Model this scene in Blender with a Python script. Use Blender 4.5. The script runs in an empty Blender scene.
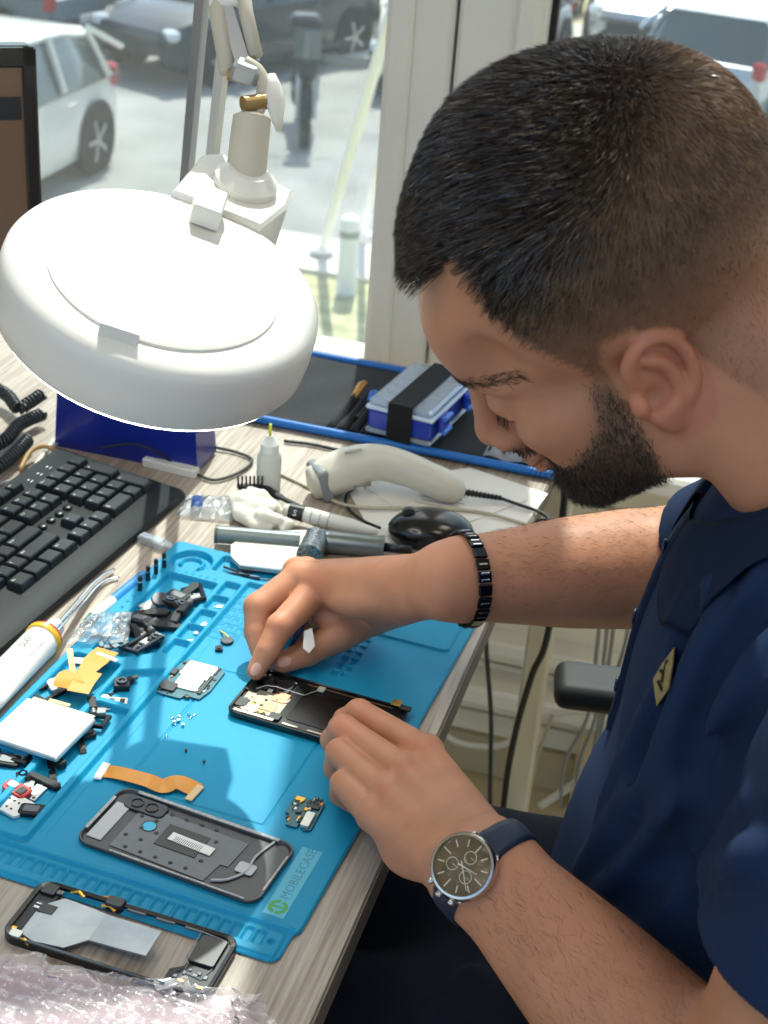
import bpy, math, random
import numpy as np
from mathutils import Vector, Matrix
R_ = math.radians
PI = math.pi
scene = bpy.context.scene
COL = scene.collection
DESK_Z = 0.73          # everything is authored in the desk top's frame (z = 0 on the desk) and lifted at the end

# ------------------------------------------------------------------ camera model (metres, desk frame)
CF = 1500.0
CP, CR, CY = 0.494968276, 0.0796671389, -0.246273386
CC = np.array([0.187279205, -0.620380128, 0.750518608])
_F = np.array([math.sin(CY)*math.cos(CP), math.cos(CY)*math.cos(CP), -math.sin(CP)])
_R0 = np.array([math.cos(CY), -math.sin(CY), 0.0]); _U0 = np.cross(_R0, _F)
_R = _R0*math.cos(CR)+_U0*math.sin(CR); _U = -_R0*math.sin(CR)+_U0*math.cos(CR)
def ray(u, v):
    d = _F*CF+_R*(u-384)-_U*(v-512); return d/np.linalg.norm(d)
def at(u, v, z=0.0):          # photo measurement -> point of the horizontal plane z
    d = ray(u, v); return CC+d*((z-CC[2])/d[2])
def aty(u, v, y):             # same on the vertical plane y
    d = ray(u, v); return CC+d*((y-CC[1])/d[1])
def atd(u, v, dist):          # same at a depth along the view axis
    d = ray(u, v); return CC+d*(dist/(d@_F))
def pix(P):
    d = np.asarray(P, float)-CC; z = d@_F
    return 384+CF*(d@_R)/z, 512-CF*(d@_U)/z

# ------------------------------------------------------------------ materials
MATS = {}
def srgb(c):
    if isinstance(c, str):
        c = c.lstrip('#'); c = [int(c[i:i+2], 16)/255 for i in (0, 2, 4)]
    return tuple((x/12.92 if x <= .04045 else ((x+.055)/1.055)**2.4) for x in c)+(1.0,)
def mat(name, col, rough=.5, metal=0.0, noise=0.0, nscale=40.0, bump=0.0, bscale=200.0, trans=0.0, ior=1.45, alpha=1.0, sss=0.0, emit=0.0, coat=0.0, spec=.5, stretch=None):
    if name in MATS: return MATS[name]
    m = bpy.data.materials.new(name); m.use_nodes = True; nt = m.node_tree; b = nt.nodes['Principled BSDF']
    c = srgb(col); b.inputs['Base Color'].default_value = c
    b.inputs['Roughness'].default_value = rough; b.inputs['Metallic'].default_value = metal
    b.inputs['IOR'].default_value = ior; b.inputs['Specular IOR Level'].default_value = spec
    if trans: b.inputs['Transmission Weight'].default_value = trans
    if alpha < 1: b.inputs['Alpha'].default_value = alpha
    if coat: b.inputs['Coat Weight'].default_value = coat
    if sss:
        b.inputs['Subsurface Weight'].default_value = sss; b.inputs['Subsurface Scale'].default_value = .004
    if emit:
        b.inputs['Emission Color'].default_value = c; b.inputs['Emission Strength'].default_value = emit
    tc = nt.nodes.new('ShaderNodeTexCoord'); mp = nt.nodes.new('ShaderNodeMapping')
    nt.links.new(tc.outputs['Object'], mp.inputs['Vector'])
    if stretch: mp.inputs['Scale'].default_value = stretch
    if noise:
        n = nt.nodes.new('ShaderNodeTexNoise'); n.inputs['Scale'].default_value = nscale; n.inputs['Detail'].default_value = 4
        nt.links.new(mp.outputs[0], n.inputs['Vector'])
        r = nt.nodes.new('ShaderNodeValToRGB')
        r.color_ramp.elements[0].position = .3; r.color_ramp.elements[1].position = .7
        r.color_ramp.elements[0].color = tuple(x*(1-noise) for x in c[:3])+(1,)
        r.color_ramp.elements[1].color = tuple(min(1, x*(1+noise)) for x in c[:3])+(1,)
        nt.links.new(n.outputs['Fac'], r.inputs['Fac']); nt.links.new(r.outputs[0], b.inputs['Base Color'])
    if bump:
        n2 = nt.nodes.new('ShaderNodeTexNoise'); n2.inputs['Scale'].default_value = bscale; n2.inputs['Detail'].default_value = 3
        nt.links.new(mp.outputs[0], n2.inputs['Vector'])
        bp = nt.nodes.new('ShaderNodeBump'); bp.inputs['Strength'].default_value = bump; bp.inputs['Distance'].default_value = .002
        nt.links.new(n2.outputs['Fac'], bp.inputs['Height']); nt.links.new(bp.outputs[0], b.inputs['Normal'])
    MATS[name] = m; return m

def clear_mat(name, tint='FFFFFF', refl=1.0, haze=0.0, hazecol='FFFFFF', rough=.02):
    """thin clear sheet: mostly see-through, mirrors more at grazing angles, optional milky share"""
    if name in MATS: return MATS[name]
    m = bpy.data.materials.new(name); m.use_nodes = True; nt = m.node_tree; nt.nodes.clear()
    out = nt.nodes.new('ShaderNodeOutputMaterial'); tr = nt.nodes.new('ShaderNodeBsdfTransparent'); gl = nt.nodes.new('ShaderNodeBsdfGlossy'); df = nt.nodes.new('ShaderNodeBsdfPrincipled')
    fr = nt.nodes.new('ShaderNodeMapRange'); lw = nt.nodes.new('ShaderNodeLayerWeight'); pw_ = nt.nodes.new('ShaderNodeMath'); pw_.operation = 'POWER'; pw_.inputs[1].default_value = 4.0; lw.inputs[0].default_value = .5
    nt.links.new(lw.outputs['Facing'], pw_.inputs[0]); nt.links.new(pw_.outputs[0], fr.inputs[0]); fr.inputs['To Min'].default_value = .04; mu = nt.nodes.new('ShaderNodeMath'); mu.operation = 'MULTIPLY'; mu.inputs[1].default_value = refl
    tr.inputs[0].default_value = srgb(tint); gl.inputs['Roughness'].default_value = rough; df.inputs['Base Color'].default_value = srgb(hazecol); df.inputs['Roughness'].default_value = .35
    m1 = nt.nodes.new('ShaderNodeMixShader'); m2 = nt.nodes.new('ShaderNodeMixShader'); m1.inputs[0].default_value = haze
    nt.links.new(tr.outputs[0], m1.inputs[1]); nt.links.new(df.outputs[0], m1.inputs[2]); nt.links.new(fr.outputs[0], mu.inputs[0]); nt.links.new(mu.outputs[0], m2.inputs[0])
    nt.links.new(m1.outputs[0], m2.inputs[1]); nt.links.new(gl.outputs[0], m2.inputs[2]); nt.links.new(m2.outputs[0], out.inputs[0]); MATS[name] = m; return m

# ------------------------------------------------------------------ objects
def basis(o):
    m = Matrix.Translation(o.location) @ o.rotation_euler.to_matrix().to_4x4()
    return basis(o.parent) @ m if o.parent else m
def tag(o, label=None, cat=None, group=None, kind=None):
    if label: o['label'] = label
    if cat: o['category'] = cat
    if group: o['group'] = group
    if kind: o['kind'] = kind
    return o
def thing(name, label, cat, loc=(0, 0, 0), rz=0.0, group=None):
    o = bpy.data.objects.new(name, None); COL.objects.link(o); o.empty_display_size = .02
    o.location = tuple(float(x) for x in loc); o.rotation_euler = (0, 0, rz)
    return tag(o, label, cat, group)
def mesh_obj(name, verts, faces, mats, parent=None, world=False, smooth=False, midx=None, origin=None):
    me = bpy.data.meshes.new(name)
    V = np.asarray(verts, float).reshape(-1, 3)
    if world and parent is not None:
        M = np.array(basis(parent).inverted()); V = V@M[:3, :3].T+M[:3, 3]
    loc = None
    if parent is None and world and len(V):
        lo, hi = V.min(0), V.max(0); loc = np.array([(lo[0]+hi[0])/2, (lo[1]+hi[1])/2, lo[2]]) if origin is None else np.asarray(origin, float)
        V = V-loc
    if isinstance(faces, np.ndarray):
        me.vertices.add(len(V)); me.vertices.foreach_set('co', V.astype(np.float32).ravel())
        n = faces.shape[1]; nf = len(faces)
        me.loops.add(nf*n); me.loops.foreach_set('vertex_index', faces.astype(np.int32).ravel())
        me.polygons.add(nf); me.polygons.foreach_set('loop_start', np.arange(0, nf*n, n, dtype=np.int32))
        me.update(calc_edges=True)
    else:
        me.from_pydata([tuple(v) for v in V], [], faces); me.update()
    if not isinstance(mats, (list, tuple)): mats = [mats]
    for m in mats: me.materials.append(m)
    if midx is not None: me.polygons.foreach_set('material_index', np.asarray(midx, dtype=np.int32))
    if smooth is True: me.polygons.foreach_set('use_smooth', np.ones(len(me.polygons), dtype=bool))
    o = bpy.data.objects.new(name, me); COL.objects.link(o)
    if parent is not None: o.parent = parent
    if loc is not None: o.location = tuple(loc)
    if smooth == 'auto':
        me.polygons.foreach_set('use_smooth', np.ones(len(me.polygons), dtype=bool))
        try: me.set_sharp_from_angle(angle=R_(38))
        except Exception: pass
    return o
def dup(o, parent=None, loc=None, rot=None, label=None, group=None):
    c = o.copy(); COL.objects.link(c)
    if parent is not None: c.parent = parent
    if loc is not None: c.location = tuple(float(x) for x in loc)
    if rot is not None: c.rotation_euler = rot
    if label: c['label'] = label
    if group: c['group'] = group
    for ch in list(o.children): dup(ch, c)
    return c
def frame(z, x=(1, 0, 0)):
    z = np.asarray(z, float); z = z/np.linalg.norm(z); x = np.asarray(x, float); x = x-z*(x@z)
    if np.linalg.norm(x) < 1e-6: x = np.array([0, 1, 0.])-z*z[1]
    x = x/np.linalg.norm(x); return np.stack([x, np.cross(z, x), z], 1)

class MB:
    def __init__(s): s.v = []; s.f = []; s.m = []
    def add(s, V, F, mi=0):
        n = len(s.v); s.v += [tuple(float(c) for c in p) for p in V]; s.f += [[i+n for i in f] for f in F]; s.m += [mi]*len(F); return s
    def xf(s, M, t=(0, 0, 0), start=0):
        M = np.asarray(M); t = np.asarray(t)
        for i in range(start, len(s.v)): s.v[i] = tuple(M@np.array(s.v[i])+t)
        return s
    def box(s, c, d, rz=0.0, bev=0.0, M=None, mi=0):
        """box centre c, full size d, chamfered edges"""
        hx, hy, hz = d[0]/2, d[1]/2, d[2]/2; b = min(bev, hx*.9, hy*.9, hz*.9)
        if M is None:
            cs, sn = math.cos(rz), math.sin(rz); M = np.array([[cs, -sn, 0], [sn, cs, 0], [0, 0, 1]])
        c = np.asarray(c, float)
        if b <= 0:
            V = [(x, y, z) for z in (-hz, hz) for x, y in ((-hx, -hy), (hx, -hy), (hx, hy), (-hx, hy))]
            F = [[3, 2, 1, 0], [4, 5, 6, 7], [0, 1, 5, 4], [1, 2, 6, 5], [2, 3, 7, 6], [3, 0, 4, 7]]
        else:
            def ring(z, ix, cut):
                X, Y = hx-ix, hy-ix; q = cut
                return [(-X+q, -Y, z), (X-q, -Y, z), (X, -Y+q, z), (X, Y-q, z), (X-q, Y, z), (-X+q, Y, z), (-X, Y-q, z), (-X, -Y+q, z)]
            rs = [ring(-hz, b, b*.6), ring(-hz+b, 0, b), ring(hz-b, 0, b), ring(hz, b, b*.6)]
            V = sum(rs, []); F = [list(range(7, -1, -1)), list(range(24, 32))]
            for k in range(3):
                for i in range(8): j = (i+1) % 8; F.append([k*8+i, k*8+j, k*8+8+j, k*8+8+i])
        return s.add([M@np.array(v)+c for v in V], F, mi)
    def prism(s, pts, z0, z1, bev=0.0, mi=0, M=None, t=(0, 0, 0)):
        """polygon pts (ccw) extruded from z0 to z1, optional top chamfer"""
        n = len(pts); P = np.array(pts, float); rings = [(P, z0), (P, z1-bev)] if bev else [(P, z0), (P, z1)]
        if bev:
            c = P.mean(0); Q = []
            for i in range(n):
                a, b_, d = P[i-1], P[i], P[(i+1) % n]
                e1 = (b_-a)/(np.linalg.norm(b_-a)+1e-12); e2 = (d-b_)/(np.linalg.norm(d-b_)+1e-12)
                nn = np.array([-(e1[1]+e2[1]), e1[0]+e2[0]]); nn = nn/(np.linalg.norm(nn)+1e-12); Q.append(b_+nn*bev)
            rings.append((np.array(Q), z1))
        V = [(p[0], p[1], z) for R, z in rings for p in R]
        F = [list(range(n-1, -1, -1)), list(range((len(rings)-1)*n, len(rings)*n))]
        for k in range(len(rings)-1):
            for i in range(n): j = (i+1) % n; F.append([k*n+i, k*n+j, (k+1)*n+j, (k+1)*n+i])
        if M is not None: V = [np.asarray(M)@np.array(v)+np.asarray(t) for v in V]
        return s.add(V, F, mi)
    def tube(s, pts, r, n=10, mi=0, cap=True, flat=1.0):
        P = np.array([np.asarray(p, float) for p in pts]); m = len(P)
        rr = np.full(m, r, float) if np.isscalar(r) else np.array(r, float)
        T = np.gradient(P, axis=0); T /= np.linalg.norm(T, axis=1)[:, None]+1e-12
        x = np.cross(T[0], (0, 0, 1.)); x = x/np.linalg.norm(x) if np.linalg.norm(x) > 1e-3 else np.array([1., 0, 0])
        V = []
        for i in range(m):
            x = x-T[i]*(x@T[i]); x /= np.linalg.norm(x)+1e-12; y = np.cross(T[i], x)
            for k in range(n):
                a = 2*PI*k/n; V.append(P[i]+rr[i]*(math.cos(a)*x+flat*math.sin(a)*y))
        F = []
        for i in range(m-1):
            for k in range(n): l = (k+1) % n; F.append([i*n+k, i*n+l, (i+1)*n+l, (i+1)*n+k])
        if cap: F += [list(range(n-1, -1, -1)), list(range((m-1)*n, m*n))]
        return s.add(V, F, mi)
    def lathe(s, prof, c=(0, 0, 0), axis=(0, 0, 1), n=24, mi=0, sx=1.0, xdir=(1, 0, 0)):
        """prof: list of (r, h) along axis"""
        M = frame(axis, xdir); V = []; F = []
        for r, h in prof:
            for k in range(n):
                a = 2*PI*k/n; V.append(M@np.array([r*math.cos(a)*sx, r*math.sin(a), h])+np.asarray(c))
        m = len(prof)
        for i in range(m-1):
            for k in range(n): l = (k+1) % n; F.append([i*n+k, i*n+l, (i+1)*n+l, (i+1)*n+k])
        F += [list(range(n-1, -1, -1)), list(range((m-1)*n, m*n))]
        return s.add(V, F, mi)
    def ring(s, c, axis, R, r, n=28, mi=0, flat=1.0):
        M = frame(axis); V = []; m = 6
        for i in range(n):
            a = 2*PI*i/n
            for k in range(m): b = 2*PI*k/m; V.append(np.asarray(c)+M@np.array([(R+r*math.cos(b))*math.cos(a), (R+r*math.cos(b))*math.sin(a), r*flat*math.sin(b)]))
        return s.add(V, [[i*m+k, ((i+1) % n)*m+k, ((i+1) % n)*m+(k+1) % m, i*m+(k+1) % m] for i in range(n) for k in range(m)], mi)
    def sheet(s, G, th=0.0, mi=0):
        """grid of points G[i][j]; th = thickness downwards along z"""
        G = np.array(G, float); a, b = G.shape[:2]; V = list(G.reshape(-1, 3)); F = []
        for i in range(a-1):
            for j in range(b-1): F.append([i*b+j, (i+1)*b+j, (i+1)*b+j+1, i*b+j+1])
        if th:
            n = len(V); V += [v-np.array([0, 0, th]) for v in V[:n]]
            F += [[x+n for x in f[::-1]] for f in F]
            for i in range(a-1):
                F.append([i*b, (i)*b+n, (i+1)*b+n, (i+1)*b]); F.append([i*b+b-1, (i+1)*b+b-1, (i+1)*b+b-1+n, i*b+b-1+n])
            for j in range(b-1):
                F.append([j, j+1, j+1+n, j+n]); q = (a-1)*b+j; F.append([q, q+n, q+n+1, q+1])
        return s.add(V, F, mi)
    def build(s, name, mats, parent=None, world=False, smooth=False, label=None, cat=None, group=None, kind=None):
        o = mesh_obj(name, s.v, s.f, mats, parent, world, smooth, s.m)
        return tag(o, label, cat, group, kind)

def rrect(w, h, r, n=5, cx=0.0, cy=0.0):
    P = []
    for x, y, a0 in ((w/2-r, h/2-r, 0), (-w/2+r, h/2-r, 90), (-w/2+r, -h/2+r, 180), (w/2-r, -h/2+r, 270)):
        for k in range(n+1): a = R_(a0+90*k/n); P.append((cx+x+r*math.cos(a), cy+y+r*math.sin(a)))
    return P
def spline(pts, n=8, closed=False):
    P = [np.asarray(p, float) for p in pts]; out = []
    m = len(P)
    for i in range(m-1):
        p0 = P[i-1] if i else P[0]*2-P[1]; p1, p2 = P[i], P[i+1]; p3 = P[i+2] if i+2 < m else P[-1]*2-P[-2]
        for k in range(n):
            t = k/n; out.append(.5*((2*p1)+(-p0+p2)*t+(2*p0-5*p1+4*p2-p3)*t*t+(-p0+3*p1-3*p2+p3)*t**3))
    out.append(P[-1]); return out
def text_mesh(body, size, M, t, depth=0.0, align='LEFT'):
    """letters as flat mesh verts/faces, baseline along local x of M, placed at t"""
    c = bpy.data.curves.new('txt', 'FONT'); c.body = body; c.size = size; c.extrude = depth; c.align_x = align; c.resolution_u = 2
    o = bpy.data.objects.new('txt', c); COL.objects.link(o)
    dg = bpy.context.evaluated_depsgraph_get(); me = bpy.data.meshes.new_from_object(o.evaluated_get(dg))
    V = [np.asarray(M)@np.array(v.co)+np.asarray(t) for v in me.vertices]; F = [list(p.vertices) for p in me.polygons]
    bpy.data.objects.remove(o); bpy.data.curves.remove(c); bpy.data.meshes.remove(me)
    return V, F

# ------------------------------------------------------------------ implicit modelling (smooth unions, surface nets)
class Sdf:
    def __init__(s): s.p = []
    def _add(s, kind, lo, hi, par, k, sub):
        m = k+.004; s.p.append((kind, np.asarray(lo)-m, np.asarray(hi)+m, par, k, sub))
    def cone(s, a, b, r1, r2, k=.01, sub=False):
        a = np.asarray(a, float); b = np.asarray(b, float); r = max(r1, r2)
        s._add('c', np.minimum(a, b)-r, np.maximum(a, b)+r, (a, b, r1, r2), k, sub)
    def chain(s, pts, rs, k=.01, kk=None, sub=False):
        if np.isscalar(rs): rs = [rs]*len(pts)
        for i in range(len(pts)-1): s.cone(pts[i], pts[i+1], rs[i], rs[i+1], k if i == 0 or kk is None else kk, sub)
    def ell(s, c, r, M=None, k=.01, sub=False):
        c = np.asarray(c, float); r = np.asarray(r, float); M = np.eye(3) if M is None else np.asarray(M); R = np.abs(M)@r
        s._add('e', c-R, c+R, (c, r, M), k, sub)
    def box(s, c, r, M=None, rad=.004, k=.01, sub=False):
        c = np.asarray(c, float); r = np.asarray(r, float); M = np.eye(3) if M is None else np.asarray(M); R = np.abs(M)@r
        s._add('b', c-R, c+R, (c, r, M, rad), k, sub)
    def group(s, g, k=.01):
        s._add('g', np.min([p[1] for p in g.p], 0), np.max([p[2] for p in g.p], 0), g, k, False)
    def limb(s, pts, rs, lat, fl, k=.02):
        """tapering bent limb, one smooth body; fl = width / thickness along lat per joint"""
        m = len(pts); P = np.array(spline(pts, 5)); t = np.linspace(0, m-1, len(P))
        R = np.interp(t, range(m), rs); Fl = np.interp(t, range(m), fl); lat = np.asarray(lat, float)/np.linalg.norm(lat)
        rm = (R*Fl).max(); s._add('l', P.min(0)-rm, P.max(0)+rm, (P, R, lat, Fl), k, False)
    def ev(s, P, prims=None):
        d = np.full(len(P), 1.0, np.float32)
        for kind, lo, hi, par, k, sub in (s.p if prims is None else prims):
            if kind == 'c':
                a, b, r1, r2 = par; ba = b-a; l2 = ba@ba+1e-12; pa = P-a.astype(np.float32)
                t = np.clip(pa@ba.astype(np.float32)/l2, 0, 1); q = pa-t[:, None]*ba.astype(np.float32)
                e = np.sqrt((q*q).sum(1))-(r1+(r2-r1)*t)
            elif kind == 'e':
                c, r, M = par; q = (P-c.astype(np.float32))@M.astype(np.float32); r = r.astype(np.float32)
                k0 = np.sqrt(((q/r)**2).sum(1)); k1 = np.sqrt(((q/(r*r))**2).sum(1))+1e-9; e = k0*(k0-1)/k1
            elif kind == 'g': e = par.ev(P)
            elif kind == 'l':
                Q, R, lat, Fl = par; e = None; lf = lat.astype(np.float32)
                for i in range(len(Q)-1):
                    a = Q[i].astype(np.float32); ba = (Q[i+1]-Q[i]).astype(np.float32); pa = P-a
                    t = np.clip(pa@ba/(ba@ba), 0, 1); q = pa-t[:, None]*ba; ql = q@lf; fl = Fl[i]+(Fl[i+1]-Fl[i])*t
                    d2 = np.maximum((q*q).sum(1)-ql*ql, 0)+(ql/fl)**2; x = np.sqrt(d2)-(R[i]+(R[i+1]-R[i])*t)
                    
                    if e is None: e = x
                    else: hh = np.clip(.5+.5*(x-e)/.012, 0, 1); e = x*(1-hh)+e*hh-.012*hh*(1-hh)
            else:
                c, r, M, rad = par; q = np.abs((P-c.astype(np.float32))@M.astype(np.float32))-(r-rad).astype(np.float32)
                e = np.sqrt((np.maximum(q, 0)**2).sum(1))+np.minimum(q.max(1), 0)-rad
            if sub:
                h = np.clip(.5-.5*(d+e)/k, 0, 1); d = d*(1-h)+(-e)*h+k*h*(1-h)
            else:
                h = np.clip(.5+.5*(e-d)/k, 0, 1); d = e*(1-h)+d*h-k*h*(1-h)
        return d
    def hit(s, u, v, t0=.3, t1=2.2):
        d = ray(u, v); t = t0
        for _ in range(160):
            e = float(s.ev((CC+d*t)[None].astype(np.float32))[0])
            if e < .0006: return CC+d*t
            t += max(min(e*.8, .05), .0005)
            if t > t1: return None
        return CC+d*t
    def mesh(s, h, disp=None):
        lo = np.min([p[1] for p in s.p if not p[5]], 0); hi = np.max([p[2] for p in s.p if not p[5]], 0); B = 24
        nb = np.ceil((hi-lo)/(h*B)).astype(int); S = (nb*B+4).astype(np.int64)
        ids = []; pos = []; quads = []
        g = np.arange(B+2); GX, GY, GZ = np.meshgrid(g, g, g, indexing='ij'); G = np.stack([GX, GY, GZ], -1).reshape(-1, 3)
        key = lambda c: (c[:, 0]*S[1]+c[:, 1])*S[2]+c[:, 2]
        for bx in range(nb[0]):
            for by in range(nb[1]):
                for bz in range(nb[2]):
                    b0 = np.array([bx, by, bz])*B; w0 = lo+(b0-1)*h; w1 = w0+(B+2)*h
                    pr = [p for p in s.p if (p[1] <= w1).all() and (p[2] >= w0).all()]
                    if not any(not p[5] for p in pr): continue
                    c = ((w0+w1)/2)[None].astype(np.float32)
                    if abs(float(s.ev(c, pr)[0])) > B*h*1.5: continue
                    P = (G*h+w0).astype(np.float32); d = s.ev(P, pr)
                    if disp is not None: d = d+disp(P)
                    d = d.reshape(B+2, B+2, B+2)   # points index b0-1 .. b0+B
                    if d.min() > 0 or d.max() < 0: continue
                    n = B+1
                    acc = np.zeros((n, n, n, 3)); cnt = np.zeros((n, n, n))
                    I = np.stack(np.meshgrid(np.arange(n), np.arange(n), np.arange(n), indexing='ij'), -1)
                    for ax in range(3):
                        o1 = [a for a in range(3) if a != ax]
                        for i in (0, 1):
                            for j in (0, 1):
                                st = [0, 0, 0]; st[o1[0]] = i; st[o1[1]] = j
                                en = list(st); en[ax] = 1
                                A = d[st[0]:st[0]+n, st[1]:st[1]+n, st[2]:st[2]+n]; Bq = d[en[0]:en[0]+n, en[1]:en[1]+n, en[2]:en[2]+n]
                                x = (A < 0) != (Bq < 0); t = np.where(x, A/(np.where(x, A-Bq, 1)), 0)
                                for a in range(3): acc[..., a] += np.where(x, (t if a == ax else st[a]), 0)
                                cnt += x
                    act = cnt > 0; idx = I[act]; p = (idx+acc[act]/cnt[act][:, None])*h+w0
                    ids.append(key(idx+b0)); pos.append(p)
                    # quads for lattice edges starting at points 1..B (owned by this block)
                    for ax in range(3):
                        sl = slice(1, B+1)
                        A = d[sl, sl, sl]; e = [0, 0, 0]; e[ax] = 1
                        Bq = d[1+e[0]:B+1+e[0], 1+e[1]:B+1+e[1], 1+e[2]:B+1+e[2]]
                        x = (A < 0) != (Bq < 0)
                        if not x.any(): continue
                        q = np.argwhere(x)+1; neg = (A < 0)[x]
                        u_, v_ = (ax+1) % 3, (ax+2) % 3; du = np.zeros(3, int); dv = np.zeros(3, int); du[u_] = 1; dv[v_] = 1
                        c4 = [key(q-du-dv+b0), key(q-dv+b0), key(q+b0), key(q-du+b0)]
                        Q = np.stack(c4, 1); Q[~neg] = Q[~neg][:, ::-1]; quads.append(Q)
        ids = np.concatenate(ids); pos = np.concatenate(pos); quads = np.concatenate(quads)
        uid, first = np.unique(ids, return_index=True); V = pos[first]
        F = np.searchsorted(uid, quads); F = np.clip(F, 0, len(uid)-1); ok = (uid[F] == quads).all(1)
        return V, F[ok]
# ------------------------------------------------------------------ the man
def rot_zyx(a, b, c):
    return np.array((Matrix.Rotation(a, 3, 'Z') @ Matrix.Rotation(b, 3, 'Y') @ Matrix.Rotation(c, 3, 'X')))
HM = rot_zyx(R_(188), R_(38), R_(-13)); HT = np.array([.1105, .237, .440])
def H(x, y, z): return HM@(np.array([x, y, z])/1000.0)+HT          # head frame in mm: x forward, y to his left, z up
def mm(*a): return np.array(a)/1000.0

HY_L = .048   # soft blending inside the head
def build_head(S):
    e = lambda c, r, k=12, M=None, sub=False: S.ell(H(*c), mm(*r), HM if M is None else HM@M, k/1000, sub)
    cn = lambda a, b, r1, r2, k=10, sub=False: S.cone(H(*a), H(*b), r1/1000, r2/1000, k/1000, sub)
    e((-9, 0, 64), (92, 80, 96), 5)                       # cranium
    e((-44, 0, 64), (78, 77, 82), 20)                    # occiput
    e((59, 0, 47), (48, 60, 50), 20)                     # frontal bone
    e((47, 0, -19), (43, 54, 58), 20)                    # mid face
    e((56, 0, -54), (34, 36, 40), 22)                    # muzzle
    for sg in (1, -1):
        cn((2, 60*sg, -20), (8, 54*sg, -60), 15, 15, 22)       # jaw ramus
        cn((8, 54*sg, -60), (68, 14*sg, -86), 16, 15, 24)      # jaw body
        e((40, 41*sg, -38), (34, 20, 34), 22)            # cheek flesh
        e((62, 44*sg, -14), (22, 17, 16), 18)            # cheek bone
        cn((94, 8*sg, 24), (76, 44*sg, 26), 9, 8, 12)          # brow ridge
        e((76, 57*sg, 44), (20, 12, 20), 16, sub=True)   # temple hollow
    e((40, 0, -74), (36, 34, 20), 20)
    e((76, 0, -87), (16, 22, 15), 16)                    # chin
    cn((95, 0, 14), (110, 0, -23), 8.5, 9.5, 9)              # nose bridge
    e((111, 0, -29), (10.5, 11.5, 9.5), 8)                 # nose tip
    for sg in (1, -1):
        e((101, 13*sg, -32), (11, 8, 8), 6)            # nostril wings
        e((105, 6*sg, -39), (5, 3.2, 3.5), 3, sub=True)
        e((95, 31*sg, 8), (13, 17, 11), 12, sub=True)    # eye sockets
        e((80, 32*sg, 8), (13, 14.5, 12), 5)             # eye with lowered lid
        cn((91, 21*sg, 1), (83, 46*sg, 1), 2.0, 1.6, 3)        # lash line
    e((96, 0, -44), (10, 16, 10), 9)                    # philtrum
    e((97, 0, -52), (8, 23, 5), 5)                      # upper lip
    e((95, 0, -61), (8, 20, 5.5), 5)                  # lower lip
    e((102, 0, -56.5), (8, 22, 1.4), 3, sub=True)
    e((91, 0, -71), (7, 17, 5), 6, sub=True)
def build_ear(S, sg):
    # local ear frame: leans back, front edge on the skull, rear edge flared out
    E0 = np.array([4, 76*sg, -9.0])
    fl = R_(26)*sg
    Me = np.array(Matrix.Rotation(fl, 3, 'Z') @ Matrix.Rotation(R_(-8), 3, 'Y'))
    def L(x, y, z): q = Me@np.array([x, y*sg, z])+E0; return H(*q)
    k = lambda a, b, r1, r2, kk=3, sub=False: S.cone(L(*a), L(*b), r1/1000, r2/1000, kk/1000, sub)
    S.ell(L(-12, 2, 2), mm(20, 4.6, 28), HM@Me, .006)                    # auricle plate
    S.ell(L(-12, 9, 6), mm(14.5, 5.5, 21), HM@Me, .004, True)            # scooped face
    S.ell(L(-4, 9, -4), mm(8.5, 10, 10), HM@Me, .004, True)              # concha
    rim = [(2, 3, 12), (2, 5, 24), (-6, 7, 32), (-16, 8, 33), (-26, 8, 27), (-31, 8, 15), (-31, 8, 2), (-27, 7, -8), (-20, 6, -15)]
    P = spline(rim, 4)
    for i in range(len(P)-1): k(P[i], P[i+1], 3.3, 3.3, 3)
    ah = spline([(-8, 5, 22), (-16, 6, 16), (-20, 6, 4), (-18, 6, -8), (-11, 6, -15)], 3)
    for i in range(len(ah)-1): k(ah[i], ah[i+1], 2.8, 2.8, 4)
    S.ell(L(-11, 4, -19), mm(8.5, 4, 8.5), HM@Me, .006)                  # lobe
    S.ell(L(5, 4, -3), mm(5, 4.5, 6.5), HM@Me, .004)                     # tragus

# joints
NECK0 = H(-34, 0, -22); NECK1 = np.array([.268, .232, .350])
RSH = np.array([.325, .425, .290]); REL = atd(676, 566, 1.295); RWR = atd(446, 580, 1.215)
LSH = np.array([.310, .035, .285]); LEL = atd(748, 1150, .815); LWR = atd(478, 862, .935)

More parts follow.
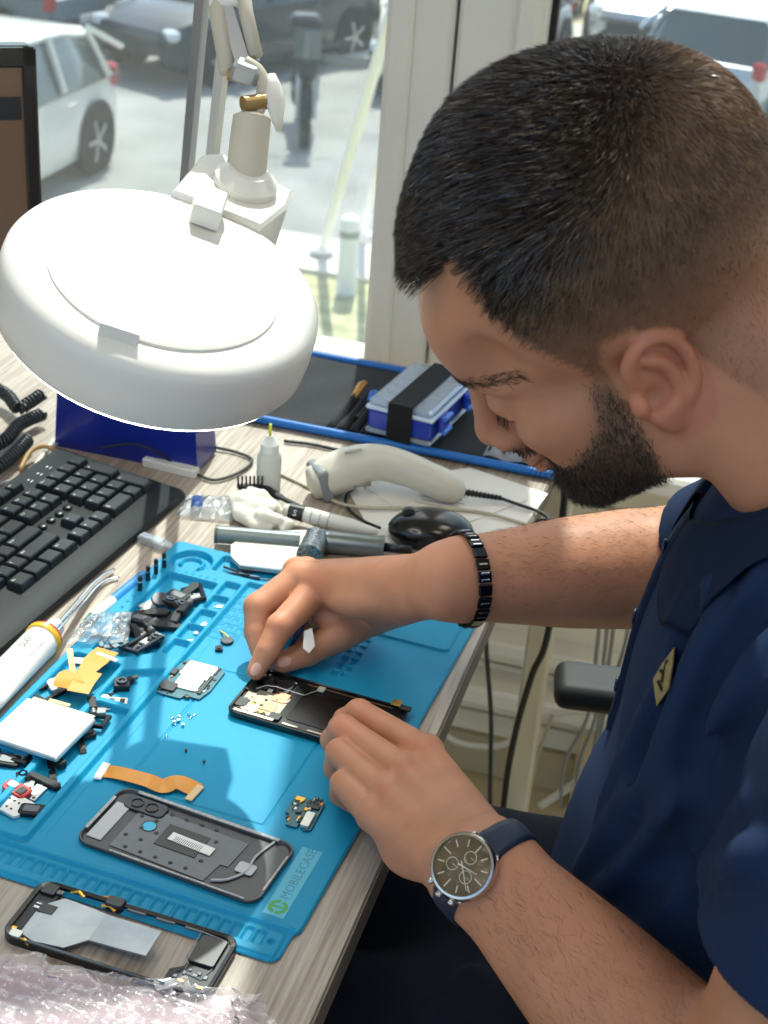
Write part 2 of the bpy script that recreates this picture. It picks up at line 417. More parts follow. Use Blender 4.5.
LLAT = np.cross(ray(470, 860), LWR-LEL); LLAT /= np.linalg.norm(LLAT)
def hand_left(S0):
    S = Sdf()
    A = lambda u, v, z: at(u, v, z)
    kc = [A(427, 749, .054), A(404, 768, .058), A(386, 790, .055), A(373, 812, .050)]      # knuckles: index .. little
    pip = [A(359, 713, .040), A(343, 729, .042), A(340, 753, .040), A(344, 784, .037)]
    dip = [A(345, 720, .028), A(333, 740, .027), A(336, 768, .024), A(341, 794, .021)]
    tip = [A(356, 735, .0205), A(343, 760, .0165), A(348, 785, .0135), A(352, 803, .0128)]
    rr = [(.0122, .0112, .0098, .0086), (.0126, .0116, .0102, .0088), (.0122, .0112, .0098, .0086), (.0112, .0104, .0090, .0078)]
    pc = (kc[1]+kc[2])/2*.5+LWR*.5-np.array([0, 0, .018]); d = (kc[1]+kc[2])/2-LWR
    M = frame(np.cross(d, kc[0]-kc[3]), d); S.ell(pc, (.056, .036, .017), M, .01)
    for i in range(4):
        c = LWR*.92+kc[i]*.08+LLAT*(.013-.0085*i)
        S.cone(c-np.array([0, 0, .004]), kc[i]-np.array([0, 0, .004]), .0165, rr[i][0]*1.02, .007)
    for i in range(4): S.ell(kc[i]-np.array([0, 0, .001]), (rr[i][0]*1.02,)*3, None, .006)
    for i in range(2): S.cone((kc[i]+kc[i+1])/2-np.array([0, 0, .008]), (kc[i]*.72+pip[i]*.28+kc[i+1]*.72+pip[i+1]*.28)/2-np.array([0, 0, .009]), .009, .007, .004)
    for i in range(4):
        S.cone(kc[i]-np.array([0, 0, .003]), pip[i], rr[i][0], rr[i][1], .0018)
        S.ell(pip[i], (rr[i][1]*1.03,)*3, None, .002)
        S.cone(pip[i], dip[i], rr[i][1]*.96, rr[i][2], .0015); S.cone(dip[i], tip[i], rr[i][2], rr[i][3], .0015)
    S.chain([LWR*.75+kc[0]*.25-np.array([0, 0, .012]), A(408, 752, .028), A(385, 748, .020), A(366, 738, .012)], [.019, .013, .0105, .008], .008, .004)
    S0.group(S, .016)
def hand_right(S0):
    S = Sdf()
    A = lambda u, v, z: at(u, v, z)
    kc = [A(320, 585, .066), A(299, 577, .066), A(297, 570, .052), A(306, 568, .040)]
    pip = [A(280, 627, .050), A(258, 607, .050), A(290, 618, .038), A(268, 600, .026)]
    dip = [A(268, 650, .035), A(256, 632, .034), A(302, 632, .024), A(274, 614, .013)]
    tip = [A(256, 671, .0192), A(262, 655, .020), A(316, 628, .018), A(288, 625, .0125)]
    rr = [(.0150, .0118, .0104, .0080), (.0145, .0122, .0106, .0088), (.0128, .0112, .0098, .0084), (.0114, .0100, .0088, .0076)]
    pc = (kc[0]+kc[2])/2*.5+RWR*.5-np.array([0, 0, .014]); d = (kc[1]+kc[2])/2-RWR
    M = frame(np.cross(d, kc[0]-kc[3]), d); S.ell(pc, (.052, .034, .022), M, .01)
    for i in range(4):
        c = RWR*.92+kc[i]*.08
        S.cone(c, kc[i]-np.array([0, 0, .004]), .0185, rr[i][0]*1.0, .008)
    for i in range(4): S.ell(kc[i]-np.array([0, 0, .001]), (rr[i][0]*1.0,)*3, None, .006)
    S.chain([RWR*.80+kc[0]*.20-np.array([.0, .004, .012]), A(376, 612, .042), A(342, 634, .030), A(308, 652, .018), A(283, 663, .0148)], [.021, .0190, .0142, .0120, .0096], .012, .004)
    S.cone(A(372, 604, .046), A(332, 600, .050), .019, .017, .012)      # web between thumb and index
    S.cone(A(352, 622, .036), A(322, 616, .040), .015, .010, .006)
    for i in range(4):
        S.cone(kc[i]-np.array([0, 0, .002]), pip[i], rr[i][0]*1.0, rr[i][1], .002)
        S.ell(pip[i], (rr[i][1]*1.04,)*3, None, .003)
        S.cone(pip[i], dip[i], rr[i][1]*.97, rr[i][2], .0015); S.cone(dip[i], tip[i], rr[i][2], rr[i][3], .0015)
    S0.group(S, .016)

B = Sdf()
# trunk, neck
B.cone(np.array([.285, .235, .235]), np.array([.275, .235, -.10]), .075, .080, .03)
B.cone(np.array([.30, .335, .265]), np.array([.30, .135, .265]), .060, .060, .04)
B.cone(NECK0, NECK1, .055, .062, .03)
B.cone(H(-48, 0, 0), NECK1+np.array([.02, 0, .01]), .050, .062, .03)
for sg in (1, -1): B.cone(H(-14, 58*sg, -42), NECK1+np.array([-.02, -.035*sg, -.02]), .012, .016, .025)
B.cone(NECK1+np.array([.01, 0, 0]), RSH*.9+NECK1*.1, .055, .05, .03); B.cone(NECK1+np.array([.01, 0, 0]), LSH*.9+NECK1*.1, .055, .05, .03)
# arms
def lerp(a, b, t): return a*(1-t)+b*t
B.limb([RSH, lerp(RSH, REL, .5), REL], [.054, .048, .041], (0, 1, 0), [1.05]*3, .03)
B.limb([REL, lerp(REL, RWR, .2), lerp(REL, RWR, .5), lerp(REL, RWR, .85), RWR], [.042, .0455, .040, .0275, .0245], (0, 1, .5), [1.0, 1.02, 1.05, 1.15, 1.2], .02)
B.limb([LSH, lerp(LSH, LEL, .5), LEL], [.056, .050, .043], (1, 0, 0), [1.05]*3, .03)
B.limb([LEL, lerp(LEL, LWR, .25), lerp(LEL, LWR, .55), lerp(LEL, LWR, .86), LWR], [.040, .042, .034, .0225, .0205], LLAT, [1.0, 1.05, 1.12, 1.22, 1.28], .02)
build_head(B)
for sg in (1, -1): build_ear(B, sg)
hand_left(B); hand_right(B)
# ------------------------------------------------------------------ skin, mesh of the body
def attr_mat(name, base, stub, stubd, rough=.5, sss=.12):
    m = mat(name, base, rough, noise=.10, nscale=28, bump=.12, bscale=900, sss=sss, spec=.4)
    nt = m.node_tree; b = nt.nodes['Principled BSDF']; src = b.inputs['Base Color'].links[0].from_socket
    for at_, col in (('flush', 'B9584A'), ('stubble', stub), ('scalp', stubd)):
        a = nt.nodes.new('ShaderNodeAttribute'); a.attribute_name = at_
        mx = nt.nodes.new('ShaderNodeMix'); mx.data_type = 'RGBA'; mx.inputs['B'].default_value = srgb(col)
        nt.links.new(a.outputs['Fac'], mx.inputs['Factor']); nt.links.new(src, mx.inputs['A']); src = mx.outputs['Result']
    nt.links.new(src, b.inputs['Base Color']); return m
SKIN = attr_mat('skin', 'BE8465', '6E5546', '3A2E27')
person_body_V, person_body_F = B.mesh(.0019)
BV = person_body_V
def sm(x, a, b): t = np.clip((x-a)/(b-a), 0, 1); return t*t*(3-2*t)
Q = (BV-HT)@HM*1000.0; qx, qy, qz = Q[:, 0], np.abs(Q[:, 1]), Q[:, 2]
def in_head(Q): return (np.abs(Q[:, 0]) < 130) & (np.abs(Q[:, 1]) < 100) & (Q[:, 2] > -130) & (Q[:, 2] < 170)
MeL = np.array(Matrix.Rotation(R_(26), 3, 'Z') @ Matrix.Rotation(R_(-8), 3, 'Y'))
def ear_box(Q):
    q = (np.stack([Q[:, 0], np.abs(Q[:, 1]), Q[:, 2]], 1)-np.array([4, 76, -9.0]))@MeL
    return (q[:, 1] > 1.5) & (((q[:, 0]+13)/23)**2+((q[:, 2]-2)/35)**2 < 1.25)
def scalp_mask(Q, soft=6.0):
    x, y, z = Q[:, 0], np.abs(Q[:, 1]), Q[:, 2]
    lim = np.interp(z, [-10, 0, 19, 52, 83, 100], [27, 28, 30, 43, 48, 43])
    limtop = np.interp(y, [20, 34, 50], [84, 72, 44]); lim = np.where(z > 88, lim+(limtop-lim)*np.clip((z-88)/14, 0, 1), lim)
    lim = lim+1.8*np.sin(z*.9+y*.4)
    f = sm(lim-x, 0, soft)
    low = np.interp(x, [-75, -52, -36, -22, -14, 5, 30], [-52, -46, -20, 4, 30, 30, -14]); low = np.where(x > 14, np.interp(x, [14, 17, 30], [20, -12, -14]), low)
    f = f*sm(z-low, 0, soft*1.6)
    f = np.where(ear_box(Q), 0, f)
    return np.where(in_head(Q), f, 0)
from_poly = np.array([(28, 2), (37, -22), (54, -33), (72, -46), (84, -41), (100, -38), (122, -40), (122, -125), (58, -114), (30, -84), (18, -52), (16, -10)], float)
def in_poly(x, z, P):
    c = np.zeros(len(x), bool); j = len(P)-1
    for i in range(len(P)):
        a, b = P[i], P[j]; k = ((a[1] > z) != (b[1] > z)) & (x < (b[0]-a[0])*(z-a[1])/(b[1]-a[1]+1e-9)+a[0]); c ^= k; j = i
    return c
def beard_mask(Q):
    x, y, z = Q[:, 0], np.abs(Q[:, 1]), Q[:, 2]; n = 0
    for dx, dz in ((0, 0), (3, 0), (-3, 0), (0, 3), (0, -3), (5, 5), (-5, -5), (2, -5), (-5, 2)): n = n+in_poly(x+dx, z+dz, from_poly)
    f = n/9.0
    f = np.where((y < 23) & (z > -67) & (z < -47) & (x > 84), f*.05, f)          # lips stay bare
    f = np.where((x > 78) & (z > -47) & (y < 4.5), f*.5, f)
    return np.where(in_head(Q) & (y < 79) & ~ear_box(Q), f, 0)
sc_, bd_ = scalp_mask(Q), beard_mask(Q)
def near(pts, r): 
    d = np.full(len(BV), 9.0)
    for p in pts: d = np.minimum(d, np.linalg.norm(BV-np.asarray(p), axis=1))
    return np.exp(-(d/r)**2)
kn = near([B_ for B_ in (at(427, 749, .066), at(404, 768, .070), at(386, 790, .066), at(320, 585, .08), at(359, 713, .052), at(343, 729, .054), at(280, 627, .06))], .011)
ear_ = np.where(in_head(Q) & ear_box(Q), 1, 0)
nose_ = np.where(in_head(Q), np.exp(-(((qx-108)/14)**2+(qy/16)**2+((qz+28)/14)**2)), 0)
lips_ = np.where(in_head(Q) & (qy < 24) & (qz > -66) & (qz < -49) & (qx > 86), .22, 0)
flush = np.clip(kn*.30+ear_*.26+nose_*.25+lips_, 0, .7)
PERSON = mesh_obj('person', person_body_V, person_body_F, SKIN, None, True, True, origin=(.30, .235, -DESK_Z))
tag(PERSON, 'bearded man in a navy polo shirt sitting bent over the open phone', 'person')
for nm, val in (('scalp', sc_*np.where(qz > 70, .96, .30+.0085*np.clip(qz, 0, 70))), ('stubble', np.clip(bd_*.85, 0, 1)), ('flush', flush)):
    a = PERSON.data.attributes.new(nm, 'FLOAT', 'POINT'); a.data.foreach_set('value', np.clip(val, 0, 1).astype(np.float32))

# ------------------------------------------------------------------ hair: strands of real geometry rooted on the head
rng = np.random.default_rng(5)
def vnorm(V, F):
    n = np.zeros_like(V); a = V[F[:, 0]]; fn = np.cross(V[F[:, 2]]-a, V[F[:, 3]]-V[F[:, 1]])
    for k in range(4): np.add.at(n, F[:, k], fn)
    return n/(np.linalg.norm(n, axis=1)[:, None]+1e-12)
BN = vnorm(BV, person_body_F)
def roots(mask_v, n):
    F = person_body_F; fm = mask_v[F].mean(1); idx = np.nonzero(fm > .02)[0]
    w = fm[idx]; w = w/w.sum(); pk = rng.choice(idx, n, p=w); t = rng.random((n, 2)); f = F[pk]
    w4 = np.stack([(1-t[:, 0])*(1-t[:, 1]), t[:, 0]*(1-t[:, 1]), t[:, 0]*t[:, 1], (1-t[:, 0])*t[:, 1]], 1)
    P = (BV[f]*w4[..., None]).sum(1); N = (BN[f]*w4[..., None]).sum(1); N /= np.linalg.norm(N, axis=1)[:, None]
    return P, N
def strands(name, P, N, D, L, width, bend, m, parent, segs=3, lift=.35, clump=None, label=None):
    """P roots, N normals, D comb directions (unit), L lengths (m)"""
    n = len(P); D = D-N*(D*N).sum(1)[:, None]; D /= np.linalg.norm(D, axis=1)[:, None]+1e-9
    lf = lift if not np.isscalar(lift) else np.full(n, lift)
    g = D*np.sqrt(1-lf**2)[:, None]+N*lf[:, None]
    pts = [P-N*.0006]
    cur = P-N*.0006; d = g
    for s in range(segs):
        cur = cur+d*(L/segs)[:, None]; pts.append(cur); d = d+D*bend*.5-N*bend*lf[:, None]*.6+rng.normal(0, .07, (n, 3)); d /= np.linalg.norm(d, axis=1)[:, None]
    pts = np.stack(pts, 1)                                   # n, segs+1, 3
    if clump is not None:
        cell, amt = clump
        kx = np.floor(P/cell).astype(int); key = kx[:, 0]*73856093 ^ kx[:, 1]*19349663 ^ kx[:, 2]*83492791
        _, inv = np.unique(key, return_inverse=True); cnt = np.bincount(inv)[:, None]
        for s in range(1, segs+1):
            c = np.stack([np.bincount(inv, pts[:, s, a]) for a in range(3)], 1)/cnt; w = (amt*(s/segs))[:, None] if not np.isscalar(amt) else amt*s/segs
            pts[:, s] = pts[:, s]*(1-w)+c[inv]*w
    side = np.cross(g, rng.normal(0, 1, (n, 3))); side /= np.linalg.norm(side, axis=1)[:, None]
    w = width*np.array([1, .9, .65, .15, .1][:segs+1]) if segs == 3 else width*np.linspace(1, .15, segs+1)
    V = np.stack([pts+side[:, None]*w[None, :, None]/2, pts-side[:, None]*w[None, :, None]/2], 2).reshape(-1, 3)
    k = segs+1; base = (np.arange(n)*k*2)[:, None]; q = np.concatenate([base+np.array([[2*i, 2*i+1, 2*i+3, 2*i+2]]) for i in range(segs)], 0)
    o = mesh_obj(name, V, q, m, parent, True, True); o['kind'] = 'stuff'
    if label: o['label'] = label
    return o
HAIR = mat('hair', '33261E', .24, noise=.35, nscale=60, spec=.9)
HAIRS = mat('hair_sides', '7E614A', .5, noise=.30, nscale=80, spec=.4)
BEARD = mat('beard_hair', '45352A', .55, noise=.30, nscale=80, spec=.4)
HMi = HM
def hd(v): return v@HM.T
P, N = roots(sc_*np.clip(.16+.84*sm(qz, 10, 95), 0, 1), 82000)
Qr = (P-HT)@HM*1000
x, y, z = Qr[:, 0], Qr[:, 1], Qr[:, 2]
noise_ = 0
crown = np.array([-62, 8, 118.])
away = Qr-crown; away /= np.linalg.norm(away, axis=1)[:, None]
fw = np.tile(np.array([1.0, 0, .25]), (len(x), 1)); topw = (sm(z, 92, 122)*sm(x, -70, -20))[:, None]
D = away*(1-topw)+fw*topw+rng.normal(0, .22, (len(x), 3))
tl = sm(z, 40, 128); L = .0038+.0145*tl*sm(x, -95, 10)+.004*tl+.012*sm(x, 30, 80)*sm(z, 85, 108)
L *= rng.uniform(.7, 1.15, len(x)); L = np.where(z < 45, np.minimum(L, .0048), L)
front = sm(x, 45, 80)
lift = np.clip(.45+.25*tl+.1*front, 0, .9)
topm = (z > 72)
W = z+rng.normal(0, 12, len(z)) > 90-.5*x
strands('hair', P[W], N[W], hd(D[W]), L[W], .00042, .35, HAIR, PERSON, 3, lift[W], (.0065, np.clip(.25+.6*sm(x[W], -30, 40), 0, .8)), 'short dark brown hair, wet and spiky over the forehead')
strands('cropped_hair', P[~W], N[~W], hd(D[~W]), L[~W]*1.1, .00034, .2, HAIRS, PERSON, 3, np.full((~W).sum(), .38), None, 'closely cropped brown hair on the sides')
P, N = roots(bd_**1.3, 15000); Qr = (P-HT)@HM*1000
D = np.tile(np.array([.25, 0, -1.0]), (len(P), 1))+rng.normal(0, .35, (len(P), 3)); L = .004+.0065*sm(-Qr[:, 2], 15, 75); L = np.where((Qr[:, 0] > 82) & (Qr[:, 2] > -50), .005, L)*rng.uniform(.6, 1.15, len(P))
strands('beard', P, N, hd(D), L, .00042, .3, BEARD, PERSON, 3, np.full(len(P), .55), None, 'short trimmed dark beard')
for sg, nm in ((1, 'eyebrow'), (-1, 'eyebrow')):
    arc = []
    for y_, z_ in ((9, 25), (20, 29), (32, 32), (42, 32), (51, 27)):
        x_ = 130.0
        while float(B.ev(H(x_, y_*sg, z_)[None].astype(np.float32))[0]) > .0005 and x_ > 30: x_ -= .5
        arc.append((x_, y_*sg, z_))
    arc = np.array(arc, float)
    dm = np.full(len(BV), 99.0)
    for a, b in zip(arc[:-1], arc[1:]):
        ab = b-a; t = np.clip(((Q-a)@ab)/(ab@ab), 0, 1); dm = np.minimum(dm, np.linalg.norm(Q-a-t[:, None]*ab, axis=1))
    P, N = roots(np.where(in_head(Q), sm(-dm, -5, -1.5), 0), 620)
    D = np.tile(np.array([-.8, .9*sg, .15]), (len(P), 1))+rng.normal(0, .25, (len(P), 3))
    strands(nm, P, N, hd(D), np.full(len(P), .0075), .00030, .3, BEARD, PERSON, 3, np.full(len(P), .3))
P = np.array([H(*p) for p in spline([(93, 22, 0), (92, 32, -1), (86, 44, 1)], 14)]); P = np.repeat(P, 2, 0)+rng.normal(0, .0004, (len(P)*2, 3))
strands('eyelashes', P, np.tile(hd(np.array([[.9, .2, -.2]])), (len(P), 1)), hd(np.tile(np.array([[.3, .1, -1.0]]), (len(P), 1))), np.full(len(P), .009), .0004, .2, BEARD, PERSON, 3, np.full(len(P), .7))

AH = np.zeros(len(BV))
for a, b in ((lerp(LEL, LWR, .05), lerp(LEL, LWR, .86)), (lerp(REL, RWR, .05), lerp(REL, RWR, .84))):
    ab_ = b-a; tt = np.clip(((BV-a)@ab_)/(ab_@ab_), 0, 1); dd = np.linalg.norm(BV-a-tt[:, None]*ab_, axis=1); AH = np.maximum(AH, (dd < .056)*(tt > .02)*(tt < .98)*np.clip(.4+BN[:, 2], 0, 1))
P, N = roots(AH, 3600); la = np.linalg.norm(P-LWR, axis=1) < np.linalg.norm(P-RWR, axis=1)
D = np.where(la[:, None], (LWR-LEL)[None], (RWR-REL)[None]); D = D/np.linalg.norm(D, axis=1)[:, None]+rng.normal(0, .35, (len(P), 3))
strands('arm_hair', P, N, D, rng.uniform(.005, .011, len(P)), .00016, .2, mat('arm_hair', '4E3526', .5), PERSON, 3, np.full(len(P), .28))

# finger nails
def grad(S, p, e=.002):
    p = np.asarray(p); E = np.concatenate([np.eye(3)*e, -np.eye(3)*e])+p; d = S.ev(E.astype(np.float32)); g = d[:3]-d[3:]; return g/np.linalg.norm(g)
NAIL = mat('nail', 'D9A793', .3, coat=.3)
for (u, v), ax, rl, rw in (((284.5, 661.5), at(283, 663, .012)-at(306, 653, .018), .0062, .0046), ((255.5, 669), at(256, 671, .012)-at(268, 650, .031), .0060, .0042)):
    h = B.hit(u, v)
    n = grad(B, h); M = frame(n, ax); mb = MB(); V = []
    for i in range(7):
        for j in range(7):
            a, b = (i-3)/3, (j-3)/3; s_ = max(abs(a), abs(b)); rr_ = math.hypot(a, b)+1e-9; a, b = a*s_/rr_, b*s_/rr_
            V.append(M@np.array([a*rl, b*rw, .0009-.0022*b*b-.0006*a*a])+h)
    mb.add(V, [[i*7+j, (i+1)*7+j, (i+1)*7+j+1, i*7+j+1] for i in range(6) for j in range(6)])
    mb.add([v-n*.0012 for v in V], [[i*7+j+1, (i+1)*7+j+1, (i+1)*7+j, i*7+j] for i in range(6) for j in range(6)])
    mb.build('fingernail', NAIL, PERSON, True, True)

# ------------------------------------------------------------------ polo shirt
T = Sdf()
prof = [(.283, .302), (.272, .262), (.266, .215), (.263, .159), (.256, .100), (.246, .055), (.245, -.02), (.262, -.10), (.30, -.16)]
T.limb([np.array([a, .235, b]) for a, b in prof], [.096, .108, .110, .110, .112, .116, .124, .122, .120], (0, 1, 0), [1.35, 1.5, 1.55, 1.5, 1.45, 1.45, 1.45, 1.45, 1.4], .03)
T.cone(RSH+np.array([-.012, -.03, 0]), LSH+np.array([-.012, .03, 0]), .068, .068, .04)
T.cone(NECK1+np.array([.015, .05, -.02]), RSH, .06, .064, .03); T.cone(NECK1+np.array([.015, -.05, -.02]), LSH, .06, .064, .03)
RHM = lerp(RSH, REL, .80); LHM = lerp(LSH, LEL, .47)
T.cone(RSH, RHM, .068, .060, .02); T.cone(LSH+np.array([0, .01, .0]), LHM, .076, .070, .02)
# open sleeve ends
for a, b, r in ((RSH, RHM, .055), (LSH, LHM, .063)):
    d = (b-a)/np.linalg.norm(b-a)
    M = frame(d); T.box(b+d*.06, (.09, .09, .05), M, .001, .001, True)
    T.cone(b-d*.02, b+d*.06, r, r, .002, True)
SH0 = T.p[:]
def fold(pts, r, off=0.0, k=.012, sub=False):
    hs = []
    for u, v in pts:
        base = Sdf(); base.p = SH0; h = base.hit(u, v)
        if h is not None and h[1] > -.3: hs.append(h-grad(base, h)*off)
    if len(hs) > 1:
        P = spline(hs, 4); n = len(P); R = [r*(.35+.65*math.sin(PI*i/(n-1))) for i in range(n)]
        for i in range(n-1): T.cone(P[i], P[i+1], R[i], R[i+1], k, sub)
folds = [([(735, 590), (700, 660), (672, 740), (655, 830)], .009), ([(768, 560), (740, 640), (715, 730), (700, 800)], .010),
         ([(768, 640), (735, 700), (705, 780), (640, 860), (590, 900)], .010), ([(720, 575), (690, 620), (668, 668)], .007),
         ([(690, 700), (650, 770), (612, 830), (575, 880)], .009), ([(660, 690), (630, 760), (600, 815)], .007),
         ([(768, 850), (735, 862), (708, 872)], .007), ([(745, 800), (720, 870), (710, 930)], .008)]
for p, r in folds: fold(p, r, .002)
for p, r in [([(768, 600), (728, 668), (700, 745), (690, 800)], .008), ([(700, 600), (668, 690), (640, 780)], .007), ([(768, 690), (730, 765), (690, 830)], .008), ([(700, 820), (660, 870), (610, 920)], .008)]: fold(p, r, -.003, .014, True)
NAVY = mat('navy_cotton', '1A2C4C', .85, noise=.12, nscale=900, bump=.25, bscale=1400, spec=.25)
NAVY2 = mat('navy_knit', '16233C', .85, noise=.12, nscale=700, bump=.3, bscale=1200, spec=.2)
V_, F_ = T.mesh(.0028)
SHIRT = mesh_obj('polo_shirt', V_, F_, NAVY, PERSON, True, True); SHIRT['label'] = 'navy blue short sleeved polo shirt with an open collar'
# collar: stand ring round the neck, leaves folded over and resting on the shoulders
def collar():
    C = np.array([.262, .235, .338]); N_ = np.array([-.39, 0, .92]); N_ /= np.linalg.norm(N_); ex = np.array([-.92, 0, -.39]); ex /= np.linalg.norm(ex); ey = np.array([0, 1., 0]); rows = []
    def clearp(p, d):
        p = p.copy()
        for _ in range(60):
            if float(T.ev(p[None].astype(np.float32))[0]) > d: break
            p = p+N_*.0015
        return p
    for i in range(61):
        a = R_(15+330*i/60); da = min(a, 2*PI-a); f = math.exp(-((da-R_(50))/R_(20))**2)             # a = 0 at the throat
        e = ex*math.cos(a)*.092+ey*math.sin(a)*.074; u = e/np.linalg.norm(e)
        ln = .032+.026*f*(1 if da > R_(10) else 0)-.010*max(0, 1-da/R_(28)); st = C+e
        fold_ = clearp(st+N_*.020, .004); 
        p1 = clearp(st+u*ln*.45+N_*.004, .004); p2 = clearp(st+u*ln-N_*(.018+.018*f), .004)
        rows.append([st-N_*.012-u*.004, fold_-u*.003, fold_+N_*.002+u*.002, p1+N_*.002, p2])
    mb = MB(); mb.sheet(rows); return mb
o = collar().build('collar', NAVY2, SHIRT, True, True)
md = o.modifiers.new('t', 'SOLIDIFY'); md.thickness = .002; md = o.modifiers.new('s', 'SUBSURF'); md.levels = md.render_levels = 1
# placket down the chest with two buttons
S_ = Sdf(); S_.p = T.p
def front_pt(y, z):
    p = np.array([-.05, y, z]); 
    for _ in range(80):
        e = float(S_.ev(p[None].astype(np.float32))[0])
        if e < .0004: break
        p[0] += max(e*.8, .0004)
    return p
rows = []
for i in range(12):
    z_ = .318-.015*i; rows.append([front_pt(.235+dy, z_)+np.array([-o_, 0, 0]) for dy, o_ in ((-.017, -.001), (-.0165, .003), (0, .0035), (.0165, .003), (.017, -.001))])
mb = MB(); mb.sheet(rows); PL = mb.build('placket', NAVY2, SHIRT, True, True)
for z_ in (.29, .235, .18):
    p = front_pt(.235, z_); mb = MB(); mb.lathe([(.0001, .002), (.0052, .002), (.0056, .0034), (.004, .0042), (.0001, .0038)], p+np.array([-.001, 0, 0]), (-1, 0, 0), 14)
    mb.build('button', mat('button', '12203A', .3), PL, True, True)
# woven badge on the chest
h = S_.hit(666, 676); n = grad(S_, h); M = frame(n, (0, 0, 1))
mb = MB(); cs = [S_.hit(u, v) for u, v in ((674, 647), (675, 668), (671, 690), (657, 705), (656, 680), (664, 663))]
cs = [c+grad(S_, c)*.0022 for c in cs if c is not None]
mb.add(cs+[c-n*.0025 for c in cs], [list(range(len(cs)))]+[[i, i+len(cs), (i+1) % len(cs)+len(cs), (i+1) % len(cs)] for i in range(len(cs))])
BG = mb.build('badge', mat('badge_gold', '9C8A55', .6), SHIRT, True); BG['label'] = 'gold woven badge with a dark figure'
mb = MB(); c0 = sum(cs)/len(cs)+n*.0006; up = cs[0]-cs[3]; up /= np.linalg.norm(up); sd = np.cross(n, up)
for (a, b), (c, d) in (((-.004, 0), (.010, .0005)), ((-.002, -.004), (.003, .003)), ((-.009, -.002), (-.004, .0025)), ((.004, .0), (.006, -.004))):
    mb.tube([c0+up*a+sd*b, c0+up*c+sd*d], .0011, 5)
mb.build('emblem', mat('emblem_dark', '2A2618', .7), BG, True)

# ------------------------------------------------------------------ trousers
J = Sdf()
J.cone((.33, .33, -.17), (.30, .14, -.17), .125, .125, .05)
for yy, yk, sg in ((.335, .345, 1), (.135, .145, -1)):
    J.limb([np.array([.33, yy, -.165]), np.array([.10, (yy+yk)/2, -.150]), np.array([-.12, yk, -.150])], [.100, .086, .068], (0, 1, 0), [1.0, 1.15, 1.15], .05)
    J.limb([np.array([-.12, yk, -.150]), np.array([-.12, yk, -.40]), np.array([-.09, yk, -.66])], [.066, .058, .048], (0, 1, 0), [1, 1, 1.05], .03)
J.ell((.20, .235, -.12), (.16, .17, .07), None, .05)
for i in range(7):
    r_ = np.random.RandomState(i); x0 = .02+.03*i; J.cone((x0, .02+.02*i, -.075), (x0+.06, .18, -.06), .007, .007, .015)
V_, F_ = J.mesh(.005)
o = mesh_obj('trousers', V_, F_, mat('trouser_cloth', '0F1522', .85, noise=.15, nscale=300, bump=.2, bscale=900, spec=.25), PERSON, True, True); o['label'] = 'dark navy trousers'
for yk in (.345, .145):
    mb = MB(); pr = []
    S2 = Sdf(); S2.cone((-.09, yk, -.665), (-.085, yk, -.69), .045, .042, .02); S2.ell((-.145, yk, -.695), (.12, .046, .038), None, .02); S2.box((-.13, yk, -.76), (.3, .2, .03), None, .001, .002, True)
    v, f = S2.mesh(.005); mesh_obj('shoe', v, f, mat('shoe_leather', '17130F', .4), PERSON, True, True)

# ------------------------------------------------------------------ wrist watch, bracelet
def ring_pts(c, axis, n=48, off=0.0):
    M = frame(axis, (0, 0, 1)); out = []
    for i in range(n):
        a = 2*PI*i/n; e = M[:, 0]*math.cos(a)+M[:, 1]*math.sin(a); t = 0.0
        while float(B.ev((c+e*t)[None].astype(np.float32))[0]) < 0 and t < .09: t += .001
        out.append((c+e*(t+off), e))
    return out
ax = (LEL-LWR)/np.linalg.norm(LEL-LWR); wc = LWR+ax*.008
rp_ = ring_pts(wc, ax)
R0 = np.array([p for p, e in rp_]); R0 = (R0+np.roll(R0, 1, 0)+np.roll(R0, -1, 0)+np.roll(R0, 2, 0)+np.roll(R0, -2, 0))/5; E0_ = np.array([e for p, e in rp_])
px = np.array([pix(p) for p in R0]); vis = (E0_@ray(470, 872)) < 0
tgt = np.array([472.0, 872.0]); i0 = int(np.argmin(np.where(vis, ((px-tgt)**2).sum(1), 1e9)))
wn = -ray(470, 870)*.75+E0_[i0]*.5; wn -= ax*(wn@ax)*.7; wn /= np.linalg.norm(wn)
Wt = thing('wristwatch', 'steel wristwatch with a dark dial coloured by a golden reflection and dark blue leather strap on the left wrist', 'watch', tuple(R0[i0]))
STEEL = mat('steel', 'C9C6C0', .22, 1.0); DIAL = mat('dial_gold_reflection', '6B5530', .45, 0, noise=.25, nscale=120)  # golden reflection on the black dial is put into its base colour
wp = R0[i0]+wn*.0015; Mw = frame(wn, ax)
mb = MB(); mb.lathe([(.0175, 0), (.0200, .001), (.0208, .004), (.0208, .0065), (.0196, .0088), (.0182, .0092), (.0182, .0062)], wp, wn, 48); mb.build('watch_case', STEEL, Wt, True, 'auto')
mb = MB(); mb.lathe([(.0182, .0060), (.0182, .0072), (.0001, .0072)], wp, wn, 48); DL = mb.build('dial', DIAL, Wt, True)
lum = mat('marker', 'E8DDB8', .3, .6)
for k in range(12):
    a = 2*PI*k/12; r0, r1 = (.0118, .0162) if k % 3 else (.0105, .0165)
    mb = MB(); M2 = Mw@np.array([[math.cos(a), -math.sin(a), 0], [math.sin(a), math.cos(a), 0], [0, 0, 1]])
    mb.box(wp+M2@np.array([(r0+r1)/2, 0, .0075]), (r1-r0, .0007, .0005), M=M2); mb.build('hour_marker', lum, DL, True)
